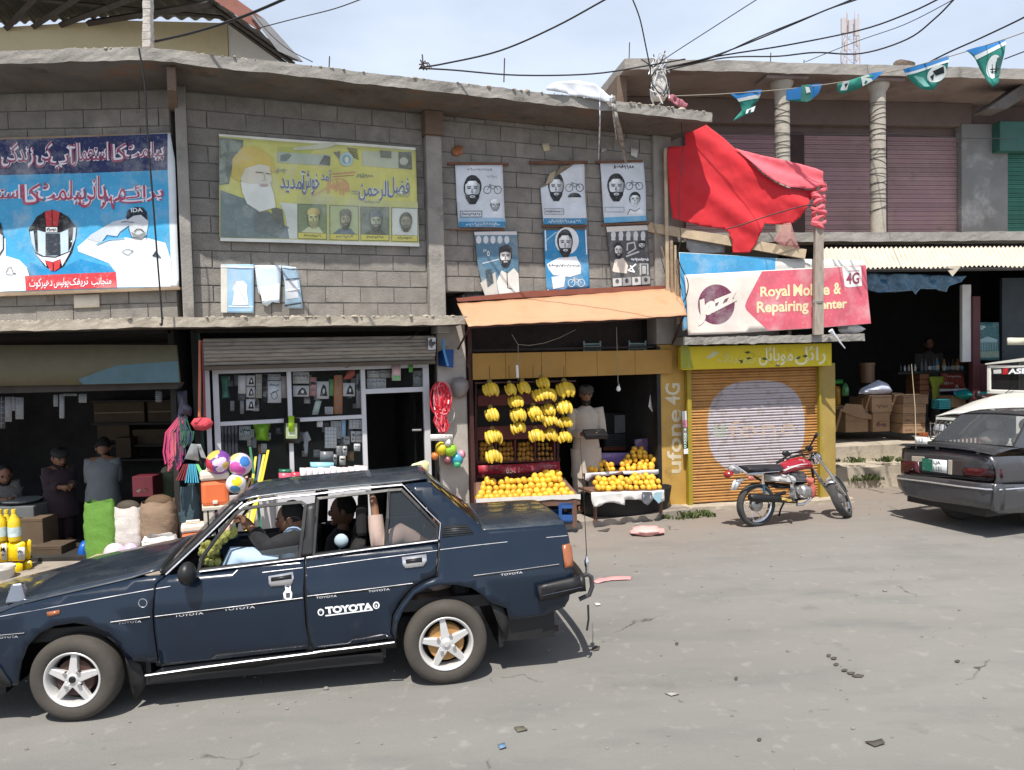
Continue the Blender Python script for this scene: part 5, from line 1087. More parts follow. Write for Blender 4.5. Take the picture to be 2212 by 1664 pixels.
# ---------------------------------------------------------------- the grey saloon at the right edge, seen from behind
GR=Frame(4.95,9.85,-69);GF=Frame(5.43,8.6,21)
grey=mat('grey_car_paint',(.062,.063,.070),.28,metal=.3,var=.1,scale=2,coat=.6,stain=((.12,.11,.105),4,.6,.85))
GS=thing('grey_sedan','dark grey saloon car with a boot spoiler, seen from behind at the right edge','car',GF.P(1.2,0,-.7),None,radians(21))
def quads(name,m,*polys,par=GS,th=.02,bev=.006):
 b=MB()
 for F,o,pts in polys:b.prism([F.hit(*E2(*p),o)for p in pts],F.en*-th)
 return part(name,b,m,par,bevel=bev)
def skin(name,F,o,pts,m,fn=None,par=GS,step=.08,solid=.012,cr=E2):
 q=[F.sz(*cr(*p),o)for p in pts];b=MB();b.cdt(q,lambda a,z:F.P(a,z,o+(fn(a,z)if fn else 0)),step);return part(name,b,m,par,solid=solid)
wr=GR.sz(*E2(950,1040))[0];wl_=GR.sz(*E2(158,1040))[0]
rnd_=lambda a,z:-.10*max(0,abs((a-(wl_+wr)/2)/((wr-wl_)/2))-.8)**2/.04*.5
skin('tail_panel',GR,0,[(178,878),(400,885),(560,900),(760,925),(925,945),(965,1040),(978,1122),(900,1140),(600,1110),(160,1088),(152,985)],grey,rnd_)
skin('tail_light',GR,.02,[(158,972),(325,985),(326,1060),(345,1078),(162,1075)],red_lens,rnd_);skin('tail_light',GR,.02,[(690,1030),(968,1046),(975,1120),(695,1102)],red_lens,rnd_)
quads('reversing_lamp',mat('milky_lens',(.4,.36,.3),.4,var=.05),(GR,.02,[(262,935),(365,940),(362,975),(325,985),(262,975)]));quads('reflector_panel',mat('smoked_lens',(.05,.04,.04),.3,var=.1),(GR,.02,[(595,965),(690,975),(690,1030),(690,1100),(595,1090)]));quads('plate_hanger',mat('milky_lens',(.4,.36,.3)),(GR,.025,[(565,965),(600,970),(596,1092),(562,1085)]))
s=Sheet(GR,.03,E2,GS,eps=.003);pl=s.base([(402,955),(556,970),(558,1078),(402,1056)],S(214,220,220),name='number_plate');s.root=pl;s.begin().poly([(350,950),(440,962),(440,1062),(352,1050)],S(34,104,84),1).text('LJA',[(446,972),(505,978),(505,1010),(446,1006)],S(60,64,70),1,.02).text('1131',[(446,1018),(512,1024),(512,1064),(446,1058)],S(60,64,70),1,.02);s.end('lettering')
bmp=skin('rear_bumper',GR,.07,[(122,1100),(160,1088),(400,1106),(620,1130),(960,1172),(975,1225),(960,1390),(760,1352),(420,1306),(205,1258),(145,1185)],grey,lambda a,z:rnd_(a,z)-.12*max(0,.52-z),solid=.03)
skin('rear_bumper',GF,.03,[(955,1172),(1500,1160),(1500,1395),(1000,1412),(955,1392)],grey,lambda a,z:-.12*max(0,.52-z)-.14*max(0,.12-a)**1.5,solid=.03)
part('bumper_trim',MB().tube([GR.hit(*E2(*p),.085)for p in((132,1116),(400,1148),(650,1184),(880,1210))]+[GF.hit(*E2(*p),.04)for p in((1000,1214),(1250,1196),(1500,1180))],.010,6),trim_white,GS)
skin('rear_quarter',GF,0,[(930,945),(1100,935),(1500,930),(1500,1172),(955,1175),(975,1115),(966,1040)],grey,lambda a,z:-.16*max(0,.1-a)**1.2-.4*max(0,z-.82)**1.5)
T_=lambda F,o,*pts:[F.hit(*E2(*p),o)for p in pts]
deck_r=T_(GR,-.02,(178,878),(400,884),(560,898),(760,922),(925,943));fwd=-GR.en
deck_f=[p+fwd*(.46)+V3((0,0,.07))for p in deck_r]
b=MB();loft(b,deck_r,deck_f,12,.02,UZ,6);part('boot_lid',b,grey,GS,solid=.01)
top=[deck_f[0].lerp(deck_f[-1],t)+fwd*.40+UZ*(.335+.03*sin(pi*t))for t in(.14,.32,.5,.68,.86)]
bot=[deck_f[0].lerp(deck_f[-1],t)+UZ*.012 for t in(.06,.28,.5,.72,.94)]
b=MB();loft(b,bot,top,12,.02,GR.en,6);part('rear_screen',b,mat('rear_glass_clear',(.10,.11,.12),.04,var=0,alpha=.5,spec=.7),GS)
b=MB();b.tube([bot[0]]+bot[1:]+top[::-1],.014,6,closed=True);part('screen_seal',b,trim_black,GS)
roof_b=[p+fwd*1.0+UZ*.02 for p in top];b=MB();loft(b,top,roof_b,12,.03,UZ,6);part('roof',b,grey,GS,solid=.015)
b=MB();b.poly([deck_f[-1],bot[-1],top[-1],roof_b[-1],roof_b[-1]+V3((0,0,-.14))+GF.en*.06,deck_f[-1]+fwd*.5+GF.en*.0]);b.poly([deck_f[0],bot[0],top[0],roof_b[0],roof_b[0]+V3((0,0,-.4)),deck_f[0]+fwd*.9]);part('roof_pillar',b,grey,GS,solid=.02)
q=lambda x,z,o:GR.P(x,z,o)
b=MB();b.hexa([q(x,.26,o)for x,o in((.03,-1.2),(1.31,-1.2),(1.28,-4.0),(.06,-4.0))]+[q(x,z,o)for x,o,z in((.05,-1.2,.9),(1.29,-1.2,.9),(1.24,-4.0,.74),(.1,-4.0,.74))]);part('front_body',b,grey,GS,bevel=.05)
wb=[p+fwd*.75-UZ*.34 for p in roof_b];b=MB();loft(b,roof_b,wb,10,.03,GR.en*-1,6);part('windscreen',b,glass_m,GS)
for x in(.0,1.32):c_=GR.P(x*.9+.07,.28,-3.3);g_=1 if x else-1;wheel(c_+GF.en*(.03*g_),.28,.18,GF.ex*g_,UZ,GF.en*g_,rust,parent=GS)
b=MB();b.prism([roof_b[-1]+V3((0,0,-.14))+GF.en*.06,deck_f[-1]+fwd*.5,deck_f[-1]+fwd*2,roof_b[-1]+fwd*1.5+V3((0,0,-.14))],-GF.en*.01);part('side_window',b,glass_m,GS)
beige=mat('beige_upholstery',(.55,.53,.47),.8,var=.1)
for t in(.36,.72):
 c_=deck_f[0].lerp(deck_f[-1],t)+fwd*.62+UZ*.02;b=MB();b.ball(c_,(.17,.17,.12),12,8);b.ball(c_+V3((0,0,.2)),(.09,.09,.09),12,8);part('seat_back',b,beige,GS)
sp0=T_(GR,-.06,(190,842),(480,848),(700,868),(820,884),(950,912));b=MB()
up_=[p for p in sp0];n_=len(sp0);vs=[]
for p in sp0:vs+=[p+GR.en*.09,p+UZ*.022,p-GR.en*.10+UZ*.012,p-UZ*.02]
b.add(vs,[(i*4+j,(i+1)*4+j,(i+1)*4+(j+1)%4,i*4+(j+1)%4)for i in range(n_-1)for j in range(4)]+[(0,1,2,3),(n_*4-1,n_*4-2,n_*4-3,n_*4-4)],0,True)
for i in(1,3):b.tube([sp0[i],sp0[i]-UZ*.07],.025,6)
part('boot_spoiler',b,grey,GS)
b=MB();b.hexa([GR.P(x,z,o)for z in(.24,.36)for x,o in((.12,-.02),(1.2,-.02),(1.2,-3),(.12,-3))]);b.hexa([GR.P(x,z,o)for z in(.36,.70)for x,o in((.1,-.06),(1.24,-.06),(1.24,-3),(.1,-3))]);part('underbody',b,trim_black,GS)
for s_,o_ in((.30,-.62),(1.14,-1.05)):
 c_=GR.P(s_,.28,o_);M3=(GF.ex,UZ,GF.en if s_>.7 else-GF.en)
 wheel(c_+(GF.en*.02 if s_>.7 else V3()),.28,.18,M3[0]if s_>.7 else-M3[0],UZ,M3[2],rust,parent=GS)
p0=T_(GR,-.02,(300,872))[0];p1=GR.hit(*E2(262,168),-.02)
an=thing('rod_antenna','tall thin rod antenna rising from the boot corner of the grey car','antenna',p0);part('rod',MB().tube([p0,p0.lerp(p1,.5)+V3((.015,0,0)),p1],[.006,.005,.003],6),pale_wood,an)
tg=thing('white_card','small white card tied to the rod antenna of the grey car','card',GR.hit(*E2(345,835),.0));s=Sheet(GR,.0,E2,tg);s.base([(290,770),(392,778),(395,836),(292,834)],S(226,226,222));s.begin().text('12',[(325,785),(360,785),(360,820),(325,820)],S(90,90,96),1);s.end('lettering')
# ---------------------------------------------------------------- white jeep behind it
JW=Frame(7.62,12.3,-62);JS=thing('white_jeep','white open jeep with caged headlamps parked behind the grey saloon','jeep',JW.P(.7,0,.8))
jwhite=mat('white_car_paint',(.74,.73,.68),.35,var=.06,scale=3,coat=.4,stain=((.4,.36,.3),6,.64,.85))
fr_out=[JW.sz(*E2(*p))for p in((880,405),(905,200),(930,172))];
def jp(a,z,o=0.0):return JW.P(a,z,o)
aL,zB=JW.sz(*E2(893,405));zT=JW.sz(*E2(925,178))[1];wj=1.32
b=MB()
for x0,x1,z0,z1 in((aL,aL+.06,zB,zT),(aL+wj-.06,aL+wj,zB,zT),(aL,aL+wj,zT-.05,zT),(aL,aL+wj,zB-.02,zB+.05)):b.fbox(JW,x0,x1,-.03,.02,z0,z1)
fr=part('windscreen_frame',b,jwhite,JS,bevel=.012);part('windscreen',MB().poly([jp(aL+.05,zB+.03),jp(aL+wj-.05,zB+.03),jp(aL+wj-.05,zT-.04),jp(aL+.05,zT-.04)]),mat('dark_windscreen',(.02,.022,.025),.05,var=0,alpha=.75,spec=.6),fr)
s=Sheet(JW,.025,E2,fr,eps=.003);s.begin().poly([(935,205),(1300,190),(1300,250),(932,258)],S(30,30,34),1).poly([(1030,205),(1070,203),(1062,252),(1020,254)],S(206,40,46),2).text('ASE',[(1072,207),(1225,200),(1225,248),(1066,252)],W_,2,.04).text('H',[(1040,208),(1066,207),(1058,248),(1030,250)],S(150,30,36),3,.02).poly([(945,218),(1010,212),(1012,245),(948,248)],S(206,206,206),2);s.end('sun_strip')
b=MB();cz=zT+.02;b.add([jp(aL-.01,cz,.04),jp(aL+wj+.01,cz,.04),jp(aL+wj,cz+.12,-1.9),jp(aL,cz+.12,-1.9),jp(aL+wj/2,cz+.06,.04),jp(aL+wj/2,cz+.2,-1.9)]+[jp(a,zB-.36,o)for a,o in((aL,-.9),(aL+wj,-.9),(aL+wj,-2.1),(aL,-2.1))]+[jp(a,cz+.05,-.9)for a in(aL,aL+wj)],[(0,4,5,3),(4,1,2,5),(3,9,6,10),(2,8,7,11),(3,9,8,2,5)]);b.hexa([jp(aL+.02,zB-.6,o)for o in(-.02,)]*0+[jp(aL,.45,-.05),jp(aL+wj,.45,-.05),jp(aL+wj,.45,-2.2),jp(aL,.45,-2.2),jp(aL,zB-.35,-.05),jp(aL+wj,zB-.35,-.05),jp(aL+wj,zB-.35,-2.2),jp(aL,zB-.35,-2.2)]);part('body_tub',b,jwhite,JS,solid=.02)
ho=1.6;hz=zB-.06
ne=[jp(aL+.10,hz,.05),jp(aL+.12,hz-.06,.6),jp(aL+.16,hz-.14,1.1),jp(aL+.18,hz-.22,ho)];fe=[jp(aL+wj-.10,hz,.05),jp(aL+wj-.12,hz-.06,.6),jp(aL+wj-.16,hz-.14,1.1),jp(aL+wj-.18,hz-.22,ho)]
b=MB();loft(b,ne,fe,14,.07,UZ,12);part('bonnet',b,jwhite,JS,solid=.02)
b=MB();b.hexa([jp(aL+.18,.62,ho),jp(aL+wj-.18,.62,ho),jp(aL+wj-.08,.62,.1),jp(aL+.08,.62,.1),ne[3]-UZ*.01,fe[3]-UZ*.01,fe[0]-UZ*.01,ne[0]-UZ*.01]);part('engine_bay',b,jwhite,JS)
gz=hz-.26
b=MB();b.fbox(JW,aL+.2,aL+wj-.2,ho,ho+.03,.66,gz);g_=part('grille',b,trim_black,JS,bevel=.01)
for k in range(9):part('grille_bar',MB().fbox(JW,aL+.42+k*.06,aL+.435+k*.06,ho+.03,ho+.045,.68,gz-.02),jwhite,g_)
for a_ in(aL+.28,aL+wj-.28):
 M=Matrix.Translation(jp(a_,gz-.16,ho+.03))@Matrix((JW.ex,UZ,JW.en)).transposed().to_4x4();h_=part('headlamp',MB().lathe([(.105,0),(.11,.03),(.095,.045),(.05,.06),(0,.065)],20,M),mat('lamp_glass',(.65,.66,.68),.1,metal=.5,var=.05),JS)
 b=MB()
 for t in(-.1,-.03,.04,.11):b.tube([jp(a_+t,gz-.30,ho+.06),jp(a_+t,gz-.29,ho+.13),jp(a_+t,gz-.03,ho+.13),jp(a_+t,gz-.02,ho+.05)],.007,5)
 for z_ in(gz-.26,gz-.16,gz-.05):b.tube([jp(a_-.12,z_,ho+.06),jp(a_-.11,z_,ho+.132),jp(a_+.12,z_,ho+.132),jp(a_+.13,z_,ho+.06)],.007,5)
 part('lamp_cage',b,chrome,h_)
for a0,a1 in((aL-.16,aL+.20),(aL+wj-.20,aL+wj+.16)):
 b=MB();q0=[jp(a0,.62,ho+.12),jp(a0,.74,ho+.02),jp(a0,.80,ho-.3),jp(a0,.80,.25)];q1=[jp(a1,.62,ho+.12),jp(a1,.74,ho+.02),jp(a1,.80,ho-.3),jp(a1,.80,.25)];loft(b,q0,q1,10,.01,UZ,4);part('front_wing',b,jwhite,JS,solid=.02)
 c_=jp((a0+a1)/2-.07,.36,ho-.35);wheel(c_ if a0<aL+.3 else c_,.36,.2,JW.en,UZ,-JW.ex,rust,parent=JS,rimm=jwhite)
part('front_bumper',MB().fbox(JW,aL-.1,aL+wj+.1,ho+.15,ho+.25,.45,.58),trim_black,JS,bevel=.01)
b=MB();b.cdt([JW.sz(*E2(*p),ho-.2)for p in((640,562),(860,572),(860,605),(640,595))],lambda a,z:JW.P(a,z,ho-.2));part('indicator',MB().fbox(JW,aL-.1,aL+.0,ho-.1,ho+.0,.82,.9),amber,JS,bevel=.01)
s=Sheet(JW,ho-.1,E2,JS,eps=.004);s.begin().poly([(640,562),(755,568),(752,598),(640,590)],S(214,206,206),1).text('FOUR',[(648,568),(745,572),(745,594),(650,588)],S(150,30,50),2,.02).poly([(770,572),(860,572),(860,600),(768,600)],S(196,60,80),1);s.end('bonnet_sticker')
q0=jp(aL-.08,zB-.04,.1);b=MB();b.ball(q0,(.055,.05,.075),10,8);b.tube([q0,jp(aL+.05,zB-.1,.05)],.015,6);part('wing_mirror',b,trim_black,JS)
part('wiper',MB().tube([jp(aL+.3,zB+.0,.04),jp(aL+.45,zB+.12,.04)],.006,5),trim_black,JS)
for k in range(2):
 b=MB();b.ball(jp(aL+.45+.5*k,zB+.05,-.7),(.2,.2,.3),10,8);part('seat',b,cabin,JS)
# ---------------------------------------------------------------- cloth, awnings, wires
F=None
def mnz(p,s_=1.0,seed=0.0):return mnoise.noise(V3((p[0]*s_+seed,p[1]*s_+seed*.7,seed)))
YP=Frame(0,10.72,0)
red_cloth=mat('red_cloth',(.56,.018,.028),.8,var=.12,scale=3,sheen=.15,bump=.15,bscale=60);red_pale=mat('red_cloth_sunlit',(.74,.12,.15),.8,var=.1,scale=4,sheen=.15,bump=.15,bscale=60)  # second red is the same cloth, paled in colour for sun on the flap
RC=thing('red_cloth','big red cloth slung from the roof corner to a timber pole','cloth',YP.hit(*F3(1000,1500)))
def cl(a,z):
 p0=YP.sz(*F3(560,500));p1=YP.sz(*F3(1650,1100));t=(a-p0[0])/(p1[0]-p0[0]);d=z-(p0[1]+(p1[1]-p0[1])*t)
 fold=.04*sin(9*(z+.55*a)+1.2*sin(2*a))+.016*sin(17*(z+.7*a)+2)+.03*mnz((a,z),4)+.012*mnz((a*1.5,z),13)
 return .12+.10*max(0,min(1,.5-d))*.6+fold*(.4+max(0,min(1,t))*.6)
def clothpart(name,pts,m,fn,step=.06,F_=YP,cr=F3,par=None,th=.004,o0=0):
 q=[F_.sz(*cr(*p),o0)for p in pts];b=MB();b.cdt(q,lambda a,z:F_.P(a,z,fn(a,z)),step);return part(name,b,m,par,solid=th,angle=80)
clothpart('sheet',[(548,478),(640,545),(760,640),(870,722),(955,805),(1040,880),(1100,945),(1160,1010),(1250,1075),(1380,1120),(1570,1135),(1590,1165),(1530,1260),(1470,1360),(1390,1418),(1185,1405),(1140,1510),(1120,1570),(1070,1640),(930,1640),(930,1560),(900,1478),(870,1450),(700,1430),(560,1395),(450,1368),(430,1200),(412,1000),(408,860),(418,792),(550,785),(548,640),(560,560)],red_cloth,cl,.035,par=RC,o0=.16)
def cl2(a,z):
 p0=YP.sz(*F3(955,800));p1=YP.sz(*F3(1600,960));t=(a-p0[0])/(p1[0]-p0[0]);zt=p0[1]+(p1[1]-p0[1])*t
 return cl(a,z)+.015+.22*max(0,zt-z)+.014*sin(28*z+10*a)
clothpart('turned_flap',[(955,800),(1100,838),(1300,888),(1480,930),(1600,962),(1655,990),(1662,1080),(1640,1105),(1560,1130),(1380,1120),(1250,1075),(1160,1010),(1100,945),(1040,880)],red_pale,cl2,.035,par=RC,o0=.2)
clothpart('bundled_corner',[(395,400),(440,395),(490,430),(560,470),(550,500),(500,500),(450,470),(400,440)],mat('faded_pink_cloth',(.35,.13,.16),.9,var=.3,scale=12),lambda a,z:.12+.06*mnz((a,z),14),.03,par=RC)
clothpart('sheer_tail',[(1300,1425),(1350,1420),(1385,1500),(1420,1590),(1430,1620),(1300,1600),(1210,1560),(1260,1490)],mat('sheer_red_cloth',(.55,.26,.24),.8,var=.1,alpha=.45),lambda a,z:.2+.03*sin(30*a),.04,par=RC)
part('cord',MB().tube([YP.hit(*F3(*p),.42)for p in((885,1450),(1000,1418),(1200,1350),(1400,1290),(1530,1258),(1600,1268))],.008,5),wire_mat,RC)
pole=thing('timber_pole','upright grey timber pole in front of the pink phone shop banner','pole',JF.hit(1767,722,.5));b=MB()
tp,bt=JF.hit(1769,405,.5),JF.hit(1767,724,.5);b.hexa([bt+JF.ex*x+JF.en*y for x,y in((-.07,.03),(.07,.03),(.07,-.03),(-.07,-.03))]+[tp+JF.ex*x+JF.en*y for x,y in((-.055,.03),(.055,.03),(.055,-.03),(-.055,-.03))]);part('post',b,mat('grey_timber',(.33,.28,.235),.85,var=.25,scale=6,stretch=(4,4,1),bump=.3),pole,bevel=.006)
b=MB()
for k in range(11):c_=tp.lerp(bt,.0+.026*k);b.tube([c_+JF.ex*((.07+.012*sin(k*2.3))*cos(t))+JF.en*(.05*sin(t))+UZ*(.035*sin(t+k*1.7))for t in[2*pi*j/12 for j in range(12)]],[.03+.012*sin(k+j)for j in range(12)],6,closed=True)
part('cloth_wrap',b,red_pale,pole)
b=MB();c_=tp.lerp(bt,.78);
for k in range(3):b.tube([c_+UZ*(.012*k)+JF.ex*(.078*cos(t))+JF.en*(.04*sin(t))for t in[2*pi*j/10 for j in range(10)]],.006,4,closed=True)
part('rag_tie',b,mat('grey_rag',(.3,.28,.26),.9),pole)
tb=thing('leaning_timber','long pale timber leaning from the block wall down to the pole','timber',YP.hit(*F3(880,1480)))
a_,e_=YP.hit(*F3(255,1432),.12),YP.hit(*F3(1520,1650),.16);d_=(e_-a_).normalized();n_=V3((0,-1,0));w_=d_.cross(n_)
part('plank',MB().hexa([a_+w_*x+n_*y for x,y in((-.065,0),(.065,0),(.065,-.04),(-.065,-.04))]+[e_+w_*x+n_*y for x,y in((-.065,0),(.065,0),(.065,-.04),(-.065,-.04))]),pale_wood,tb,bevel=.005)
for x0,y0,x1,y1,lab in((1410,480,1445,600,'thin brown stick slanting down past the torn charcoal poster'),(1440,590,1466,640,'short bent stick by the right end of the orange awning')):
 part_=thing('stick',lab,'stick',MF.hit(x1,y1,.1));part('rod',MB().tube([MF.hit(x0,y0,.06),MF.hit((x0+x1)/2+3,(y0+y1)/2,.12),MF.hit(x1,y1,.1)],.008,5),wood,part_)
ps=thing('timber_stack','upright splintered timbers in the gap left of the blue banner','timber',JF.hit(1455,720,.1))
for i,(x0,x1,y0,y1)in enumerate(((1437,1444,320,640),(1449,1455,520,660),(1458,1462,530,640),(1462,1468,560,700))):part('batten',MB().fpx(JF,x0,y0,x1,y1,.1+.05*i,.13+.05*i),(pale_wood,wood)[i%2],ps,bevel=.003)
sc=thing('plastic_scrap','crumpled grey plastic sheet tucked behind the blue banner','plastic sheet',YP.hit(1540,545));clothpart('sheet',[(560,1530),(640,1480),(860,1500),(870,1640),(600,1650),(560,1600)],mat('grey_plastic',(.36,.36,.37),.4,var=.2,scale=8),lambda a,z:.02+.04*mnz((a,z),9),.05,par=sc)
wp_=mat('white_plastic',(.62,.64,.68),.35,var=.12,scale=6);SLF=Frame(*MF.P(0,0,.80).to_2d(),22)
ws=thing('white_plastic_sheet','white plastic sheet weighted on the edge of the grey roof slab','plastic sheet',SLF.hit(1270,195));clothpart('sheet',[(805,30),(850,0),(900,-8),(1010,-14),(1120,8),(1165,45),(1200,85),(1232,92),(1205,130),(1140,112),(1080,102),(960,78),(880,62),(810,48)],wp_,lambda a,z:.02+.03*mnz((a,z),6)+.012*mnz((a,z),19),.04,SLF,lambda x,y:C3(x,y+20),ws)
for pts,wdt,lab,m_ in(([(1150,88),(1152,250),(1148,400),(1143,512)],.016,'narrow white plastic ribbon hanging from the roof edge',wp_),([(1228,95),(1232,180),(1240,300),(1258,385)],.02,'short pale ribbon hanging beside the wider strip',wp_),([(1236,100),(1262,260),(1290,420),(1318,530)],.06,'wide grey cloth strip hanging from the roof edge over the right poster',mat('grey_strip',(.27,.25,.22),.85,var=.2))):
 r_=thing('ribbon',lab,'ribbon',SLF.hit(*C3(*pts[-1])));P_=[SLF.hit(*C3(*p),.03)for p in pts];P_[-1]=MF.hit(*C3(*pts[-1]),.12);P_[-2]=P_[-3].lerp(P_[-1],.5);b=MB()
 for i in range(3):
  for j in range(3):
   A_,B_=P_[i].lerp(P_[i+1],j/3),P_[i].lerp(P_[i+1],(j+1)/3);tw=.3*sin(i*3+j);tw2=.3*sin(i*3+j+1);ex_=MF.ex*wdt/2
   b.add([A_-ex_+MF.en*wdt*tw,A_+ex_-MF.en*wdt*tw,B_+ex_-MF.en*wdt*tw2,B_-ex_+MF.en*wdt*tw2],[(0,1,2,3)],0,True)
 part('strip',b,m_,r_,solid=.002)
# ---- awnings
orange=mat('orange_sheet',(.50,.285,.165),.55,var=.06,scale=3,stain=[((.44,.21,.10),2,.58,.8),((.58,.38,.23),5,.6,.85)],bump=.1,bscale=6)
OA=thing('orange_awning','faded orange sheet metal awning sloping over the fruit shop','awning',MF.P(.0,2.85,.4))
def aw(u,v,o=0.0):
 bk=(987+(1466-987)*u,655-36*u);fr_=(1012+(1484-1012)*u,706-24*u)
 p=MF.hit(*bk,.03).lerp(MF.hit(*fr_,.80),v);return p+UZ*(o+.003*sin(u*60)+.006*sin(u*7)*v)
b=MB();b.grid(aw,60,6);part('sheet',b,orange,OA,solid=.006)
b=MB();b.prism([MF.hit(*C3(*p),.05)for p in((228,1398),(700,1352),(1200,1330),(1590,1316),(1590,1345),(1200,1362),(700,1392),(240,1420))],MF.en*.02);part('flashing',b,mat('rust_red_strip',(.22,.07,.045),.7,var=.2),OA)
for u in(.01,.99):part('bracket',MB().tube([aw(u,.95)-UZ*.01,MF.P((aw(u,.2)-MF.O).dot(MF.ex),2.32,.02)],.014,6),red_post,OA)
b=MB();b.tube([aw(t,.97)-UZ*.02 for t in(0,.25,.5,.75,1)],.014,6);part('front_rail',b,red_post,OA)
zinc=mat('cream_corrugated_sheet',(.50,.44,.35),.55,var=.1,scale=4,stain=((.3,.22,.15),3,.62,.8))
CA=thing('corrugated_awning','long cream corrugated sheet awning over the open shop at the right','awning',RF.P(.5,3.5,1.6))
def ca(u,v):
 s0,s1=sv(1770,545,1.25)[0],3.9;s_=s0+(s1-s0)*u
 zb,zf=3.74,sv(2000,578,1.5)[1];return RF.P(s_,zb+(zf-zb)*v+.016*sin(s_*2*pi/.076)+.02*mnz((s_,v),1.5)*v,1.27+.23*v)
b=MB();b.grid(ca,440,3);part('sheet',b,zinc,CA,angle=80)
part('front_batten',MB().tube([ca(t,.9)-UZ*.05 for t in(0,.5,1)],.03,4),dark,CA)
b=MB();pt=RF.hit(*E3(1112,105),1.5);b.add([pt+V3((-.12,0,.03)),pt+V3((.14,0,.03)),pt+V3((0,0,-.13))],[(0,1,2)]);part('torn_corner',b,zinc,CA,solid=.004)
tarp=mat('blue_tarpaulin',(.05,.13,.21),.25,var=.25,scale=5,spec=.7,bump=.5,bscale=7)
BT=thing('blue_tarpaulin','crumpled shiny blue tarpaulin hanging under the corrugated awning','tarpaulin',RF.hit(1970,620,2.0))
TF=Frame(*RF.P(0,0,1.3).to_2d(),7.5);clothpart('sheet',[(365,150),(520,155),(800,160),(1060,170),(1225,175),(1190,225),(1080,262),(1070,312),(985,290),(840,285),(820,335),(780,300),(640,312),(480,318),(375,285)],tarp,lambda a,z:.06*mnz((a,z*.5),5)+.04*mnz((a,z),14)+.03*sin(16*a+8*z),.035,TF,E3,BT)
# ---- string of pennants
ST=[at(*C4(*p),Y)for p,Y in(((120,557),11.3),((430,545),11.1),((690,528),10.9),((850,514),10.7),((1040,492),10.4),((1200,468),10.2),((1395,424),9.9),((1520,398),9.6),((1757,334),9.2),((1862,303),9.0),((2110,224),8.6),((2290,160),8.2))]
bs=thing('pennant_string','thin cord strung across the right building carrying party pennants','string',ST[2]);part('cord',MB().tube(ST,.006,5),mat('pale_cord',(.3,.27,.22),.8,var=0),bs)
TEAL,PBL,PWH,PDK=S(44,128,116),S(48,120,184),S(214,222,222),S(28,40,44)
def pennant(i,Y,out,bands,lab,amp=.05,seed=0):
 f=Frame(0,Y,0);t=thing('pennant',lab,'flag',f.hit(*C4(*out[0])),'pennants on the string');s=Sheet(f,0,C4,t,lambda a,z:amp*sin(9*a+seed)+amp*.6*sin(13*z+seed),eps=.004,step=.06)
 s.base(out,TEAL,m=cloth_ink,solid=.002)
 for sgn in(1,):
  s.begin()
  for pts,c,l in bands:s.poly(pts,c,l)
  s.end('print',cloth_ink)
pennant(0,11.0,[(525,540),(690,528),(675,585),(628,632),(664,612),(655,650),(605,662),(538,693),(592,630),(575,585)],[([(525,540),(690,528),(684,558),(560,568)],PBL,1),([(560,566),(684,556),(678,575),(572,584)],PWH,1),([(615,632),(660,615),(652,645),(610,655)],PWH,1),([(622,640),(640,630),(636,645)],PDK,2)],'small twisted teal and blue pennant, leftmost on the string',.05,1)
pennant(1,10.55,[(846,516),(1040,492),(1022,545),(985,577),(960,592),(925,585),(850,570)],[([(846,516),(1040,492),(1022,545),(985,575),(850,568)],PBL,1),([(922,500),(965,498),(985,580),(960,590),(925,583)],S(60,120,112),2),([(940,510),(960,515),(972,540),(950,545)],PWH,3)],'bunched bright blue pennant between the two round pillars',.05,2)
pennant(2,10.0,[(1142,480),(1200,462),(1300,440),(1392,424),(1325,480),(1255,512),(1165,528),(1145,510)],[([(1290,442),(1392,424),(1325,478)],PBL,1),([(1265,450),(1300,442),(1325,478),(1280,500)],PWH,1),([(1175,468),(1212,460),(1205,510),(1165,512)],PWH,1),([(1185,480),(1205,475),(1195,500)],PDK,2)],'rolled green and white pennant at the right round pillar',.06,3)
pennant(3,9.4,[(1508,402),(1630,368),(1757,334),(1752,440),(1690,520),(1640,505),(1590,465),(1540,428)],[([(1508,402),(1630,368),(1757,334),(1756,360),(1530,420)],PBL,1),([(1530,420),(1756,360),(1755,374),(1542,430)],PWH,1),(ell(1705,430,48,44,18,-.5),PWH,1),([(1680,415),(1730,395),(1740,430),(1700,440)],PDK,2),([(1672,440),(1690,430),(1690,465)],PDK,2),([(1590,430),(1640,440),(1680,500),(1650,490)],S(120,180,172),1)],'large teal pennant with a white roundel below the roof edge',.05,4)
pennant(4,8.8,[(1860,304),(1985,264),(2110,224),(2095,370),(2080,470),(2040,498),(1985,418),(1920,345)],[([(1860,304),(1985,264),(2110,224),(2108,236),(1912,330)],PBL,1),([(1912,332),(2108,236),(2107,258),(1930,350)],PWH,1),(ell(2050,378,42,66,20,.1),PWH,1),([(2065,330),(2095,318),(2090,420),(2060,440)],S(60,104,100),2)]+[([(x0,y0),(x1,y1),(x1+5,y1+5),(x0+4,y0+6)],PDK,3)for x0,y0,x1,y1 in((2030,390,2080,385),(2040,360,2046,410),(2060,350,2066,412),(2036,405,2070,400))],'largest teal pennant with white roundel, highest against the sky at right',.04,5)
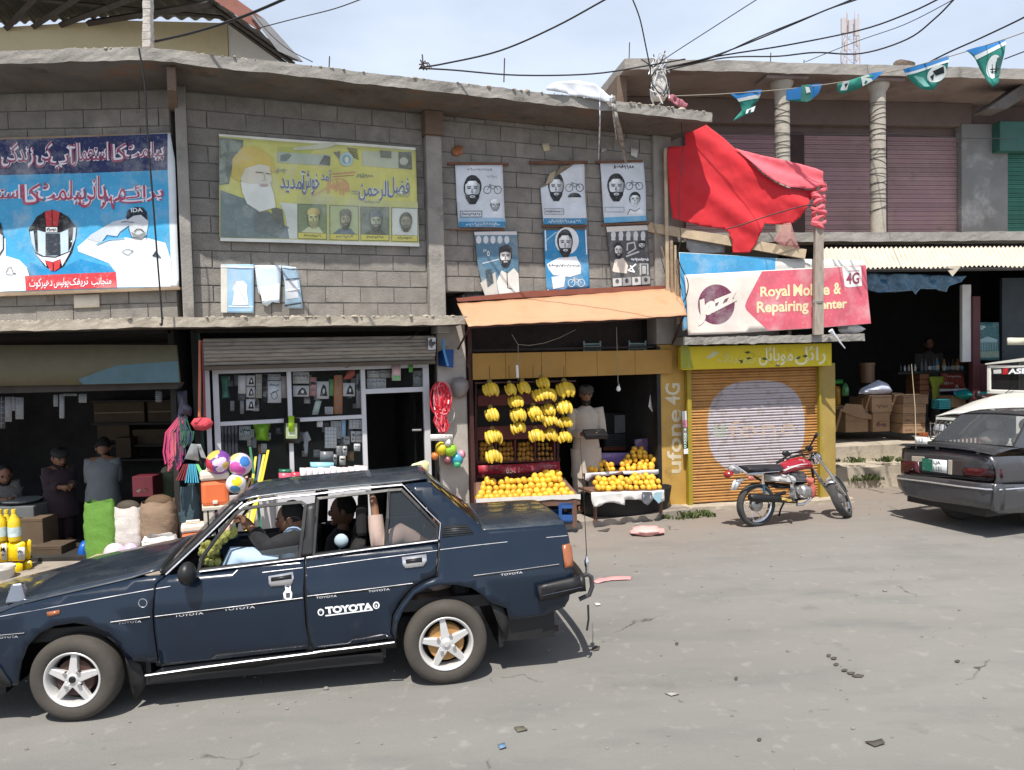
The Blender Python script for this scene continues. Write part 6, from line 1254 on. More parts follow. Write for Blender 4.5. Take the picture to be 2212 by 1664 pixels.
# ---- overhead cables, each its own run
def cable(pts,lab,r=.009,Y0=9.0,Y1=9.0,name='cable'):
 n=len(pts);P_=[at(x,y,Y0+(Y1-Y0)*i/(n-1))for i,(x,y)in enumerate(pts)]
 Q=[]
 for i in range(n-1):
  p0,p1,p2,p3=P_[max(0,i-1)],P_[i],P_[i+1],P_[min(n-1,i+2)]
  for k in range(6):
   t=k/6;Q.append(.5*((2*p1)+(p2-p0)*t+(2*p0-5*p1+4*p2-p3)*t*t+(3*p1-p0-3*p2+p3)*t**3))
 Q.append(P_[-1]);t_=thing(name,lab,'cable',P_[n//2],'overhead cables');part('strand',MB().tube(Q,r,5),wire_mat,t_)
cable([(325,92),(420,70),(520,38),(620,-4),(700,-40)],'thick cable from the slim roof column up over the house eave',.014,8.0,7.0)
cable([(555,62),(640,40),(720,20),(785,-3),(860,-30)],'thin cable crossing the sky right of the house roof',.007,11,9)
cable([(545,28),(580,70),(620,105),(675,134)],'slack thin wire drooping along the house roof edge',.006,12,9.2)
cable([(908,146),(960,138),(1080,110),(1200,58),(1310,-2),(1400,-50)],'black cable rising right from the roof bracket over the middle pillar',.010,8.9,8)
cable([(908,148),(980,152),(1120,163),(1280,160),(1400,142),(1480,128)],'low black cable lying along the receding roof edge',.010,8.9,10.4)
cable([(1365,-5),(1382,40),(1395,100),(1405,150)],'single wire dropping from above onto the wired column stub',.009,10,10.6)
cable([(1412,145),(1450,118),(1540,60),(1640,-4),(1700,-40)],'thin straight wire climbing right from the column stub',.006,10.6,9)
cable([(1415,150),(1520,128),(1620,92),(1720,50),(1790,20),(1860,-4),(1950,-40)],'upper black cable of the bundle fanning right from the stub',.010,10.6,9)
cable([(1415,152),(1530,128),(1640,80),(1760,32),(1850,-5),(1900,-30)],'second black cable of the bundle fanning right from the stub',.009,10.6,9)
cable([(1415,154),(1540,124),(1700,98),(1860,65),(1960,30),(2030,-3),(2100,-40)],'middle black cable running under the cell tower from the stub',.010,10.6,8.5)
cable([(1418,158),(1560,126),(1680,122),(1760,114),(1860,116),(1960,85),(2020,40),(2060,0),(2090,-30)],'lowest sagging black cable dipping across the cell tower',.010,10.6,8.5)
cable([(1740,134),(1850,90),(1950,55),(2040,10),(2090,-20)],'thin slanting wire behind the cell tower bundle',.006,13,9)
cable([(1960,160),(2040,118),(2120,82),(2212,38),(2300,-10)],'black cable rising right past the teal pennants',.010,10,8)
cable([(2170,128),(2212,112),(2300,80)],'short thin wire at the right edge beside the largest pennant',.007,9,8.5)
cable([(1600,292),(1700,290),(1850,292),(1940,290),(2070,298),(2200,300)],'pale line tied across the two round pillars',.006,12.05,11.9)
cable([(300,105),(312,180),(318,280),(330,430),(340,560),(350,690),(346,700)],'black cable hanging down across the road safety banner',.009,7.5,7.7)
cable([(1470,235),(1474,330),(1466,430),(1470,520),(1462,560),(1474,640)],'thin cord hanging down beside the red cloth',.005,10.1,10.1)
cable([(1462,545),(1470,575),(1486,610),(1482,640),(1466,668)],'looped black wire at the left edge of the blue banner',.007,10.3,10.3)
cable([(940,690),(880,735),(800,775),(745,795)],'pale slack wire from the ledge corner to the hardware shop window',.004,9.2,9.0)
def rods(name,lab,cat,base,items,r=.008,m=None,grp=None):
 t_=thing(name,lab,cat,base,grp)
 for pts in items:part('rod',MB().tube(pts,r,5),m or mat('rusty_rod',(.06,.04,.03),.8,var=.2),t_)
for x,y,h,lab in((710,140,18,'bent starter bar on the roof edge above the yellow banner'),(1088,160,34,'slim starter bar on the roof edge right of the wire bracket'),(1358,132,40,'tall starter bar left of the wired column stub'),(1663,150,36,'starter bar on the right roof edge left of the tower'),(1735,152,22,'short starter bar on the right roof edge')):
 b0=at(x,y,9.6 if x<1300 else 11.9);rods('starter_bar',lab,'steel bar',b0,[[b0-UZ*.1,at(x+2,y-h,b0.y)]],.008,grp='starter bars on the roofs')
b0=at(915,152,8.75);rods('wire_bracket','tangled black wire bracket on the roof edge over the middle pillar','bracket',b0,[[b0,at(912,118,8.75)],[at(905,140,8.75),at(925,136,8.75),at(932,146,8.75)],[at(905,150,8.75),at(918,132,8.7),at(930,150,8.7)],[at(908,130,8.75),at(922,152,8.75)]],.008)
cs_=thing('column_stub','stub of a concrete column wound with white wires on the roof corner','column',at(1425,215,10.55));b0=at(1424,216,10.6);b1=at(1422,150,10.6);w_=.09
part('core',MB().hexa([b0+V3((x,y,0))for x,y in((-w_,-w_),(w_,-w_),(w_,w_),(-w_,w_))]+[b1+V3((x,y,0))for x,y in((-w_,-w_),(w_,-w_),(w_,w_),(-w_,w_))]),mat('pale_stub',(.5,.47,.44),.9,var=.3,scale=12,bump=.6),cs_,bevel=.02)
rr=random.Random(3)
for k in range(12):
 c_=b0.lerp(b1,rr.uniform(.0,1.25));r_=rr.uniform(.06,.14);ph=rr.uniform(0,6)
 part('wire_coil',MB().tube([c_+V3((r_*cos(t+ph),-.05+r_*.7*sin(t+ph),rr.uniform(-.05,.05)+.1*sin(2*t)))for t in[5.2*j/9 for j in range(10)]],.008,5),(wp_,wire_mat)[k%3==0],cs_)
for x,y in((1385,128),(1412,118),(1437,110)):part('starter_bar',MB().tube([b1+V3((rr.uniform(-.06,.06),0,-.05)),at(x,y,10.6)],.008,5),wire_mat,cs_)
b0=at(2010,150,11.9)
rc=thing('slim_column','slim unfinished concrete column standing on the left roof edge','column',at(320,104,7.9));c0,c1=at(320,106,7.9),at(320,-60,7.9)
b=MB();n_=10
for i in range(n_):p,q=c0.lerp(c1,i/n_),c0.lerp(c1,(i+1)/n_);k0=.042+rr.uniform(-.004,.004);b.hexa([p+V3((x*k0,y*k0,0))for x,y in((-1,-1),(1,-1),(1,1),(-1,1))]+[q+V3((x*k0,y*k0,.002))for x,y in((-1,-1),(1,-1),(1,1),(-1,1))])
part('shaft',b,mat('rough_pale_concrete',(.46,.43,.40),.95,var=.35,scale=14,bump=.8,bscale=40),rc,bevel=.008)
rub=mat('rubble',(.33,.31,.28),.95,var=.3,scale=9,bump=.5)
def stone(lab,cat,c,r,m=rub,name='stone',grp=None,seed=0,sq=.6):
 b=MB();b.ball((0,0,0),1,9,6,fn=lambda p:p*(1+.35*mnoise.noise(p*1.7+V3((seed,seed,0)))));b.v=[V3((p.x*r[0],p.y*r[1],p.z*r[2]))+V3(c)for p in b.v]
 t_=part(name,b,m);tag(t_,lab,cat,grp);return t_
stone('white lumpy sack lying on the end of the kiosk slab','sack',JF.hit(1838,712,.2),(.19,.12,.07),mat('white_sacking',(.6,.6,.6),.8,var=.15,scale=12,bump=.4),'small_sack',None,3)
stone('cream sack slumped on the ledge below the green shutter','sack',RF.hit(2150,512,1.0),(.36,.16,.07),mat('cream_sacking',(.6,.52,.36),.85,var=.2,scale=9,bump=.4),'small_sack',None,8)
stone('heap of dark twigs on the right roof edge behind the pennants','debris',at(1950,146,12.2),(.2,.12,.11),mat('twig_heap',(.12,.09,.07),.95,var=.4,scale=20,bump=1),'debris_heap',None,5)
b=MB();p0,p1=JF.hit(*F5(1665,735),.5),JF.hit(*F5(1825,935),.5);b.tube([p0,p0.lerp(p1,.25),p1],[.035,.02,.006],8);tag(part('pale_stick',b,wp_),'pale pointed stick hanging over the kiosk slab edge','stick')
# ---- cell tower far behind
TW=thing('cell_tower','distant lattice telecom tower with white antenna panels above the right roof','tower',at(1838,200,70));tw=mat('hazed_tower_steel',(.5,.4,.39),.6,metal=.2,var=.1);wpn=mat('antenna_panel',(.46,.43,.43),.5,var=.05)  # steel lightened so that distance haze sits in the tower's colour
tb0=at(1838,200,70);H=at(1838,36,70).z-tb0.z;w0,w1=.62,.48
cor=lambda k,h:tb0+V3(((w0+(w1-w0)*h/H)*(1,-1,-1,1)[k],(w0+(w1-w0)*h/H)*(1,1,-1,-1)[k],h))
for k in range(4):part('leg',MB().tube([cor(k,0),cor(k,H)],.05,5),tw,TW)
b=MB();h=0
while h<H-.5:
 for k in range(4):b.tube([cor(k,h),cor((k+1)%4,h+.9)],.02,4);b.tube([cor(k,h),cor((k+1)%4,h)],.02,4)
 h+=.9
part('lattice',b,tw,TW)
for x,y0,y1,wd in((1822,40,72,.32),(1836,44,70,.22),(1851,42,78,.3),(1826,90,110,.12),(1852,80,100,.16),(1850,110,132,.12),(1818,110,136,.1)):p=at(x,(y0+y1)/2,69.2);hh=(at(x,y0,69.2).z-at(x,y1,69.2).z)/2;part('antenna_panel',MB().box(p.x-wd*.65,p.x+wd*.65,p.y-.1,p.y+.1,p.z-hh,p.z+hh),wpn,TW)
for x in(1829,1846):p=at(x,36,70);part('spike',MB().tube([p-UZ*1.4,p+UZ*.4],.03,4),tw,TW)
# ---------------------------------------------------------------- motorcycle leaning by the orange shutter
g0,g1=ground(*E1(600,1440)),ground(*E1(2000,1300));MO=Frame(g0.x,g0.y,20)
MC=thing('red_motorcycle','small red tanked motorcycle with chrome mudguards parked before the orange shutter','motorcycle',MO.P(.6,0),None,radians(20))
red_gloss=mat('red_tank_paint',(.30,.012,.025),.18,var=.08,coat=.8,scale=5);mc_black=mat('satin_black',(.012,.012,.013),.4,var=.15)
alloy=mat('dull_alloy',(.42,.42,.42),.45,metal=.8,var=.25,scale=18,stain=((.08,.07,.06),14,.5,.68));vinyl=mat('seat_vinyl',(.02,.02,.024),.5,var=.15,scale=8)
def mp_(x,y,o=0.0):return MO.hit(*E1(x,y),o)
def mtube(name,pts,r,m,o=0.0,par=MC,n=8):return part(name,MB().tube([mp_(p[0],p[1],p[2]if len(p)>2 else o)for p in pts],r,n),m,par)
mpil=lambda name,pts,th,m,o=0.0,dm=None,rough=0,par=MC:pillow(name,MO,E1,pts,o,th,m,par,dm,.03,rough)
def bwheel(c_,ex,out,R,label,up=UZ):
 M=Matrix((ex,up,out)).transposed().to_4x4();M.translation=c_;w=bpy.data.objects.new('wheel',None);link(w,M,MC)
 part('tyre',MB().lathe([(R-.055,-.035),(R-.03,-.05),(R-.008,-.042),(R,-.018),(R,.018),(R-.008,.042),(R-.03,.05),(R-.055,.035)],44,M,cap=False),mat('grey_tyre',(.05,.05,.05),.85,var=.2,scale=9,bump=.2),w)
 part('rim',MB().lathe([(R-.07,-.022),(R-.052,-.036),(R-.05,.036),(R-.07,.022),(R-.07,-.022)],44,M,cap=False),chrome,w)
 part('hub',MB().lathe([(0,.05),(.05,.05),(.085,.03),(.085,-.03),(.05,-.05),(0,-.05)],20,M),alloy,w)
 for k in range(18):
  a=2*pi*k/18;part('spoke',MB().tube([M@V3((.08*cos(a+.5*(-1)**k),.08*sin(a+.5*(-1)**k),.03*(-1)**k)),M@V3(((R-.06)*cos(a),(R-.06)*sin(a),0))],.0025,4),chrome,w)
 return w
RW=mp_(552,1090);RW.z=.272;bwheel(RW,MO.ex,MO.en,.272,'rear')
af=radians(56);fex=V3((cos(af),sin(af),0));fout=V3((sin(af),-cos(af),0));FW=at(*E1(1838,1000),g1.y+.02);FW.z=.255;fup=(UZ*cos(radians(24))-fout*sin(radians(24)));fo2=(fout*cos(radians(24))+UZ*sin(radians(24)))
bwheel(FW,fex,fo2,.272,'front',fup)
mpil('fuel_tank',[(922,500),(1000,450),(1100,408),(1230,384),(1340,418),(1380,500),(1388,560),(1360,575),(1150,608),(980,636),(925,632),(912,580)],.13,red_gloss,0,.09)
fl=Sheet(MO,.125,E1,MC,eps=.002);fl.begin().poly([(960,590),(1080,530),(1250,492),(1345,488),(1340,500),(1250,510),(1100,556),(1000,600)],S(220,220,220),1).poly([(1165,545),(1300,500),(1345,505),(1290,530)],S(206,196,196),1).poly([(1205,420),(1290,425),(1300,470),(1285,468),(1275,438),(1215,436)],S(190,160,164),1);fl.end('tank_stripe')
mpil('seat',[(262,520),(420,505),(600,498),(780,495),(918,497),(925,560),(915,605),(700,622),(440,640),(360,590),(300,550)],.12,vinyl,0,.05)
mtube('seat_trim',[(440,640,.12),(700,622,.125),(915,606,.12)],.006,chrome)
for sg in(.13,-.13):mtube('grab_rail',[(215,505,sg*.7),(300,560,sg),(440,660,sg),(655,650,sg)],.014,chrome)
mpil('tail_cowl',[(130,560),(160,510),(215,500),(290,560),(320,640),(250,650),(150,625)],.08,mat('grey_plastic_cowl',(.3,.3,.31),.4,var=.1),0)
mpil('tail_light',[(62,640),(110,590),(180,590),(190,680),(120,712),(72,700)],.075,mat('red_tail_lens',(.28,.015,.015),.25,var=.05,spec=.6),0)
mpil('rear_mudguard',[(160,880),(200,770),(250,720),(400,710),(330,770),(270,860),(250,900),(165,895)],.06,mat('bright_mudguard',(.62,.62,.64),.25,metal=.7,var=.08),0)
mpil('number_plate',[(178,830),(200,760),(235,730),(250,760),(235,840),(190,880)],.015,mat('white_paint',(.62,.62,.62)),.05)
for sg in(.15,-.15):mpil('indicator',[(430,705),(450,680),(500,678),(528,700),(520,740),(480,755),(440,740)],.035,mat('pink_lens',(.4,.11,.09),.3,var=.1),sg)
mtube('shock_absorber',[(655,655,.13),(668,800,.13)],.022,chrome);mtube('shock_absorber',[(668,790,.13),(682,945,.13)],.016,mat('blue_shock',(.06,.16,.26),.3,metal=.5,var=.1))
mtube('swing_arm',[(560,1090,.09),(760,1000,.09),(1000,930,.08)],.022,mc_black)
mpil('side_cover',[(708,650),(850,645),(1030,636),(1092,700),(1062,790),(900,775),(720,760)],.14,mat('white_side_cover',(.58,.58,.57),.35,var=.08),0,.03)
mpil('air_box',[(690,770),(900,780),(1070,800),(1085,860),(980,870),(860,875),(760,830),(700,800)],.12,mc_black,0,.05)
mpil('crankcase',[(1150,800),(1240,780),(1320,800),(1350,900),(1330,1000),(1240,1030),(1150,1010),(1110,920)],.14,alloy,0,.06,.012)
b=MB();c_=mp_(1215,905,.13);b.lathe([(.0,.02),(.045,.02),(.055,.0),(.055,-.05)],18,Matrix.Translation(c_)@Matrix((MO.ex,UZ,MO.en)).transposed().to_4x4());part('engine_cover',b,steel,MC)
b=MB()
for k in range(7):q=[mp_(1095+k*4,640+k*20,.09),mp_(1300+k*4,620+k*22,.09)];b.prism([q[0],q[1],q[1]-UZ*.007,q[0]-UZ*.007],MO.en*-.18)
part('cylinder_fins',b,alloy,MC);mpil('cylinder',[(1110,640),(1290,625),(1320,790),(1140,800)],.075,mc_black,0,.05)
mpil('engine_bracket',[(1085,815),(1130,810),(1180,1010),(1120,1040),(1060,1000)],.02,alloy,.14)
mtube('kick_lever',[(1040,650,.13),(1110,740,.15),(1165,1020,.15)],.012,chrome)
mtube('silencer',[(455,1008,.13),(470,1008,.13),(650,1020,.14),(900,1030,.13),(1080,1060,.12),(1180,1075,.1)],[.04,.05,.052,.046,.03,.02],mc_black,n=14)
mpil('heat_shield',[(905,1000),(990,1010),(1090,1040),(1160,1072),(1060,1075),(930,1050)],.02,mat('yellow_shield',(.55,.38,.11),.4,metal=.3,var=.1),.165)
mtube('header_pipe',[(1320,700,.07),(1420,760,.09),(1425,900,.09),(1380,1040,.09),(1290,1110,.1),(1180,1120,.1)],.018,chrome)
mpil('leg_guard_cloth',[(1308,720),(1350,700),(1440,712),(1430,770),(1468,850),(1455,940),(1450,1000),(1400,1042),(1362,1010),(1350,880),(1372,830),(1330,770)],.05,mat('salmon_cloth',(.42,.11,.08),.8,var=.2,scale=12),.08,.05,.012)
mtube('frame_tube',[(1360,420,0),(1420,600,0),(1440,760,0),(1330,1020,0),(1060,1060,0),(820,1020,0),(700,780,0),(430,640,0)],.017,mc_black);mtube('frame_tube',[(1380,440,0),(1000,600,0),(700,640,0)],.016,mc_black)
mtube('foot_rest',[(1120,1040,.1),(1130,1045,.24)],.014,black_rubber);mtube('side_stand',[(1000,1050,-.08),(930,1190,-.18),(905,1290,-.22)],.012,mc_black)
hd=mp_(1355,330);ax_=FW;fl_=fout
for sg in(.085,-.085):
 t0,t1=hd+fl_*sg,ax_+fo2*sg*.95+UZ*.01;part('fork_leg',MB().tube([t0,t0.lerp(t1,.5),t0.lerp(t1,.52),t1],[.017,.017,.024,.022],10),chrome if sg>0 else alloy,MC)
b=MB()
def fg(u,v):a=radians(20+130*u);w=(v-.5)*2;r=.30-.03*w*w;return FW+fex*(cos(a+.5)*-r)+fup*(sin(a+.5)*r)+fo2*(.065*w)
b.grid(fg,18,6);part('front_mudguard',b,mat('bright_mudguard',(.62,.62,.64)),MC,solid=.004)
hl=hd.lerp(ax_,.14)+fex*.13;part('headlamp',MB().ball(hl,(.085,.085,.085),14,10),chrome,MC);part('speedometer',MB().ball(hd+fex*.05+UZ*.06,(.05,.05,.04),12,8),mc_black,MC)
gl,gr_=mp_(862,476,-.30),mp_(1490,30,.26);hc=hd+UZ*.05
part('handlebar',MB().tube([gl,gl.lerp(hc,.5)+UZ*.04,hc,hc.lerp(gr_,.45)+UZ*.0,gr_],.012,8),mc_black,MC)
for p,q in((gl,hc),(gr_,hc)):part('grip',MB().tube([p,p.lerp(q,.24)],.019,8),black_rubber,MC);part('lever',MB().tube([p.lerp(q,.3)+UZ*.01,p.lerp(q,.1)+V3((.05,-.02,.03))],.006,5),steel,MC)
b=MB();rr=random.Random(9)
for k in range(5):p=hd+V3((rr.uniform(-.1,.1),rr.uniform(-.1,.05),rr.uniform(-.02,.06)));b.tube([gl.lerp(hc,.3+.1*k),p,hd+V3((.02,0,-.12))],.005,5)
part('control_cables',b,wire_mat,MC)
for p,q in((mp_(1010,330,.26),.12),):part('mirror',MB().ball(p,(.05,.02,.035),10,6),mc_black,MC);part('mirror_stem',MB().tube([p,mp_(1100,390,.2)],.006,5),mc_black,MC)
# ---------------------------------------------------------------- fruit shop
mango_m=mat('mango_skin',(.80,.44,.04),.38,var=.14,scale=16,rand=.22,sss=.08,spec=.45,stain=[((.72,.29,.03),9,.55,.75),((.55,.42,.05),6,.6,.75),((.30,.14,.03),22,.66,.74)])
dull_m=mat('dull_mango_skin',(.50,.24,.04),.45,var=.16,scale=14,rand=.2)
def mango_mesh(seed,m):
 b=MB();b.ball((0,0,0),1,10,7,fn=lambda p:V3((p.x*(1+.10*p.z),p.y*.92,p.z*1.06-.05*p.x))*(1+.06*mnoise.noise(p*1.3+V3((seed,0,0)))));return b.mesh('mango',m)
MGM=[mango_mesh(i*3.1,mango_m)for i in range(4)];MGD=[mango_mesh(i*2.3+9,dull_m)for i in range(3)]
def mango(p,r,label,grp,ms=MGM,rnd=random):
 o=bpy.data.objects.new('mango',rnd.choice(ms));link(o,Matrix.Translation(p)@Matrix.Rotation(rnd.uniform(0,6.28),4,'Z')@Matrix.Rotation(rnd.uniform(-.6,.6),4,'X')@Matrix.Diagonal((r,r,r*rnd.uniform(.98,1.12),1)));return tag(o,label,'mango',grp)
rr=random.Random(21)
paper=mat('white_paper',(.66,.64,.60),.75,var=.12,scale=8);tray_wood=mat('tray_wood',(.16,.085,.06),.8,var=.3,scale=5)
sd=thing('fruit_stand','low sloping wooden stand under the large mango heap left of the vendor','stand',MF.P(-.7,.08,.35))
def fq(x,y,o):return MF.hit(*D3(x,y),o)
LB,RB_=fq(262,1372,.62),fq(1022,1338,.62)
b=MB();b.prism([LB,RB_,RB_-UZ*.12,LB-UZ*.12],MF.en*-.03);part('front_board',b,tray_wood,sd,bevel=.004)
b=MB();bl_,br_=fq(262,1215,.10),fq(900,1180,.10);b.prism([LB-UZ*.02,RB_-UZ*.02,br_-UZ*.05,bl_-UZ*.05],UZ*-.03);part('shelf',b,tray_wood,sd)
b=MB();q=[]
for i in range(15):t=i/14;p=LB.lerp(RB_,t)+MF.en*.012;q.append((p+UZ*.015,p+UZ*(-.035-.02*rr.random())))
b.add([p for a in q for p in a],[(2*i,2*i+1,2*i+3,2*i+2)for i in range(14)]);part('paper_lining',b,paper,sd,solid=.003)
for p in(LB.lerp(RB_,.06),LB.lerp(RB_,.94),bl_,br_):part('leg',MB().tube([p-UZ*.06,V3((p.x,p.y,.075))],.03,4),tray_wood,sd)
bx_=thing('blue_crate','blue plastic crate standing on the apron under the left fruit stand','crate',fq(950,1530,.6));b0=fq(985,1535,.62);b1=fq(880,1535,.62);h_=.24
part('base',MB().hexa([b1,b0,b0-MF.en*.4,b1-MF.en*.4]+[p+UZ*.02 for p in(b1,b0,b0-MF.en*.4,b1-MF.en*.4)]),mat('blue_plastic',(.03,.10,.30),.4,var=.1),bx_)
for p,q_ in((b1,b0),(b0,b0-MF.en*.4),(b0-MF.en*.4,b1-MF.en*.4),(b1-MF.en*.4,b1)):
 part('side',MB().prism([p,q_,q_+UZ*.09,p+UZ*.09],UZ.cross(q_-p).normalized()*.015),mat('blue_plastic',(.03,.10,.30)),bx_);part('side',MB().prism([p+UZ*.17,q_+UZ*.17,q_+UZ*.24,p+UZ*.24],UZ.cross(q_-p).normalized()*.015),mat('blue_plastic',(.03,.10,.30)),bx_)
 part('corner_post',MB().tube([p,p+UZ*.24],.02,4),mat('blue_plastic',(.03,.10,.30)),bx_)
ML='ripe yellow mango %s of the large heap left of the vendor'
for ri,(y,x0,x1,o)in enumerate(((1350,292,985,.54),(1318,312,950,.46),(1280,322,930,.37),(1238,350,905,.28),(1205,690,905,.24),(1188,770,880,.2))):
 x=x0
 while x<=x1:
  mango(fq(x+rr.uniform(-6,6),y-(x-600)*.045+rr.uniform(-6,6),o)+MF.en*rr.uniform(-.015,.015),rr.uniform(.040,.050),ML%('in the front row','in the second row','in the third row','in the fourth row','in the short fifth row','at the very top')[ri],'mangoes in the large left heap',rnd=rr);x+=44
for i in range(26):mango(fq(rr.uniform(320,920),rr.uniform(1225,1330),.2),.04,ML%'half buried behind the rows','mangoes in the large left heap',rnd=rr)
cr_=thing('fruit_rack','dark red wooden rack of four fruit compartments behind the bananas','rack',MF.P(-.8,.09,-.5));rackm=mat('rack_red',(.13,.03,.025),.6,var=.25,scale=5)
for x0,y0,x1,y1 in((270,1085,880,1110),(270,840,850,940),(275,610,820,690),(270,1190,880,1215)):
 b=MB();b.prism([fq(x0,y0,-.28),fq(x1,y0-20,-.28),fq(x1,y1-20,-.28),fq(x0,y1,-.28)],MF.en*-.04);part('shelf_board',b,rackm,cr_,bevel=.004)
for x in(272,410,550,695,838):b=MB();b.prism([fq(x-6,935,-.27),fq(x+6,935,-.27),fq(x+6,1095,-.27),fq(x-6,1095,-.27)],MF.en*-.12);part('divider',b,rackm,cr_)
b=MB();b.prism([fq(262,560,-.5),fq(860,560,-.5),fq(860,1240,-.5),fq(262,1240,-.5)],MF.en*-.03);part('back_board',b,slot,cr_)
for x in(262,862):b=MB();b.prism([fq(x-8,520,-.26),fq(x+8,520,-.26),fq(x+8,1240,-.26),fq(x-8,1240,-.26)],MF.en*-.05);part('upright',b,red_post,cr_)
for ci,(x0,x1,nm)in enumerate(((285,400,'first'),(422,540,'second'),(562,685,'third'),(708,828,'fourth'))):
 for r in range(4):
  for k in range(4):mango(fq(x0+15+(x1-x0-30)*k/3+rr.uniform(-5,5),965+r*36+rr.uniform(-5,5),-.30-.03*(3-r)),.034 if ci<3 else .026,'dull shaded fruit packed in the %s rack compartment from the left'%nm,'fruit in the %s rack compartment'%nm,MGD,rr)
rb=thing('red_fruit_box','faded red and white printed fruit box lying across the rack front','box',fq(570,1185,.0));s=Sheet(MF,.0,D3,rb,eps=.003)
s.base([(278,1122),(560,1112),(868,1092),(876,1158),(560,1178),(282,1186)],S(150,30,48),solid=.03);s.begin().poly([(278,1122),(470,1115),(400,1180),(282,1186)],S(150,140,136),4).text('6501',[(480,1135),(575,1130),(575,1172),(480,1178)],S(206,200,196),5);scribble(s,600,1115,850,1130,S(200,150,160),12,3,5,5);scribble(s,600,1135,840,1160,S(170,90,100),6,5,5,5);scribble(s,330,1135,440,1165,S(70,60,60),7,4,5,6);s.end('lettering')
rs2=thing('tiered_stand','two tier fruit stand draped with white cloth right of the vendor','stand',MF.P(1.0,.08,.3))
for(x0,y0,x1,y1,o)in((1120,1315,1632,1300,.55),(1070,1185,1596,1155,.12)):
 a_,c_=fq(x0,y0,o),fq(x1,y1,o);b=MB();b.prism([a_,c_,c_-MF.en*.42,a_-MF.en*.42],UZ*-.03);part('shelf',b,tray_wood,rs2)
cw=[(1108,1318),(1300,1312),(1500,1308),(1635,1300),(1642,1380),(1600,1398),(1555,1360),(1500,1385),(1440,1368),(1355,1372),(1350,1412),(1270,1392),(1200,1395),(1150,1422),(1125,1425),(1108,1370)]
clothpart('cloth_drape',cw,mat('white_cloth',(.70,.68,.66),.85,var=.1,scale=8,sheen=.1),lambda a,z:.60+.02*sin(25*a+6*z)+.015*mnz((a,z),12),.04,MF,D3,rs2,o0=.6)
clothpart('cloth_drape',[(1068,1180),(1130,1172),(1280,1165),(1420,1160),(1595,1150),(1598,1180),(1560,1190),(1450,1195),(1345,1188),(1330,1160),(1230,1200),(1120,1200),(1085,1240),(1060,1225)],mat('white_cloth',(.70,.68,.66)),lambda a,z:.14+.02*sin(22*a+6*z),.04,MF,D3,rs2,o0=.14)
s=Sheet(MF,.635,D3,rs2,lambda a,z:.02*sin(25*a+6*z),eps=.004);s.begin().poly([(1480,1315),(1540,1312),(1550,1370),(1520,1415),(1480,1390),(1468,1350)],S(84,88,96),1).poly([(1560,1320),(1625,1315),(1620,1385),(1590,1396),(1555,1360)],S(150,190,206),1);scribble(s,1490,1330,1535,1375,S(200,200,204),5,3,2);s.end('printed_plastic')
for p in(fq(1130,1320,.5),fq(1610,1305,.5),fq(1600,1180,.0),fq(1130,1200,.0)):part('leg',MB().tube([p,V3((p.x,p.y,.075))],.022,4),tray_wood,rs2)
tbc=fq(1360,1440,.12);tub=thing('black_tub','wide black rubber tub under the cloth draped fruit stand','tub',V3((tbc.x,tbc.y,.075)));b=MB();b.lathe([(0,.0),(.60,.0),(.66,.10),(.70,.30),(.67,.30),(.6,.05),(0,.04)],28,Matrix.Translation((tbc.x,tbc.y,.08))@Matrix.Rotation(MF.rz,4,'Z')@Matrix.Diagonal((1.0,.45,1,1)));part('shell',b,black_rubber,tub)
for lab,grp,y0,rows in(('yellow mango in the cone heap on the upper right tier','mangoes in the tall right heap',0,((1150,1330,1575,.06),(1122,1335,1570,.0),(1092,1345,1560,-.06),(1060,1375,1550,-.12),(1030,1410,1500,-.18),(1008,1425,1475,-.22))),('ripe orange mango in the small low heap on the upper left tier','mangoes in the small upper heap',0,((1155,1100,1290,.06),(1125,1130,1280,.0),(1100,1155,1200,-.05))),('bright yellow mango on the cloth covered lower tier','mangoes on the lower right tier',0,((1290,1150,1630,.49),(1255,1135,1600,.42),(1225,1150,1590,.34),(1200,1420,1570,.28)))):
 for ri,(y,x0,x1,o)in enumerate(rows):
  x=x0;l2=lab+(', '+('front','second','third','fourth','fifth','top')[ri]+' row')
  while x<=x1:mango(fq(x+rr.uniform(-7,7),y-(x-x0)*.02+rr.uniform(-7,7),o),rr.uniform(.036,.048),l2,grp,MGM,rr);x+=41
pb=thing('purple_box','purple and white printed carton behind the small mango heap','carton',fq(1245,1090,-.3));s=Sheet(MF,-.3,D3,pb,eps=.003);s.base([(1140,1030),(1380,1028),(1385,1120),(1142,1120)],S(120,96,150),solid=.04);s.begin().poly([(1145,1035),(1225,1033),(1226,1070),(1146,1072)],S(196,192,206),4);scribble(s,1240,1040,1370,1060,S(196,190,206),10,4,4,5);scribble(s,1240,1066,1370,1090,S(190,180,200),10,7,4,5);s.end('print')
pb=thing('purple_crate','tall purple and orange printed carton standing beside the cone heap','carton',fq(1490,1060,-.3));s=Sheet(MF,-.28,D3,pb,eps=.003);s.base([(1420,932),(1558,915),(1590,1060),(1585,1100),(1425,1060)],S(80,40,92),solid=.04);s.begin().poly([(1455,965),(1540,960),(1545,1040),(1460,1040)],S(170,96,40),4).poly([(1462,950),(1530,945),(1530,960),(1464,966)],S(170,150,190),4);s.end('print')
ban_m=mat('banana_skin',(.62,.42,.035),.42,var=.14,scale=10,rand=.15,stain=((.16,.09,.02),18,.64,.74));stem_m=mat('banana_stem',(.22,.16,.04),.7,var=.3)
def finger(L_,bend_):
 pts=[];
 for i in range(8):t=i/7;a=bend_*t;pts.append(V3((0,L_*sin(a)/bend_*1.0*.55,-L_*t+L_*.12*(1-cos(a)))))
 return MB().tube(pts,[.010,.017,.024,.027,.027,.024,.017,.007],8).mesh('banana',ban_m)
FM=[finger(.155,1.3),finger(.145,1.6),finger(.15,1.1)]
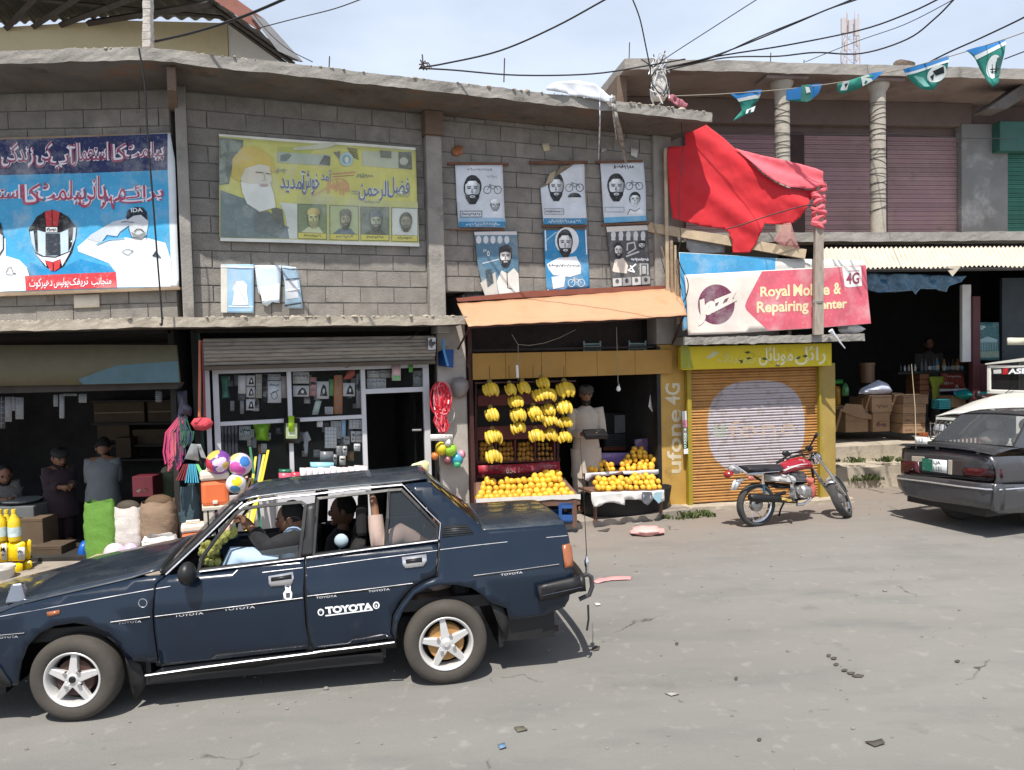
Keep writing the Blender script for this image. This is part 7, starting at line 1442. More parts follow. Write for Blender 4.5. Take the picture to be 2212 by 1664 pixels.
CRM_=MB().ball((0,0,.0),(.03,.025,.03),8,6).mesh('crown',stem_m)
def bunch(c_,w,h,style,lab,seed):
 r=random.Random(seed);k=h/.16;n_=0;t_=thing('banana_bunch',lab,'bananas',c_,'banana bunches hung over the fruit stand');top=c_+UZ*(h*.5)
 W0=Matrix.Translation(top);inst('crown',CRM_,W0@Matrix.Diagonal((k,k,k,1)),t_);n=style+2
 for i in range(n):
  f=(i/(n-1)-.5)*2;row=i%2;M=W0@Matrix.Translation(MF.ex*(f*w*.40)+MF.en*(.055-.05*f*f+.02*row)+UZ*(-.012*k-.03*k*f*f))@Matrix.Rotation(MF.rz,4,'Z')@Matrix.Rotation(pi+r.uniform(-.15,.15),4,'Z')@Matrix.Rotation(-f*.16+r.uniform(-.07,.07),4,'Y')@Matrix.Rotation(r.uniform(-.05,.2),4,'X')@Matrix.Diagonal((k*1.12,k,k*r.uniform(.9,1.05),1))
  inst('banana',FM[r.randrange(3)],M,t_)
 return top
ordn=('topmost','second','third','fourth','lowest')
BCOL={'far left':[(362,562,118,105,9),(368,742,88,95,6),(382,900,125,100,9),(380,1042,95,95,6)],'second':[(505,560,80,85,6),(600,548,75,90,6),(545,650,115,90,8),(560,742,105,100,7),(565,838,118,82,9)],
  'third':[(742,515,95,85,7),(750,598,185,95,12),(780,708,98,85,7),(790,785,100,82,7),(695,895,115,98,8)],'slanting':[(680,728,100,100,7),(700,765,90,70,6),(797,890,85,95,5)],'far right':[(905,560,135,112,9),(895,690,108,100,8),(900,800,118,82,9),(897,906,95,82,7)]}
sdn=0
for cname,lst in BCOL.items():
 tops=[]
 for i,(x,y,w,h,n)in enumerate(lst):
  c_=fq(x,y,.28+.02*(i%2));up_=fq(x,y-h/2,.28);rt_=fq(x+w/2,y,.28);sdn+=1
  tops.append(bunch(c_,(rt_-c_).length*2,(up_-c_).length*2,n,'%s hand of yellow bananas on the %s hanging row'%(ordn[i]if i<len(lst)-1 else 'lowest',cname),sdn))
 t_=thing('hanging_string','thin string holding the %s row of bananas'%cname,'string',tops[0],'strings over the fruit stand');q0=fq(lst[0][0],480,.22);part('strand',MB().tube([q0+UZ*.15,q0]+tops,.003,4),wire_mat,t_)
b=MB();b.tube([fq(255,520,.24),fq(990,505,.24)],.012,6);tag(part('hanging_rail',b,red_post),'dark rail under the ochre board carrying the banana strings','rail')
lp=thing('hanging_bulb','bare white bulb on a pale cord in the fruit shop opening','light bulb',fq(1302,548,.2));part('cord',MB().tube([fq(1288,112,.2),fq(1294,330,.2),fq(1300,528,.2)],.005,5),mat('pale_cord',(.3,.27,.22)),lp);b=MB();b.lathe([(.012,.03),(.014,.0),(.028,-.03),(.03,-.05),(.018,-.07),(0,-.075)],12,Matrix.Translation(fq(1302,540,.2)));part('bulb',b,mat('milk_glass',(.8,.8,.78),.3,var=0),lp);part('socket',MB().tube([fq(1300,520,.2),fq(1301,540,.2)],.014,8),mc_black,lp)
lp=thing('tube_lamp','small white tube lamp hanging before the ochre board','lamp',fq(568,480,.25));part('tube',MB().tube([fq(562,388,.25),fq(566,480,.25)],.018,8),mat('milk_glass',(.8,.8,.78)),lp);part('cord',MB().tube([fq(525,165,.3),fq(570,240,.28),fq(572,500,.25)],.004,5),mat('pale_cord',(.3,.27,.22)),lp)
wr_=thing('slack_wire','slack pale wire looped under the orange awning','wire',fq(750,235,.3));part('strand',MB().tube([fq(568,238,.3),fq(650,245,.3),fq(760,228,.3),fq(870,190,.3),fq(990,130,.2)],.004,5),mat('pale_cord',(.3,.27,.22)),wr_)
clearp=mat('pale_green_plastic',(.22,.32,.30),.3,var=.1,alpha=.7)
for x0,y0,x1,y1,lab in((1048,212,1176,290,'pale green plastic crate on the shelf above the ochre board, nearer the middle'),(1378,210,1506,290,'pale green plastic crate on the shelf above the ochre board, nearer the right post')):
 c_=thing('plastic_crate',lab,'crate',fq((x0+x1)/2,y1,-.05),'plastic crates above the board')
 for k in range(4):yy=y0+18+k*18;part('slat',MB().prism([fq(x0,yy,-.05),fq(x1,yy-1,-.05),fq(x1,yy+9,-.05),fq(x0,yy+10,-.05)],MF.en*-.01),clearp,c_);part('slat',MB().prism([fq(x0,yy,-.25),fq(x1,yy-1,-.25),fq(x1,yy+9,-.25),fq(x0,yy+10,-.25)],MF.en*-.01),clearp,c_)
 for x in(x0,x1-8):
  for o in(-.05,-.25):part('corner_post',MB().prism([fq(x,y0,o+.004),fq(x+8,y0,o+.004),fq(x+8,y1,o+.004),fq(x,y1,o+.004)],MF.en*-.02),clearp,c_)
cbn=thing('dark_cabinet','dark cabinet with reddish wooden edges inside the fruit shop','cabinet',fq(1300,1015,-.9));b=MB();b.prism([fq(1200,740,-.9),fq(1412,735,-.9),fq(1412,1005,-.9),fq(1195,1012,-.9)],MF.en*-.4);part('body',b,mc_black,cbn)
redw=mat('reddish_wood',(.16,.05,.03),.5,var=.2)
for x0,y0,x1,y1 in((1195,985,1415,1012),(1372,740,1412,990)):b=MB();b.prism([fq(x0,y0,-.88),fq(x1,y0,-.88),fq(x1,y1,-.88),fq(x0,y1,-.88)],MF.en*-.02);part('edge',b,redw,cbn)
b=MB();b.prism([fq(1275,755,-.88),fq(1365,752,-.88),fq(1365,880,-.88),fq(1275,885,-.88)],MF.en*-.015);part('door_glass',b,mat('dim_glass',(.16,.16,.16),.1,var=.2),cbn)
for k in range(6):b=MB();y=895+k*16;b.prism([fq(1210,y,-.88),fq(1385,y-1,-.88),fq(1385,y+8,-.88),fq(1210,y+9,-.88)],MF.en*-.02);part('slat',b,mat('dim_slat',(.06,.06,.06),.6),cbn)
tg_=thing('paper_flag','torn white paper hung inside the right post of the fruit shop','paper',fq(1550,720,-.1));clothpart('sheet',[(1518,690),(1540,600),(1562,720),(1568,745)],paper,lambda a,z:-.1+.02*sin(30*a),.04,MF,D3,tg_,o0=-.1)
def weeds(name,lab,c_,w,h,n,seed,spread=.5):
 r=random.Random(seed);b=MB();cl_=[(r.gauss(0,w*.55),r.gauss(0,w*spread*.4),r.uniform(.35,1.1))for _ in range(int(6+w*20))]
 for i in range(n):
  q=cl_[r.randrange(len(cl_))];p=c_+V3((q[0]+r.gauss(0,.045),q[1]+r.gauss(0,.03),0));hh=h*q[2]*r.uniform(.3,1);a=r.uniform(0,6.28);d=V3((cos(a),sin(a),0))*hh*r.uniform(.2,.8);t_=V3((-sin(a),cos(a),0))*r.uniform(.006,.014)
  b.add([p-t_,p+t_,p+d*.5+UZ*hh*.8+t_*.8,p+d+UZ*hh*.75],[(0,1,2),(0,2,3)])
 t=part(name,b,mat('weed_leaves',(.075,.095,.03),.8,var=.35,scale=15));return tag(t,lab,'weeds',None,'stuff')
weeds('weeds','low green weeds at the kerb left of the motorcycle',ground(1492,1118),.26,.12,520,1);weeds('weeds','weeds growing along the lower step beside the kiosk',RF.hit(1868,998,1.0),.42,.12,340,2,.35);weeds('weeds','dark weeds at the foot of the lower step',RF.hit(1870,1038,1.15),.2,.14,220,3)
b=MB();g_=ground(1398,1156);b.ball(g_+UZ*.05,(.20,.12,.06),14,9,fn=lambda p:p*(1+.3*mnoise.noise(p*2.4)));tag(part('plastic_bag',b,mat('pink_plastic',(.68,.36,.34),.4,var=.15,scale=10,bump=.5,bscale=14)),'crumpled pale pink plastic bag lying on the road by the kerb','plastic bag')
def litter(name,lab,cat,pts,m,amp=.01,z0=.006):
 q=[ground(*p)for p in pts];c_=q[0].lerp(q[len(q)//2],.5);b=MB();P2=[(p.x,p.y)for p in q];b.cdt(P2,lambda x,y:V3((x,y,z0+amp*abs(mnz((x,y),9)))),.04);return tag(part(name,b,m,solid=.003),lab,cat)
litter('pink_rag','flat pink rag on the road behind the dark blue car','rag',[(1278,1258),(1300,1250),(1340,1246),(1366,1248),(1362,1254),(1320,1256),(1290,1262)],mat('pink_rag',(.62,.28,.28),.85,var=.15),.02)
for pts,lab,m in(([(1284,1306),(1292,1304),(1298,1309),(1288,1311)],'white paper scrap on the road right of the dark blue car',paper),([(1436,1500),(1452,1497),(1468,1502),(1450,1506)],'pale flat pebble in the middle of the road',rub),([(1075,1612),(1090,1608),(1094,1618),(1080,1622)],'small blue scrap near the lower edge of the road',mat('blue_scrap',(.12,.2,.3),.6)),([(1868,1606),(1905,1600),(1912,1610),(1890,1616)],'dark broken stone at the lower right of the road',mat('dark_stone',(.08,.07,.06),.9)),([(1110,1755-180),(1130,1572),(1140,1580),(1118,1584)],'grey leaf on the road below the rear wheel',mat('dry_leaf',(.12,.11,.08),.9)),([(1278,1400),(1296,1398),(1294,1406),(1282,1408)],'dark chip of stone at the end of the car shadow',mat('dark_stone',(.08,.07,.06))),([(1290,1148),(1318,1143),(1312,1150)],'small dark scrap before the fruit stand',mat('dark_stone',(.08,.07,.06)))):litter('road_scrap',lab,'litter',pts,m,.02)
for k,(x,y,w)in enumerate(((1790,1418,5),(1801,1424,7),(1806,1437,6),(1824,1450,7),(1838,1456,9),(1853,1462,14),(1590,1468,4),(2068,1430,6),(1462,1392,4),(1640,1600,5))):litter('dark_chip','dark stone chip %s of the scattered trail on the road'%('first','second','third','fourth','fifth','sixth and largest','outlying left','outlying right','outlying upper','outlying lower')[k],'stone chip',[(x-w,y),(x,y-2.5),(x+w,y-1),(x+w*.6,y+3),(x-w*.5,y+3)],mat('dark_stone',(.08,.07,.06)),.012)
rr=random.Random(77);b=MB()
for i in range(420):
 x=rr.uniform(-4,9);y=rr.uniform(2.6,11.5);
 if y>9.2+.36*x:y=rr.uniform(3,8)
 r_=rr.uniform(.004,.014)*(1.6 if rr.random()<.05 else 1);b.ball((x,y,r_*.4),(r_,r_*rr.uniform(.7,1),r_*.6),5,4)
tag(part('gravel',b,mat('gravel',(.2,.19,.17),.95,var=.4,scale=30)),'loose grit scattered over the worn road','grit',None,'stuff')
b=MB()
for i in range(60):x=rr.uniform(1260,1480);g_=ground(x,rr.uniform(1112,1140)-(x-1260)*.05);r_=rr.uniform(.008,.03);b.ball(g_+UZ*r_*.3,(r_,r_*.8,r_*.5),6,4)
tag(part('kerb_rubble',b,rub),'small rubble along the kerb by the fruit shop','rubble',None,'stuff')
# ---------------------------------------------------------------- hardware shop: shutter box, glazed front, goods behind the glass
hw=thing('shop_window','white aluminium glazed shop front of the hardware shop with its door open','shop front',MF.P(-3.2,.09,.0))
def d2s(x,y=650,o=0.0):return MF.sz(*D2(x,y),o)[0]
def d2z(x,y,o=0.0):return MF.sz(*D2(x,y),o)[1]
ZT,ZM,ZD=d2z(640,335),d2z(640,695),d2z(1630,487);SL,SR=d2s(318),d2s(1867)
rail=lambda a0,a1,z0,z1,o0=-.05,o1=.0:part('frame_rail',MB().fbox(MF,a0,a1,o0,o1,z0,z1),white_metal,hw,bevel=.004)
rail(SL,d2s(352),.09,ZT+.04,-.05,.03);rail(d2s(372),d2s(414),.09,ZT-.05);rail(d2s(372),SR,ZT-.05,ZT+.02);rail(d2s(886),d2s(916),.09,ZT-.05);rail(d2s(1396),d2s(1427),.09,ZT-.05);rail(d2s(1826),SR,.09,ZT-.05)
rail(d2s(414),d2s(886),ZM-.045,ZM);rail(d2s(916),d2s(1396),ZM-.045,ZM);rail(d2s(1427),d2s(1826),ZD-.03,ZD+.03);rail(d2s(414),d2s(1396),.68,.73)
for a0,a1,z0,z1 in((414,886,ZM,ZT-.05),(916,1396,ZM,ZT-.05),(1427,1826,ZD+.03,ZT-.05),(414,886,.73,ZM-.045),(916,1396,.73,ZM-.045)):part('pane',MB().fbox(MF,d2s(a0),d2s(a1),-.03,-.025,z0,z1),mat('shop_glass',(.1,.11,.11),.03,var=0,alpha=.05,spec=.5),hw)
part('lower_panel',MB().fbox(MF,d2s(414),d2s(1396),-.04,-.015,.09,.68),white_metal,hw);part('door_leaf',MB().fbox(MF,d2s(1765),d2s(1772),-.6,-.05,.1,ZD-.04),mat('shop_glass',(.3,.34,.35)),hw);part('door_handle',MB().tube([MF.hit(*D2(1742,762),.0),MF.hit(*D2(1805,760),.0)],.014,6),steel,hw)
sb=thing('rolled_shutter','weathered grey roller shutter rolled up in its box over the hardware shop','shutter',MF.P(-3.2,2.1,.1));tin=mat('weathered_tin',(.32,.28,.235),.6,metal=.2,var=.2,scale=3,stretch=(1,1,7),stain=((.13,.10,.08),5,.5,.75))
zb0,zb1=d2z(1000,300,.25),d2z(1000,120,.25);a0,a1=d2s(300,200,.25),d2s(1908,200,.25)
for k in range(7):
 h_=(zb1-zb0)/7;y0=.25-.05*abs(k-3)**1.3*.3;part('slat',MB().tube([MF.P(a0,zb0+h_*(k+.5),y0-h_*.5),MF.P(a1,zb0+h_*(k+.5),y0-h_*.5)],h_*.54,8),tin,sb)
part('bottom_bar',MB().fbox(MF,a0,a1,.05,.22,zb0-.05,zb0-.005),mat('brown_bar',(.10,.075,.055),.7,var=.2),sb,bevel=.006);s=Sheet(MF,.27,D2,sb,eps=.003);s.begin().poly([(1853,125),(1905,122),(1905,204),(1853,208)],S(206,206,204),1);scribble(s,1858,135,1900,195,S(90,90,90),4,3,2);s.end('paper_label')
mat_in=mat('teal_wall',(.05,.10,.085),.8,var=.3);part('soffit_side',MB().fbox(MF,sB-.02,SL-.03,-.25,-.06,.1,ZL-.02),mat_in,BLD)
GW,GN,GB=S(196,198,200),S(120,124,126),S(24,25,28)
def card(x0,y0,x1,y1,c,lab,pics=(),cat='box',o=-.06,cr=D2,F_=MF,th=.03,name='boxed_goods',grp='goods behind the shop window',tilt=0):
 t=thing(name,lab,cat,F_.hit(*cr((x0+x1)/2,y1),o),grp);s=Sheet(F_,o,cr,t,eps=.004,step=.5);s.base([(x0+tilt,y0),(x1+tilt,y0),(x1,y1),(x0,y1)],c,solid=th,m=plastic)
 if pics:
  s.eps=.002;s.begin()
  for p in pics:
   if p=='iron':w,h=x1-x0,y1-y0;s.poly([(x0+w*.25,y1-h*.15),(x0+w*.35,y0+h*.45),(x0+w*.55,y0+h*.15),(x0+w*.75,y0+h*.3),(x0+w*.9,y1-h*.15)],GB,9);s.poly(ell(x0+w*.58,y0+h*.55,w*.1,h*.16,10),c,10)
   elif p=='kettle':w,h=x1-x0,y1-y0;s.line(ell((x0+x1)/2,y0+h*.66,w*.22,h*.18,12),w*.05,GB,9,True);s.line([(x0+w*.2,y0+h*.6),(x0+w*.8,y0+h*.42)],w*.06,GB,9);scribble(s,x0+w*.15,y0+h*.12,x1-w*.15,y0+h*.25,GB,5,2,9)
   elif p=='grid':
    for k in range(1,4):s.line([(x0+(x1-x0)*k/4,y0+2),(x0+(x1-x0)*k/4,y1-2)],3,GN,9)
    for k in range(1,6):s.line([(x0+2,y0+(y1-y0)*k/6),(x1-2,y0+(y1-y0)*k/6)],3,GN,9)
   elif p=='print':scribble(s,x0+5,y0+(y1-y0)*.2,x1-5,y0+(y1-y0)*.5,GB,5,int(x0),9);scribble(s,x0+5,y0+(y1-y0)*.6,x1-5,y0+(y1-y0)*.8,GN,5,int(y0),9)
   else:s.poly(p[0],p[1],9)
  s.end('print')
 return t
for a in((540,385,592,510,GW,'plain white carton beside the top iron box, upper left pane'),(597,385,655,456,GW,'white iron carton at the top of the upper left pane',('iron',)),(597,462,655,535,GW,'white iron carton in the middle of the upper left pane',('iron',)),(595,548,655,625,GW,'white iron carton hanging lowest in the upper left pane',('iron',)),(662,376,703,540,S(176,174,160),'long beige blister card in the upper left pane',('grid',)),(708,373,741,570,GB,'tall black and white carton in the upper left pane',('print',)),(745,375,833,418,S(150,154,156),'pale grey carton above the kettle carton',('print',)),(744,423,836,573,S(206,212,218),'white carton printed with a small kettle',('kettle',)),(836,390,884,540,S(150,140,136),'pinkish grey sheet at the right of the upper left pane'),(537,510,592,556,S(70,74,76),'dark grey carton below the plain white one'),(553,558,580,650,S(120,122,124),'narrow grey strip card low in the upper left pane'),
  (918,362,1030,440,S(170,172,170),'wide pale carton top left of the upper middle pane',('print',)),(920,455,1030,530,GW,'wide white carton with black marks in the upper middle pane',('iron',)),(1035,396,1080,525,S(176,130,132),'faded red and white card in the upper middle pane',('print',)),(1083,426,1165,545,GW,'white carton with an iron in the upper middle pane',('iron',)),(1168,412,1200,525,S(90,130,84),'green blister card in the upper middle pane'),(1202,382,1260,650,S(176,112,58),'long orange brown strip of sachets hanging full height',('grid',),'sachets'),(1265,436,1346,528,S(190,192,194),'white iron carton at the right of the upper middle pane',('iron',)),(1356,372,1398,610,S(120,124,122),'tall grey packet at the right of the upper middle pane',('print',)),(1050,560,1092,655,S(176,190,182),'tilted pale green card propped in the upper middle pane',(),'card',-.08,D2,MF,.02,'price_card',None,24),(1140,602,1195,652,S(196,198,198),'small white packet low in the upper middle pane',('grid',)),
  (1432,352,1515,400,S(180,182,180),'pale notice above the open door',('print',)),(1520,348,1600,400,S(150,152,150),'grey notice above the open door',('print',)),(1430,405,1560,472,GW,'white notice sheet low above the open door',('print','grid')),(1750,352,1822,460,S(128,130,132),'grey carton at the right above the open door',('print',)),(1604,310,1662,420,S(214,180,184),'pink white and green tag over the open door',(([(1606,385),(1658,385),(1658,418),(1604,418)],S(110,176,110)),),'tag',.02),(1720,300,1746,362,S(84,150,70),'small green tag over the open door',(),'tag',.02),
  (1085,690,1124,740,S(206,206,206),'small white tag hanging in the lower middle pane',(),'tag',-.08),(1140,742,1220,885,S(200,202,204),'white gridded blister sheet in the lower middle pane',('grid',)),(1181,702,1250,738,S(190,192,192),'pale blister card above the gridded sheet',('grid',)),(1225,742,1252,820,S(170,172,174),'narrow grey blister card beside the gridded sheet',('grid',)),(1254,692,1282,808,S(130,164,190),'narrow pale blue strip in the lower middle pane'),(1306,690,1398,752,GW,'white gridded sheet top right of the lower middle pane',('grid',)),(1320,770,1348,845,S(190,190,190),'left white carton of the pair near the door',('print',)),(1352,770,1396,845,S(176,178,178),'right white carton of the pair near the door',('print',)),(1270,806,1310,860,S(150,152,154),'small grey carton in the lower middle pane',('print',)),(1340,856,1382,906,GW,'small white printed card near the door',('print',)),(1220,872,1255,938,S(150,152,154),'grey packet left of the pair low in the window',('grid',)),(1262,872,1292,938,S(168,170,170),'pale packet low in the window',('print',)),(1106,910,1196,986,S(110,114,120),'grey box low in the lower middle pane'),(1240,940,1280,1004,S(190,188,180),'cream carton with a looped handle low in the window',('print',)),(1198,930,1222,1004,S(130,132,134),'slim grey carton low in the window',('print',)),
  (546,732,626,832,S(130,140,138),'clear bag of small fittings in the lower left pane',('print',),'bag'),(800,740,852,790,S(44,46,50),'dark carton behind the lower left pane'),(1040,986,1197,1022,S(150,206,216),'pale blue box on the counter edge',(),'box',.05,D2,MF,.1),(822,1034,906,1056,S(40,110,84),'green box on the counter behind the car roof',(),'box',.08,D2,MF,.1),(822,1058,904,1112,S(214,96,116),'plain pink box on the counter behind the car roof',(),'box',.12,D2,MF,.1),(906,1054,964,1108,S(190,60,80),'red and white printed box on the counter',('print',),'box',.12,D2,MF,.1)):card(*a)
rr=random.Random(12)
for nm,x0,x1,y0,y1,n in(('upper left',420,880,380,640,12),('upper middle',920,1390,365,640,12),('lower middle',925,1390,700,990,14),('lower left',560,870,720,960,7)):
 for k in range(n):
  x,y=rr.uniform(x0,x1-50),rr.uniform(y0,y1-60);w,h=rr.uniform(24,58),rr.uniform(30,75);card(x,y,x+w,y+h,(GW,S(170,172,170),S(120,124,126),S(150,120,84),S(96,120,140),S(206,206,210))[rr.randrange(6)],'small packet among those crowding the %s pane'%nm,(('grid',),('print',),())[k%3],'packet',-.20-.02*(k%3),name='shop_packet',grp='packets in the %s pane'%nm)
for i in range(11):x=968+i*42;card(x,1030-i*2+rr.uniform(-6,6),x+39,1100,(S(226,222,222),S(232,206,206),S(214,214,218))[i%3],'white and pink small carton in the row along the counter',('print',),'carton',.14,D2,MF,.1,'small_carton','small cartons along the counter')
ctr=MB().fbox(MF,d2s(800,1100,.15),d2s(1440,1100,.15),.0,.3,.09,d2z(1000,1098,.15));tag(part('counter',ctr,white_metal,bevel=.01),'low white counter in front of the shop window','counter')
def soft(name,lab,cat,cr,pts,o,th,c,F_=MF,dm=None,m=plastic,rough=0,grp=None):o_=pillow(name,F_,cr,pts,o,th,m,None,dm,.04,rough,0,c);return tag(o_,lab,cat,grp)
soft('lime_bucket','lime green bucket hanging in the lower left pane','bucket',D2,[(640,712),(768,708),(745,790),(758,835),(655,832),(662,790)],-.2,.1,S(130,190,20));soft('plastic_jug','pale teal plastic jug at the left edge of the upper left pane','jug',D2,[(418,392),(470,388),(480,440),(470,470),(482,540),(425,545),(430,470)],-.15,.06,S(80,140,120))
soft('red_cloth_bag','red cloth bag hung at the top of the upper middle pane','bag',D2,[(1265,410),(1300,355),(1345,340),(1348,385),(1310,412)],-.06,.03,S(150,60,40));soft('work_gloves','pale grey work gloves hanging in the lower middle pane','gloves',D2,[(985,790),(1020,770),(1045,830),(1025,840),(1020,925),(1000,925),(995,840)],-.1,.02,S(150,154,158))
for k in range(5):soft('rolled_sheet','tall grey roll standing in the lower left pane','roll',D2,[(422+k*24,732),(438+k*24,730),(444+k*24,1000),(426+k*24,1000)],-.25,.03,S(100,104,112),grp='grey rolls in the window')
ck=card(856,680,966,852,S(36,32,28),'dark framed wall clock with a pale green face hung on the frame',(),'clock',.03,name='wall_clock',grp=None);s=Sheet(MF,.055,D2,ck,eps=.003);s.begin().poly(rect(870,715,948,820),S(160,176,130),1).poly(rect(884,740,936,806),S(190,200,170),2);s.end('clock_face');card(888,664,928,772,S(150,190,20),'lime tag hung over the wall clock',(),'tag',.075,D2,MF,.006,'lime_tag',None)
for i,(x0,y0,x1,y1,c,lab)in enumerate(((622,878,660,1155,S(50,110,80),'green plank leaning left of the yellow handles'),(662,945,632,1160,S(206,190,70),'first yellow handle leaning by the window'),(690,930,670,1150,S(70,84,120),'blue handle leaning between the yellow ones'),(720,930,672,1165,S(206,196,90),'second yellow handle leaning by the window'),(748,900,694,1150,S(226,196,40),'tall thin yellow handle leaning rightmost'),(600,1080,555,1200,S(200,150,140),'pink wooden handle beside the balls'),(624,1095,585,1185,S(220,190,160),'pale wooden handle beside the balls'))):
 p0,p1=MF.hit(*D2(x0,y0),.08+.02*i),MF.hit(*D2(x1,y1),.25+.02*i);t=thing('tool_handle',lab,'handle',p1);b=MB();e_=p1+(p1-p0).normalized()*.5;b.hexa([e_+MF.ex*x+MF.en*y for x,y in((-.014,.012),(.014,.012),(.014,-.012),(-.014,-.012))]+[p0+MF.ex*x+MF.en*y for x,y in((-.014,.012),(.014,.012),(.014,-.012),(-.014,-.012))],c=c);part('shaft',b,plastic,t,bevel=.004)
def ball(c_,r,lab,patch):
 t=thing('beach_ball',lab,'ball',c_-UZ*r);b=MB();b.ball(c_,r,56,36,c=patch[0]);n=len(b.f)
 for i in range(n):
  ctr_=sum((b.v[j]for j in b.f[i]),V3())/len(b.f[i])-c_;q=ctr_.normalized()
  for d,k,cc in patch[1:]:
   if q.dot(V3(d).normalized())>k:b.c[i]=cc
 part('skin',b,mat('shiny_vinyl',(1,1,1),.2,attr=True,var=.03,spec=.6),t)
PK_,LVN=S(206,90,170),S(206,190,216)
ball(MF.hit(*D2(405,985),.42),.13,'purple zigzag beach ball with a yellow cap, left of the pair',(S(120,70,150),((-.4,-.5,.9),.8,S(206,180,90)),((-.9,-.9,-.3),.8,S(190,50,70)),((.8,-1,.2),.93,S(226,200,226)),((.2,-1,.1),.95,S(226,206,226)),((.6,-1,-.6),.94,S(226,206,226)),((.9,-.6,-.2),.95,S(206,180,90))))
ball(MF.hit(*D2(552,1000),.42),.125,'lavender beach ball with pink and blue blobs, right of the pair',(LVN,((-.1,-1,-.1),.88,PK_),((.4,-1,-.6),.9,PK_),((.8,-.7,.4),.88,S(60,120,190)),((-.4,-.5,.9),.88,S(206,196,130)),((-.9,-.6,-.5),.92,S(206,196,140))))
ball(MF.hit(*D2(525,1130),.45),.105,'white beach ball with yellow and blue spots, behind the orange cooler',(S(222,220,222),((.5,-1,.4),.86,S(226,206,40)),((.2,-1,-.7),.86,S(60,130,170))))
def cooler(cr,x0,x1,yt,ym,yb,o,F_,lab):
 a,z0=F_.sz(*cr((x0+x1)/2,yb),o);w=(F_.sz(*cr(x1,yb),o)[0]-F_.sz(*cr(x0,yb),o)[0])/2;zm=F_.sz(*cr(x0,ym),o)[1];zt=F_.sz(*cr(x0,yt),o)[1];T_=Matrix.Translation(F_.P(a,0,o))@Matrix.Rotation(F_.rz,4,'Z');t=thing('water_cooler',lab,'cooler',F_.P(a,z0,o));d=w*.8
 part('tank',MB().box(-w*.94,w*.94,-d,d,z0,zm,T_),mat('orange_cooler',(.72,.17,.06),.4,var=.06),t,bevel=w*.3);part('lid',MB().box(-w,w,-d,d,zm,zt-.03,T_),mat('cream_lid',(.72,.62,.52),.4,var=.05),t,bevel=w*.2);part('handle',MB().tube([T_@V3((x,-d*.3,zt+z))for x,z in((-w*.6,-.06),(-w*.5,.0),(w*.5,.0),(w*.6,-.06))],.014,6),mat('cream_lid',(.72,.62,.52)),t);part('tap',MB().box(-.03,.02,-d-.03,-d,z0+.03,z0+.065,T_),mat('cream_lid',(.72,.62,.52)),t,bevel=.006);return t
cooler(D2,283,487,1028,1108,1276,.35,MF,'orange water cooler with cream lid on the small white stool');cooler(D1,1080,1225,1198,1260,1345,.42,MF,'second orange water cooler standing low behind the car bonnet')
st=thing('stool','small cream wooden stool under the orange water cooler','stool',MF.hit(*D2(380,1400),.35));a0,z0=MF.sz(*D2(290,1278),.35);a1=MF.sz(*D2(480,1278),.35)[0];crm=mat('cream_paint',(.55,.50,.42),.6,var=.12);part('seat',MB().fbox(MF,a0,a1,.18,.52,z0-.04,z0-.004),crm,st,bevel=.006)
for x in(a0+.03,a1-.03,a0+(a1-a0)*.3):
 for o in(.21,.49):part('leg',MB().fbox(MF,x-.018,x+.018,o-.018,o+.018,.075,z0-.04),crm,st)
def hang(name,lab,cat,items,par_m=plastic):
 t=thing(name,lab,cat,items[0][1][0]);
 for nm,pts,r,c in items:part(nm,MB().tube(pts,r,6,c=c),par_m,t)
 return t
h2=lambda x,y,o=.15:MF.hit(*D2(x,y),o)
hang('long_duster','long orange handled duster hanging left of the glazed front','duster',[('handle',[h2(276,140),h2(272,670)],.016,S(196,110,80))]);hang('long_duster','long maroon handled duster hanging beside the orange handled one','duster',[('handle',[h2(296,140),h2(310,670)],.014,S(120,40,56))])
soft('duster_head','fluffy coral pink duster head at the foot of the two long handles','duster',D2,[(212,715),(235,682),(290,672),(345,680),(370,712),(350,750),(300,768),(240,758)],.18,.1,S(226,84,96),m=mat('fluff',(1,1,1),.95,attr=True,var=.3,scale=60,bump=1.2,bscale=70),rough=.02);soft('dark_bundle','dark grey bundle of bags tied high beside the duster handles','bundle',D2,[(115,495),(185,488),(190,580),(222,610),(215,665),(120,670),(130,600)],.12,.08,S(52,54,68),rough=.02)
rr=random.Random(31)
for lab,x0,x1,y0,y1,cs,n in(('bunch of pink and purple skipping ropes hanging by the open shop',40,150,700,1060,(S(196,70,110),S(206,100,110),S(70,50,80),S(150,60,100)),16),('bunch of dark green ropes hanging beside the pink ones',140,215,690,930,(S(40,80,60),S(56,60,90),S(60,96,76)),10)):
 t=thing('rope_bunch',lab,'ropes',h2((x0+x1)/2,y0))
 for k in range(n):xx=rr.uniform(x0,x1);top=h2(150+rr.uniform(-25,40),y0-30,.15);m_=h2(xx,y0+80,.18);lo=h2(xx+rr.uniform(-12,12),y1-rr.uniform(0,90),.2);part('rope',MB().tube([top,m_,m_.lerp(lo,.6)+MF.ex*rr.uniform(-.03,.03),lo,lo+UZ*.06+MF.ex*.03,m_+MF.ex*.03],.009,5,c=cs[k%len(cs)]),plastic,t)
for pts,c,lab in(([(170,960),(215,855),(258,860),(270,975)],S(150,152,150),'silver dustpan hanging left of the white ball'),([(255,860),(280,858),(322,960),(285,950)],S(176,178,176),'narrow silver dustpan beside the wider one')):soft('dustpan',lab,'dustpan',D2,pts,.22,.02,c,m=mat('silver_plastic',(1,1,1),.3,metal=.4,attr=True,var=.1))
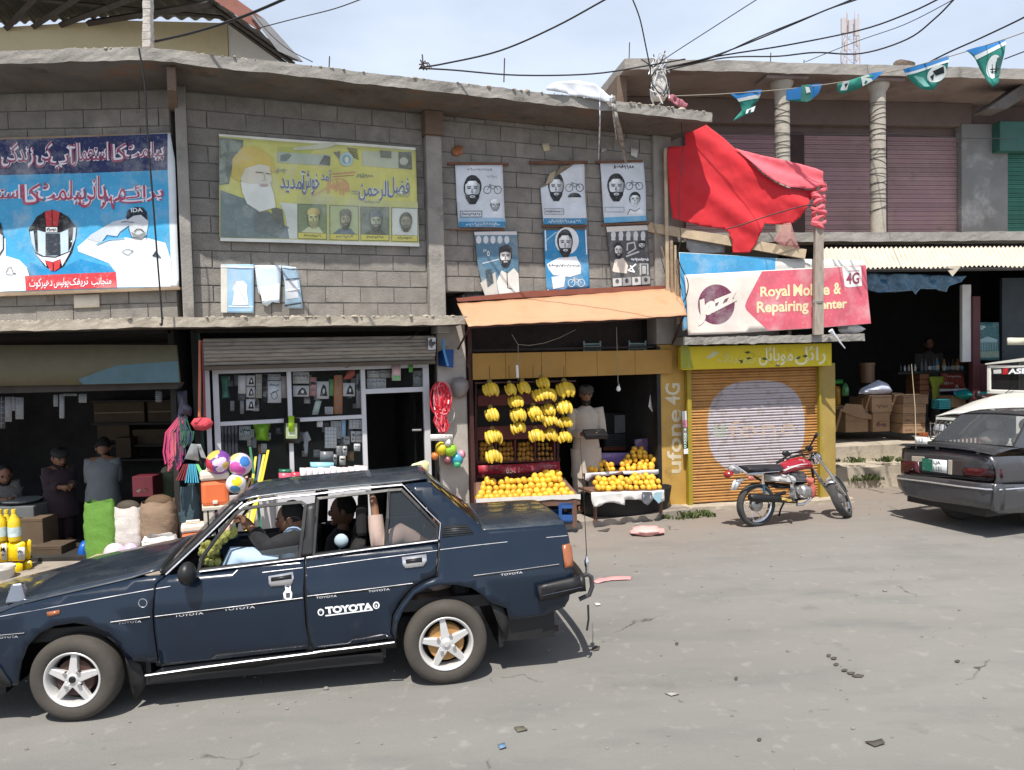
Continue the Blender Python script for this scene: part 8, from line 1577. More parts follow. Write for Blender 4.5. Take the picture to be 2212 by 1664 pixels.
for lab,xs_,y0,y1,c in(('fan of dark red plastic combs below the dustpans',(112,130,150,168),1012,1110,S(120,36,40)),('fan of shiny blue plastic combs below the dustpans',(176,194,212,230,248,264),1012,1126,S(70,160,190)),('fan of green plastic combs below the dustpans',(280,292,304),1012,1075,S(110,190,110))):
 t=thing('comb_bunch',lab,'combs',h2(xs_[0],y0))
 for x in xs_:p0,p1=h2((x+220)/2,y0-15,.2),h2(x,y1,.24);b=MB();b.hexa([p1+MF.ex*q for q in(-.007,.007)]+[p1+MF.ex*q-MF.en*.02 for q in(.007,-.007)]+[p0+MF.ex*q for q in(-.005,.005)]+[p0+MF.ex*q-MF.en*.02 for q in(.005,-.005)],c=c);part('comb',b,plastic,t)
bdp=thing('blue_dustpan','bright blue plastic dustpan hanging high on the pier','dustpan',h2(1980,330));b=MB();b.prism([h2(1955,205,.18),h2(2030,205,.12),h2(2028,332,.12),h2(1985,325,.24)],MF.en*-.03,c=S(30,84,150));b.prism([h2(1925,220,.1),h2(1958,206,.18),h2(1988,326,.24),h2(1925,318,.1)],MF.en*-.02,c=S(26,60,110));b.tube([h2(1955,130,.2),h2(1962,210,.22),h2(1990,320,.25)],.015,5,c=S(80,150,206));part('pan',b,plastic,bdp)
t=thing('red_rope_coil','large hanks of red and white rope hung on the pier','rope',h2(1940,790));rr=random.Random(8)
for k in range(26):
 cx,w_=1942+rr.uniform(-25,25),rr.uniform(20,62);y0,y1=rr.uniform(425,480),rr.uniform(600,690)if k<13 else rr.uniform(740,795);P_=[h2(cx+w_*(.4 if k>12 and abs(sin(a))<.5 else 1)*cos(a)*(1 if k<13 else .9),(y0+y1)/2+(y1-y0)/2*sin(a),.14+.05*rr.random())for a in[2*pi*j/16 for j in range(16)]];part('rope',MB().tube(P_,.010,5,closed=True,c=(S(206,36,54),S(190,30,50),S(214,120,126))[k%3]),plastic,t)
card(1870,792,2022,836,S(222,218,212),'white handwritten label below the red rope',('print',),'label',.22,D2,MF,.01,'paper_label',None)
for i,(x,y,r,c,lab)in enumerate(((1945,890,42,S(214,190,50),'yellow net bag of toys'),(2008,900,44,S(150,196,60),'lime net bag of toys'),(1990,845,30,S(206,206,206),'white bag of toys'),(2052,960,46,S(60,150,170),'teal bag of toy balls'),(2085,930,28,S(190,130,150),'dusty pink toy ball'),(2055,998,24,S(70,170,120),'green toy ball'),(1900,940,26,S(206,120,60),'orange toy strips'),(1990,970,30,S(120,70,80),'maroon toy bag'))):soft('toy_bag',lab+' hung on the pier below the red rope','toys',D2,ell(x,y,r,r*1.15,14),.14+.02*(i%3),.08,c,rough=.015)
hp=thing('hoop','white plastic hoop hanging behind the red rope','hoop',h2(1990,710));part('ring',MB().tube([h2(1990+45*cos(a),650+62*sin(a),.1)for a in[2*pi*j/20 for j in range(20)]],.006,5,closed=True),white_metal,hp)
soft('helmet_bag','clear plastic helmet bag hung on the pier beside the red rope','bag',D2,[(2008,440),(2030,400),(2090,392),(2130,420),(2136,470),(2110,530),(2070,548),(2025,525)],.1,.1,S(130,122,120));soft('cream_hat','cream pointed cloth shade behind the car roof','cloth',D2,[(1712,1025),(1750,995),(1830,970),(1862,985),(1855,1062),(1790,1055)],.5,.03,S(214,206,150))
# ---------------------------------------------------------------- grocer's shop at the left
LB_=thing('shop_fascia','dull olive fascia board with a faded blue corner under the left ledge','shop board',LF.P(-1.2,2.2,.2));s=Sheet(LF,.22,D1,LB_,eps=.004,step=.3)
s.base([(-500,150),(0,150),(600,148),(1050,150),(1072,372),(500,385),(0,392),(-500,398)],S(92,86,64),solid=.03,m=paint);s.begin().poly([(470,352),(700,270),(1062,245),(1070,370),(500,383)],S(76,104,112),5);s.end('blue_patch',paint)
b=MB();b.prism([LF.hit(*D1(*p),.15)for p in((-500,392),(1072,372),(1050,410),(-500,450))],LF.en*-.1);part('lower_beam',b,mat('dim_timber',(.06,.05,.045),.9,var=.3),LB_)
def sack(cr,x0,x1,yt,yb,o,F_,c,lab,top=None,d=.75,seed=0,m=None,name='sack',kinks=9):
 a,z0=F_.sz(*cr((x0+x1)/2,yb),o);z1=F_.sz(*cr((x0+x1)/2,yt),o)[1];w=(F_.sz(*cr(x1,(yt+yb)/2),o)[0]-F_.sz(*cr(x0,(yt+yb)/2),o)[0])/2;b=MB();n=28;vs=[];R_=16
 for j in range(R_+1):
  t=j/R_;k=(.86+.14*min(1,t*6))*(1.0+.05*sin(pi*t))*(1-.10*max(0,t-.8)/.2)
  for i in range(n):
   q=2*pi*i/n;cx,sy=cos(q),sin(q);e=.65;x=w*k*math.copysign(abs(cx)**e,cx);y=w*d*k*math.copysign(abs(sy)**e,sy);f=1+.09*mnoise.noise(V3((cx*2+seed,sy*2,t*kinks)))+.02*sin(t*kinks*7+3*cx+seed)
   vs.append(F_.P(a+x*f,z0+(z1-z0)*t+.012*sin(5*q+seed)*(t>.9),o+y*f))
 b.add(vs,[(j*n+i,j*n+(i+1)%n,(j+1)*n+(i+1)%n,(j+1)*n+i)for j in range(R_)for i in range(n)],0,True,c);t_=thing(name,lab,'sack',F_.P(a,z0,o),'sacks before the grocer')
 sk=part('cloth',b,m or mat('woven_sack',(1,1,1),.7,attr=True,var=.14,scale=10,bump=.35,bscale=45),t_,angle=80)
 if top:q=MB();q.ball(F_.P(a,z1-.02,o),(w*.86,w*d*.86,.09),14,8,c=top);part('filling',q,cloth_ink,t_)
 return t_
sack(E4,628,845,1012,1452,.0,LF,S(98,142,58),'tall lime green woven sack at the front of the grocer',d=.5,seed=1);sack(E4,830,1036,1050,1360,-.05,LF,S(206,200,194),'white printed woven sack with its mouth rolled open',S(70,62,52),.6,3);sack(D1,858,1052,1075,1320,.0,LF,S(140,118,98),'big brown burlap sack heaped with spice',S(96,74,56),.8,6,kinks=16)
sack(D1,955,1065,900,1100,-.5,LF,S(84,96,70),'dull green sack standing behind the burlap one',S(120,116,96),.8,7);sack(D1,860,1050,1280,1400,.25,LF,S(226,222,218),'low white sack in front of the burlap one',None,.6,8);sack(D1,1060,1200,980,1300,-.1,LF,S(64,84,92),'tall blue grey sack between the grocer and the coolers',None,.6,9)
mouth=MB();
for i,(x0,x1,y0,y1,c,lab,nm,ct)in enumerate(((615,750,1325,1440,S(196,180,190),'clear bag of brown pulses with white top beside the green sack','pulse_bag','bag'),(725,825,1325,1440,S(206,170,214),'pale purple plastic bag beside the clear bag','plastic_bag','bag'),(810,960,1365,1440,S(222,220,216),'white plastic bundle in front of the sacks','plastic_bundle','bag'))):soft(nm,lab,ct,D1,ell((x0+x1)/2,(y0+y1)/2,(x1-x0)/2,(y1-y0)/2,14),.2,.1,c,LF,rough=.02)
card(622,1395,718,1440,S(110,80,66),'brown printed label on the bag of pulses',('print',),'label',.31,D1,LF,.01,'bag_label',None);soft('blue_can','bright blue plastic can behind the green sack','can',D1,[(470,1345),(490,1312),(520,1312),(545,1340),(545,1440),(470,1440)],-.2,.1,S(20,90,180),LF)
b=MB().fpx(LF,*D1(460,1440),*D1(900,1510),.05,.45);tag(part('low_plinth',b,tray_wood if False else pale_wood,bevel=.01),'low pale wooden plinth under the row of sacks','plinth')
def gbox(cr,x0,y0,x1,y1,o,F_,lab,m=cardboard,d=.35,name='carton',grp=None,cat='carton',marks=0):
 b=MB();q=[F_.hit(*cr(*p),o)for p in((x0,y1),(x1,y1),(x1,y0),(x0,y0))];a0=(q[0]-F_.O).dot(F_.ex);a1=(q[1]-F_.O).dot(F_.ex);z0=(q[0].z+q[1].z)/2;z1=(q[2].z+q[3].z)/2;b.fbox(F_,a0,a1,o-d,o,z0,z1);t=thing(name,lab,cat,F_.P((a0+a1)/2,z0,o-d/2),grp);bd_=part('body',b,m,t,bevel=.006)
 if name=='carton':
  for z in((z0+z1)/2,)if z1-z0>.3 else():part('tape',MB().fbox(F_,a0+.01,a1-.01,o,o+.002,z-.008,z+.008),mat('parcel_tape',(.22,.14,.08),.4),t)
  part('lid_seam',MB().fbox(F_,a0+.004,a1-.004,o,o+.003,z1-.035,z1-.028),mat('seam_shadow',(.12,.075,.045),.9),t)
 if marks:sh_=Sheet(F_,o+.003,cr,t,eps=.001);sh_.begin();scribble(sh_,x0+(x1-x0)*.2,y0+(y1-y0)*.55,x1-(x1-x0)*.2,y0+(y1-y0)*.8,S(90,56,46),6,marks,0);sh_.end('print')
 return t
dimc=mat('dim_cardboard',(.10,.07,.045),.9,var=.2,rand=.2)  # cardboard darkened in colour to imitate the shade inside the grocer
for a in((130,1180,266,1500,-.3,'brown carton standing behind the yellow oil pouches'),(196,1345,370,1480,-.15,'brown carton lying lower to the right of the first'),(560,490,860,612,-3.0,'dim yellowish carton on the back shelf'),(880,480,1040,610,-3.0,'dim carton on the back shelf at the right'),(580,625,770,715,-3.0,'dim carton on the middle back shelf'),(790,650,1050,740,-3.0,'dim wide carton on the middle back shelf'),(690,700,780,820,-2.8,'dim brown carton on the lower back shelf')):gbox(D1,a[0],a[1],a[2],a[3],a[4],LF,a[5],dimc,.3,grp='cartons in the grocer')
tinb=gbox(D1,788,930,910,1052,-.1,LF,'maroon printed tin with a dark lid on top of the sacks',mat('maroon_tin',(.12,.02,.03),.35,var=.2),.25,'maroon_tin',None,'tin',5)
shv=thing('back_shelves','dim wooden shelves along the back of the grocer','shelves',LF.P(-1,.1,-3.1))
for y in(480,615,745,830):b=MB();p0,p1=LF.hit(*D1(540,y),-2.9),LF.hit(*D1(1060,y-6),-2.9);b.prism([p0,p1,p1-UZ*.03,p0-UZ*.03],LF.en*-.3);part('shelf',b,mat('dim_timber',(.06,.05,.045)),shv)
def lath(name,lab,cat,p,prof,m,grp=None,n=14,extra=()):
 t=thing(name,lab,cat,p,grp);part('body',MB().lathe(prof,n,Matrix.Translation(p)),m,t)
 for nm,pr,mm in extra:part(nm,MB().lathe(pr,n,Matrix.Translation(p)),mm,t)
 return t
oil=mat('golden_oil',(.70,.50,.02),.2,var=.08,spec=.6);ycap=mat('yellow_cap',(.75,.55,.05),.4,var=0);lbl=mat('pale_label',(.55,.66,.66),.5,var=.3,scale=20)
BOT=[(.0,0),(.05,0),(.055,.02),(.055,.17),(.045,.2),(.02,.245),(.018,.27)]
for i,(x,lab)in enumerate(((-60,'yellow oil bottle standing at the very left edge'),(5,'yellow oil bottle with a pale label left of the pair'),(46,'yellow oil bottle partly hidden behind the pair'),(90,'yellow oil bottle with a pale label right of the pair'))):p=LF.hit(*D1(x,1312),.30-.1*(i==2));k=1.15;lath('oil_bottle',lab,'bottle',p,[(r*k,z*k)for r,z in BOT],oil,'oil bottles at the left edge',14,(('cap',[(.024,.30),(.024,.335),(0,.335)],ycap),('label',[(.0645,.05),(.0645,.15)],lbl)))
for x0,x1,y0,y1,o,lab in((-60,46,1320,1440,.3,'yellow oil pouch at the left edge of the upper row'),(50,150,1318,1435,.3,'yellow oil pouch right in the upper row'),(48,135,1445,1555,.35,'yellow oil can in the lower row'),(145,190,1430,1530,.25,'narrow yellow oil can at the right of the lower row'),(150,185,1305,1425,.2,'yellow pouch with lime edge behind the upper row')):soft('oil_pouch',lab,'pouch',D1,[(x0,y0+8),(x0+8,y0),(x1-8,y0),(x1,y0+8),(x1-4,y1-5),(x1-12,y1),(x0+10,y1),(x0+2,y1-6)],o,.07,S(226,190,10),LF,m=mat('glossy_pouch',(1,1,1),.3,attr=True,var=.15,scale=14))
for x0,y0,x1,y1,lab in((8,1330,40,1425,'pale label on the left oil pouch'),(105,1350,148,1425,'grey label on the right oil pouch')):card(x0,y0,x1,y1,S(190,190,186),lab,('print',),'label',.375,D1,LF,.004,'pouch_label',None)
p=LF.hit(*D1(5,1625),.6);lath('white_bucket','white plastic bucket at the lower left edge','bucket',p,[(.0,0),(.11,0),(.135,.25),(.145,.26),(.14,.28),(.125,.27),(.1,.02)],mat('bucket_white',(.6,.58,.54),.5,var=.15))
for x0,y0,x1,y1,lab in((-40,455,32,645,'strip of dark sachets at the far left edge'),(32,457,70,605,'strip of white sachets hanging second from the left'),(74,457,92,540,'narrow strip of sachets hanging third'),(94,460,140,590,'strip of grey sachets hanging fourth'),(355,442,382,585,'long white paper strip hanging in the grocer'),(320,445,345,515,'short grey strip hanging beside the long one'),(470,440,515,492,'orange white packet hanging in the grocer'),(380,438,458,452,'row of small white packets clipped up'),(925,420,965,490,'bunch of dark bottles hung at the right')):card(x0,y0,x1,y1,S(130,132,134)if x0 not in(-40,925)else S(60,62,66),lab,('grid',),'sachets',.0,D1,LF,.01,'sachet_strip','strips hanging in the grocer')
b=MB();q=LF.hit(*D1(110,1180),-.5);tbn=thing('scale_table','dim counter with a pale scale pan at the left of the grocer','counter',V3((q.x,q.y,.09)));part('top',MB().fpx(LF,*D1(-60,1110),*D1(200,1180),-.9,-.4),mat('dim_grey',(.12,.13,.13),.5,var=.2),tbn,bevel=.01);part('pan',MB().lathe([(0,.02),(.2,.06),(.22,.08)],16,Matrix.Translation(LF.hit(*D1(130,1105),-.6))),mat('dim_steel',(.3,.34,.36),.3,metal=.4),tbn)
# ---------------------------------------------------------------- open shop at the right
G3='cartons on the right shop platform'
for x0,y0,x1,y1,o,lab,mk in((188,1335,385,1527,.1,'cut open brown carton at the front left of the platform',0),(85,1300,195,1525,-.2,'shadowed brown carton behind the cut open one',0),(425,1345,570,1522,.15,'lower reddish carton of the middle pair',3),(415,1210,590,1348,.15,'upper wide carton of the middle pair',4),(330,1230,425,1348,-.1,'carton tucked left of the upper middle one',0),(590,1190,690,1400,-.1,'dark carton between the stacks',0),(685,1455,782,1537,.3,'bottom left carton of the tall stack',5),(684,1370,780,1452,.3,'third left carton of the tall stack',6),(686,1285,782,1367,.3,'second left carton of the tall stack',0),(690,1210,782,1282,.3,'top left carton of the tall stack',0),(786,1455,878,1537,.3,'bottom right carton of the tall stack',7),(786,1372,880,1452,.3,'third right carton of the tall stack',0),(788,1288,885,1368,.3,'second right carton of the tall stack',0),(790,1205,905,1285,.3,'top right carton of the tall stack',0),(1108,1216,1230,1312,-.2,'brown carton by the teal basket',0)):gbox(E3,x0,y0,x1,y1,o,RF,lab,d=.4,grp=G3,marks=mk)
b=MB();b.add([RF.hit(*E3(*p),.12)for p in((150,1345),(190,1280),(330,1290),(360,1360),(430,1385),(425,1420),(280,1400))],[tuple(range(7))]);tag(part('carton_flap',b,cardboard,solid=.006),'loose bent carton flaps on the cut open carton','carton flap')
ctn=thing('shop_counter','counter with brown drawers and red printed front in the right shop','counter',RF.hit(*E3(1000,1250),-.8));part('top',MB().fpx(RF,*E3(640,1000),*E3(1230,1020),-1.3,-.75),dark,ctn)
for k in range(4):part('drawer',MB().fpx(RF,*E3(832,1024+k*48),*E3(912,1068+k*48),-1.2,-.78),mat('drawer_wood',(.24,.10,.045),.6,var=.2),ctn,bevel=.006)
s=Sheet(RF,-.76,E3,ctn,eps=.004);s.base([(1010,1018),(1205,1018),(1225,1145),(1012,1145)],S(130,44,30),name='front_board');s.begin();scribble(s,1065,1035,1185,1055,S(214,206,200),10,4,1,4);scribble(s,1020,1085,1120,1120,S(206,200,190),6,6,1,4);s.line([(1140,1140),(1150,1118),(1160,1140)],8,S(200,200,200),1);s.end('lettering')
s=Sheet(RF,-.7,E3,thing('lime_sheet','lime green cloth hanging over the counter front','cloth',RF.hit(*E3(970,1270),-.7)),lambda a,z:.02*sin(30*a));s.base([(915,1048),(1030,1045),(1035,1100),(1005,1130),(1005,1265),(940,1272),(935,1140)],S(140,150,50),m=cloth_ink)
gbox(E3,1005,1150,1240,1172,-.7,RF,'white shelf edge of the counter with small tools',white_metal,.3,'shelf_board',None,'shelf')
rr=random.Random(14)
for i,(x,h_,c,lab)in enumerate(((665,60,(.02,.02,.02),'black bottle leftmost on the counter'),(700,50,(.5,.5,.5),'silver bag like bottle on the counter'),(735,58,(.3,.3,.32),'grey bottle on the counter'),(790,60,(.45,.45,.46),'pale bottle left of the rod'),(845,110,(.06,.06,.06),'tall black bottle on the counter'),(880,105,(.08,.08,.08),'second tall black bottle on the counter'),(915,95,(.03,.03,.03),'black bottle with white label'),(950,100,(.04,.05,.05),'dark bottle behind the label one'),(980,110,(.1,.2,.3),'dark bottle with a blue label'),(1042,105,(.35,.22,.12),'tan bottle on the counter'),(1080,90,(.03,.02,.02),'small dark bottle right of the tan one'),(1115,105,(.05,.04,.02),'dark bottle with a cream label'),(1155,108,(.28,.12,.04),'amber bottle near the right end'),(1190,95,(.12,.05,.03),'brown bottle at the right end'))):
 p=RF.hit(*E3(x,998),-.9);hh=RF.hit(*E3(x,998-h_),-.9).z-p.z;r_=hh*.17;lath('bottle',lab,'bottle',p,[(0,0),(r_,0),(r_,hh*.6),(r_*.4,hh*.8),(r_*.4,hh),(0,hh)],mat('bottle_%d'%i,c,.2,var=.1),'bottles on the right shop counter',10,(('label',[(r_*1.02,hh*.12),(r_*1.02,hh*.45)],mat('bottle_label_%d'%(i%3),((.5,.5,.48),(.16,.3,.45),(.5,.42,.25))[i%3],.6)),)if i>5 else())
soft('white_bag','big pale blue white plastic sack lying on the middle cartons','bag',E3,[(300,1195),(320,1150),(400,1110),(470,1075),(540,1100),(585,1170),(560,1195),(420,1205)],.0,.15,S(190,196,214),RF,rough=.02);lath('brown_jar','brown lidded jar behind the white sack','jar',RF.hit(*E3(372,1100),-.5),[(0,0),(.13,0),(.13,.3),(.14,.31),(.14,.36),(0,.36)],mat('jar_brown',(.16,.09,.05),.4,var=.2))
soft('yellow_can','yellow plastic can at the left of the platform','can',E3,[(65,1140),(85,1125),(135,1130),(138,1310),(75,1320)],-.3,.12,S(150,110,20),RF);soft('green_crate','green plastic crate top behind the kiosk pillar','crate',E3,[(48,1075),(158,1070),(158,1112),(50,1116)],-.4,.1,S(60,140,60),RF);soft('garden_sprayer','green garden sprayer bottle beside the yellow can','sprayer',E3,[(155,1160),(165,1120),(185,1098),(205,1120),(215,1165),(212,1215),(155,1215)],-.2,.07,S(76,130,80),RF)
soft('teal_sacks','shiny teal plastic sacks piled behind the jeep','sacks',E3,[(1125,1200),(1200,1160),(1290,1145),(1395,1130),(1395,1220),(1290,1245),(1180,1240)],-.1,.16,S(24,140,140),RF,rough=.02);soft('blue_sack','blue plastic sack left of the teal ones','sack',E3,[(1120,1178),(1190,1160),(1240,1165),(1180,1205),(1125,1205)],-.2,.1,S(30,100,150),RF)
tb_=thing('teal_basket','teal plastic basket on the platform edge behind the jeep','basket',RF.hit(*E3(1048,1330),.1))
for k in range(6):b=MB();b.prism([RF.hit(*E3(*p),.1)for p in((998,1248+k*14),(1100,1244+k*14),(1098,1253+k*14),(999,1257+k*14))],RF.en*-.2,c=S(70,176,186));part('band',b,plastic,tb_)
s=Sheet(RF,.0,E3,thing('garden_poster','dim teal poster of a garden fence and house in the doorway at right','poster',RF.hit(*E3(1425,905),.0)),eps=.003);s.base([(1325,575),(1515,575),(1520,905),(1335,905)],S(60,104,110));s.begin().poly([(1338,830),(1512,822),(1514,880),(1338,882)],S(130,150,136),1).poly([(1345,725),(1420,700),(1500,725),(1500,750),(1345,750)],S(150,176,180),1)
for k in range(12):s.line([(1345+k*14,755),(1345+k*14,820)],4,S(150,190,190),1)
s.text('SP',[(1345,605),(1395,605),(1395,640),(1345,640)],S(190,206,206),1,.02);s.end('print')
card(1588,710,1760,772,S(206,200,180),'pale sign board catching the sun above the jeep',(),'sign',.5,E3,RF,.03,'pale_sign',None)
# ---------------------------------------------------------------- people
skin_m=mat('brown_skin',(.22,.11,.065),.55,var=.06,sss=.1);hair_m=mat('black_hair',(.01,.009,.009),.7,var=.3,scale=60,bump=.6,bscale=90);lip=mat('lips',(.16,.05,.045),.5,var=0);eye_m=mat('eyes',(.03,.025,.02),.2,var=0)
def grow(J,E_,R):
 """one continuous skin round a skeleton"""
 ks=list(J);m=bpy.data.meshes.new('body');m.from_pydata([tuple(J[k])for k in ks],[(ks.index(a),ks.index(c))for a,c in E_],[]);o=bpy.data.objects.new('body',m);col.objects.link(o)
 o.modifiers.new('skin','SKIN').use_smooth_shade=True;sv_=m.skin_vertices[0].data
 for i,k in enumerate(ks):r=R.get(k,.01);sv_[i].radius=(r,r);sv_[i].use_root=i==0
 sb_=o.modifiers.new('sub','SUBSURF');sb_.levels=sb_.render_levels=1;dg=bpy.context.evaluated_depsgraph_get();e=bpy.data.meshes.new_from_object(o.evaluated_get(dg));r_=([v.co.copy()for v in e.vertices],[tuple(p.vertices)for p in e.polygons])
 bpy.data.objects.remove(o);bpy.data.meshes.remove(m);bpy.data.meshes.remove(e);return r_
def person(lab,J,face,cloth_c,legs_c=None,hair=True,beard=True,cap=None,sleeves=True,hem=None,hw=.17,sleeve_c=None,skin=skin_m,curl=.6,wide=.21):
 """J: world joints. Body with hands and face is one mesh; hair, cap and clothes are its children"""
 J={k:V3(v)for k,v in J.items()};P=thing('person',lab,'person',min((J[k]for k in J),key=lambda p:p.z));f=V3(face).normalized();up=(J['head']-J['neck']).normalized();rt=f.cross(up).normalized();f=up.cross(rt)
 E_=[('pelvis','chest'),('chest','neck')];R=dict(pelvis=.13,chest=.13,neck=.055);K={k:J[k]for k in('pelvis','chest','neck')}
 K['top']=J['neck'].lerp(J['head'],.5);E_.append(('neck','top'));R['top']=.05
 for s_ in 'LR':
  for a,c,r in(('chest','shoulder',.062),('shoulder','elbow',.045),('elbow','wrist',.03)):
   if c+s_ not in J:break
   K[c+s_]=J[c+s_];E_.append((a if a=='chest' else a+s_,c+s_));R[c+s_]=r
  if 'wrist'+s_ in J:
   w=J['wrist'+s_];d=(w-J['elbow'+s_]).normalized();n=d.cross(f if abs(d.dot(f))<.9 else up).normalized();q=n.cross(d);K['palm'+s_]=w+d*.07;E_.append(('wrist'+s_,'palm'+s_));R['palm'+s_]=.032
   for i,L_ in enumerate((.066,.076,.072,.056)):
    b0=w+d*.09+n*(.028-.019*i);k1,k2='f%d%s'%(i,s_),'g%d%s'%(i,s_);K[k1]=b0+d*L_*.55+q*L_*curl*.25;K[k2]=b0+d*L_*(.95-curl*.35)+q*L_*curl*.8;E_+=[('palm'+s_,k1),(k1,k2)];R[k1]=.0095;R[k2]=.007
   K['t'+s_]=w+d*.06+n*.055+q*.02;E_.append(('palm'+s_,'t'+s_));R['t'+s_]=.010
  for a,c,r in(('pelvis','hip',.10),('hip','knee',.062),('knee','ankle',.04),('ankle','toe',.035)):
   if c+s_ not in J:break
   K[c+s_]=J[c+s_];E_.append((a if a=='pelvis' else a+s_,c+s_));R[c+s_]=r
 vs,fs=grow(K,E_,R);b=MB();b.add(vs,fs,0,True);T_=Matrix((rt,f,up)).transposed().to_4x4();T_.translation=J['head'];T3=T_.to_3x3().to_4x4();B_=lambda c,r,mi=0,nu=10,nv=7,fn=None:b.ball(T_@V3(c),r,nu,nv,T3,mi,None,fn)
 B_((0,0,0),(.076,.096,.122),0,18,14,lambda p:V3((p.x*(1-.22*max(0,-p.z)),p.y*(1+.03*(p.y>0)),p.z)));B_((0,.098,-.012),(.013,.02,.026));B_((0,.07,-.09),(.03,.03,.025));B_((0,.088,-.058),(.024,.01,.007),2)
 for k in(-1,1):B_((k*.077,-.005,0),(.012,.022,.032));B_((k*.031,.083,.014),(.013,.01,.008),3,8,6);B_((k*.031,.088,.032),(.02,.01,.006),1,8,6)
 part('body',b,[skin,hair_m,lip,eye_m],P,angle=70)
 if hair:q=MB();q.ball(T_@V3((0,-.018,.022)),(.083,.094,.115),18,12,T3,fn=lambda p:p*(1+.05*mnoise.noise(p*7))if p.z>-.35 else p*.75);part('hair',q,hair_m,P)
 if beard:q=MB();q.ball(T_@V3((0,.022,-.078)),(.070,.080,.066),14,9,T3,fn=lambda p:p*(1+.08*mnoise.noise(p*6))if p.z<.25 else p*.7);part('beard',q,hair_m if beard is True else beard,P)
 if cap:q=MB();q.lathe([(.092,.045),(.10,.06),(.096,.10),(.075,.118),(0,.122)],18,T_@Matrix.Rotation(-.12,4,'X'));part('cap',q,cap,P)
 cm=mat('cloth_%s'%lab[:18].replace(' ','_'),cloth_c,.85,var=.12,scale=8,sheen=.1,bump=.12,bscale=30);sp=(J['neck']-J['pelvis']).normalized();x_=(J['shoulderR']-J['shoulderL']).normalized()if 'shoulderR' in J and 'shoulderL' in J else rt;y_=sp.cross(x_).normalized()
 secs=[(J['neck']-sp*.005,.062,.062),(J['neck']-sp*.05,.13,.09),(J['neck']-sp*.10,wide,.115),(J['chest'],wide*.93,.135),(J['chest'].lerp(J['pelvis'],.55),.165,.13),(J['pelvis'],.185,.145)]
 if hem is not None:
  for t in(.35,.7,1):secs.append((J['pelvis']-UZ*hem*t,.19+.02*t,.15+.02*t))
 q=MB();n=22;vv=[]
 for j,(c,w,d)in enumerate(secs):
  for i in range(n):a=2*pi*i/n;k=1+.035*sin(5*a+j)*(j>4);vv.append(c+x_*(w*cos(a)*k)+y_*(d*sin(a)*k))
 q.add(vv,[(j*n+i,j*n+(i+1)%n,(j+1)*n+(i+1)%n,(j+1)*n+i)for j in range(len(secs)-1)for i in range(n)],0,True)
 if sleeves:
  for s_ in 'LR':
   if 'elbow'+s_ in J and 'wrist'+s_ in J:A_,B2,C_=J['shoulder'+s_],J['elbow'+s_],J['wrist'+s_];q.tube([J['chest'].lerp(A_,.7),A_,A_.lerp(B2,.5),B2,B2.lerp(C_,.5),B2.lerp(C_,.86)],[.085,.08,.07,.062,.056,.052],12)
 part('kameez' if hem else 'shirt',q,cm,P,angle=80)
 if 'kneeL' in J:
  q=MB()
  for s_ in 'LR':q.tube([J['hip'+s_],J['knee'+s_],J['ankle'+s_].lerp(J['knee'+s_],.12)],[.12,.10,.085],12)
  part('shalwar',q,mat('trousers_%s'%lab[:18].replace(' ','_'),legs_c or cloth_c,.85,var=.12,scale=8),P)
 return P
def stand(base,H,face,arms,lean=0.0):
 """joints of a standing figure of height H; arms: elbow and wrist offsets (right, forward, up) in shares of H"""
 f=V3(face).normalized();r=f.cross(UZ);B0=V3(base);q=lambda x,y,z:B0+r*(x*H)+f*((y+lean*max(0,z-.5))*H)+UZ*(z*H);J=dict(pelvis=q(0,0,.52),chest=q(0,0,.72),neck=q(0,.0,.84),head=q(0,.02+lean*.1,.925))
 for s_,k in(('L',-1),('R',1)):
  J['shoulder'+s_]=q(k*.105,0,.80);J['elbow'+s_]=q(*arms[s_][0]);J['wrist'+s_]=q(*arms[s_][1]);J['hip'+s_]=q(k*.055,0,.5);J['knee'+s_]=q(k*.06,.01,.27);J['ankle'+s_]=q(k*.06,0,.045);J['toe'+s_]=q(k*.065,.09,.018)
 return J
FRONT={'L':((-.125,.03,.63),(-.05,.16,.635)),'R':((.125,.03,.63),(.06,.16,.63))}
fwdM=V3((0,-1,0))
p=MF.hit(*D3(1065,1000),-.12);p.z=.08;Hh=(MF.hit(*D3(1045,520),-.12).z-.08)*.985
person('man in a cream shalwar kameez and cap looking down at a tray, fruit shop',stand(p,Hh,MF.en-MF.ex*.25,FRONT,.03),MF.en-MF.ex*.3-UZ*.6,(.46,.39,.32),hem=Hh*.24,cap=mat('wool_cap',(.07,.06,.05),.9,var=.2),curl=.9)
t=p+MF.en*(.21*Hh)+UZ*(.625*Hh);tr=thing('dark_tray','small dark tray held by the man in the fruit shop','tray',t);part('pan',MB().box(-.16,.14,-.09,.09,-.02,.05,Matrix.Translation(t-MF.ex*.04)@Matrix.Rotation(MF.rz-.2,4,'Z')@Matrix.Rotation(.35,4,'X')),mc_black,tr,bevel=.01)
for cx,o,hd_,fc,c,lab,kw,lean in((430,-.85,655,V3((.8,-.6,0)),(.035,.02,.026),'man in a dark plum kameez standing in the grocer with forearm out',dict(cap=mat('dark_cap',(.03,.03,.03),.9)),.02),(740,-.75,585,V3((-.25,.95,0)),(.17,.185,.19),'man in a grey blue shirt with his back turned in the grocer',dict(),.14)):
 p=LF.hit(*E4(cx,1000),o);p.z=.09;Hh=(LF.hit(*E4(cx,hd_),o).z-.09)*1.0;person(lab,stand(p,Hh,fc,FRONT,lean),fc-UZ*(.5 if lean<.1 else .2),c,hem=Hh*.22,**kw)
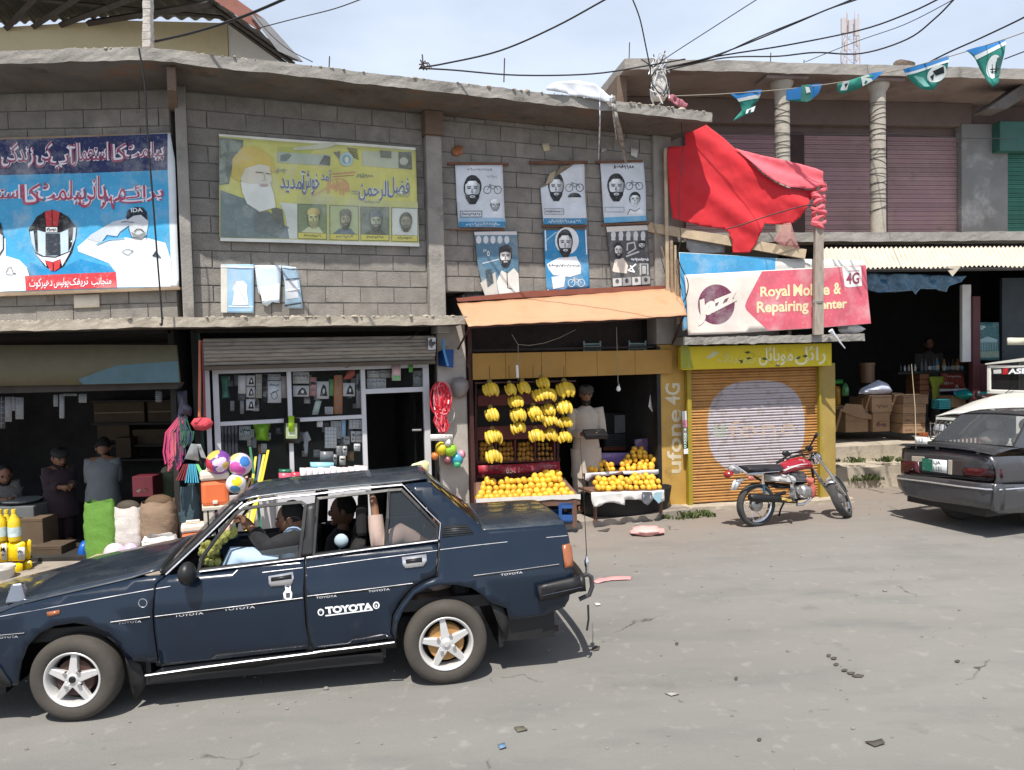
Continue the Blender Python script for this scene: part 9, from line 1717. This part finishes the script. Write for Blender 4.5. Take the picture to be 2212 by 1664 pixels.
p=LF.hit(*E4(30,1000),-.75);p.z=.09;Hh=(LF.hit(*E4(30,785),-.75).z-.09);person('person in pale grey clothes at the dim left edge of the grocer',stand(p,Hh,(.7,-.7,0),FRONT,.05),(.7,-.7,-.3),(.14,.135,.125),hem=Hh*.22)
p=RF.hit(*E3(905,850),-1.6);p.z=.6;Hh=RF.hit(*E3(910,705),-1.6).z-.6;person('dim man in a grey shirt behind the counter of the right shop',stand(p,Hh,(-.2,-1,0),FRONT,.0),(-.2,-1,-.2),(.08,.075,.07),hem=Hh*.2)
def cj(px,py,w):x,h=0,0;d=ray(*F2(px,py));q=BC.O+BC.l*w;return CAM+d*((q-CAM).dot(BC.l)/d.dot(BC.l))
J=dict(pelvis=BC.P(-.96,.50,.42),chest=cj(915,640,.42),neck=cj(888,540,.42),head=cj(858,412,.42),shoulderL=cj(880,600,.26),elbowL=cj(640,655,.28),wristL=cj(520,490,.34),shoulderR=cj(880,600,.58),elbowR=cj(660,660,.62),wristR=cj(520,500,.54),hipL=cj(720,800,.33),kneeL=cj(420,735,.30),ankleL=BC.P(-1.66,.34,.32),toeL=BC.P(-1.78,.32,.32),hipR=BC.P(-1.0,.48,.51),kneeR=BC.P(-1.42,.62,.54),ankleR=BC.P(-1.7,.34,.54),toeR=BC.P(-1.8,.32,.54))
person('bearded driver in a black top and light blue trousers holding the steering wheel',J,-BC.ex+BC.l*.1-BC.u*.08,(.012,.012,.014),(.36,.47,.62),curl=1.0,wide=.2)
b=MB();b.ball(cj(880,660,.36),(.1,.13,.16),12,9);tag(part('blue_shirt_front',b,mat('light_blue_cloth',(.36,.47,.62),.85,var=.1)),'light blue shirt tail showing below the arm of the driver','shirt')
J=dict(pelvis=BC.P(-.06,.5,.42),chest=BC.P(.04,.74,.42),neck=BC.P(.07,.93,.44),head=BC.P(.06,1.06,.48),shoulderL=cj(1790,540,.30),elbowL=cj(1610,660,.22),wristL=cj(1580,330,.28),shoulderR=BC.P(.05,.86,.62),hipL=BC.P(-.08,.5,.34),kneeL=BC.P(-.46,.58,.34),ankleL=BC.P(-.5,.3,.34),hipR=BC.P(-.08,.5,.52),kneeR=BC.P(-.46,.58,.52),ankleR=BC.P(-.5,.3,.52))
person('rear passenger of the blue car with a pale pink sleeve and raised forearm',J,-BC.ex,(.46,.34,.29),(.1,.08,.07),curl=.9)
J=dict(pelvis=BC.P(-.80,.5,1.06),chest=BC.P(-.72,.74,1.06),neck=BC.P(-.70,.93,1.06),head=BC.P(-.70,1.07,1.05),shoulderL=BC.P(-.71,.86,.90),shoulderR=BC.P(-.71,.86,1.22))
person('front passenger in black on the far side of the blue car',J,-BC.ex,(.012,.012,.013),beard=False)
b=MB();rr=random.Random(2)
for i in range(170):
 t=rr.random();x,y=(rr.uniform(85,235),rr.uniform(620,800))if t<.7 else(lambda u:(200+170*u,620-100*u+rr.uniform(-25,25)))(rr.random())
 b.ball(cj(x,y,rr.uniform(.25,.55)),rr.uniform(.014,.03),7,5)
tag(part('dash_cover',b,mat('yellow_fleece',(.50,.50,.14),.95,var=.3,scale=30,bump=1,bscale=60)),'fluffy yellow fleece cover over the dashboard of the blue car','dash cover')
t=thing('ribbon_flower','pale blue ornament flower hanging inside the rear window of the blue car','ornament',cj(1290,690,.3));part('stem',MB().tube([cj(1275,700,.3),cj(1280,610,.3)],.005,5),grn,t);b=MB();b.ball(cj(1290,595,.3),(.05,.03,.05),10,7);part('bloom',b,mat('pale_blue_fabric',(.4,.5,.56),.8),t)
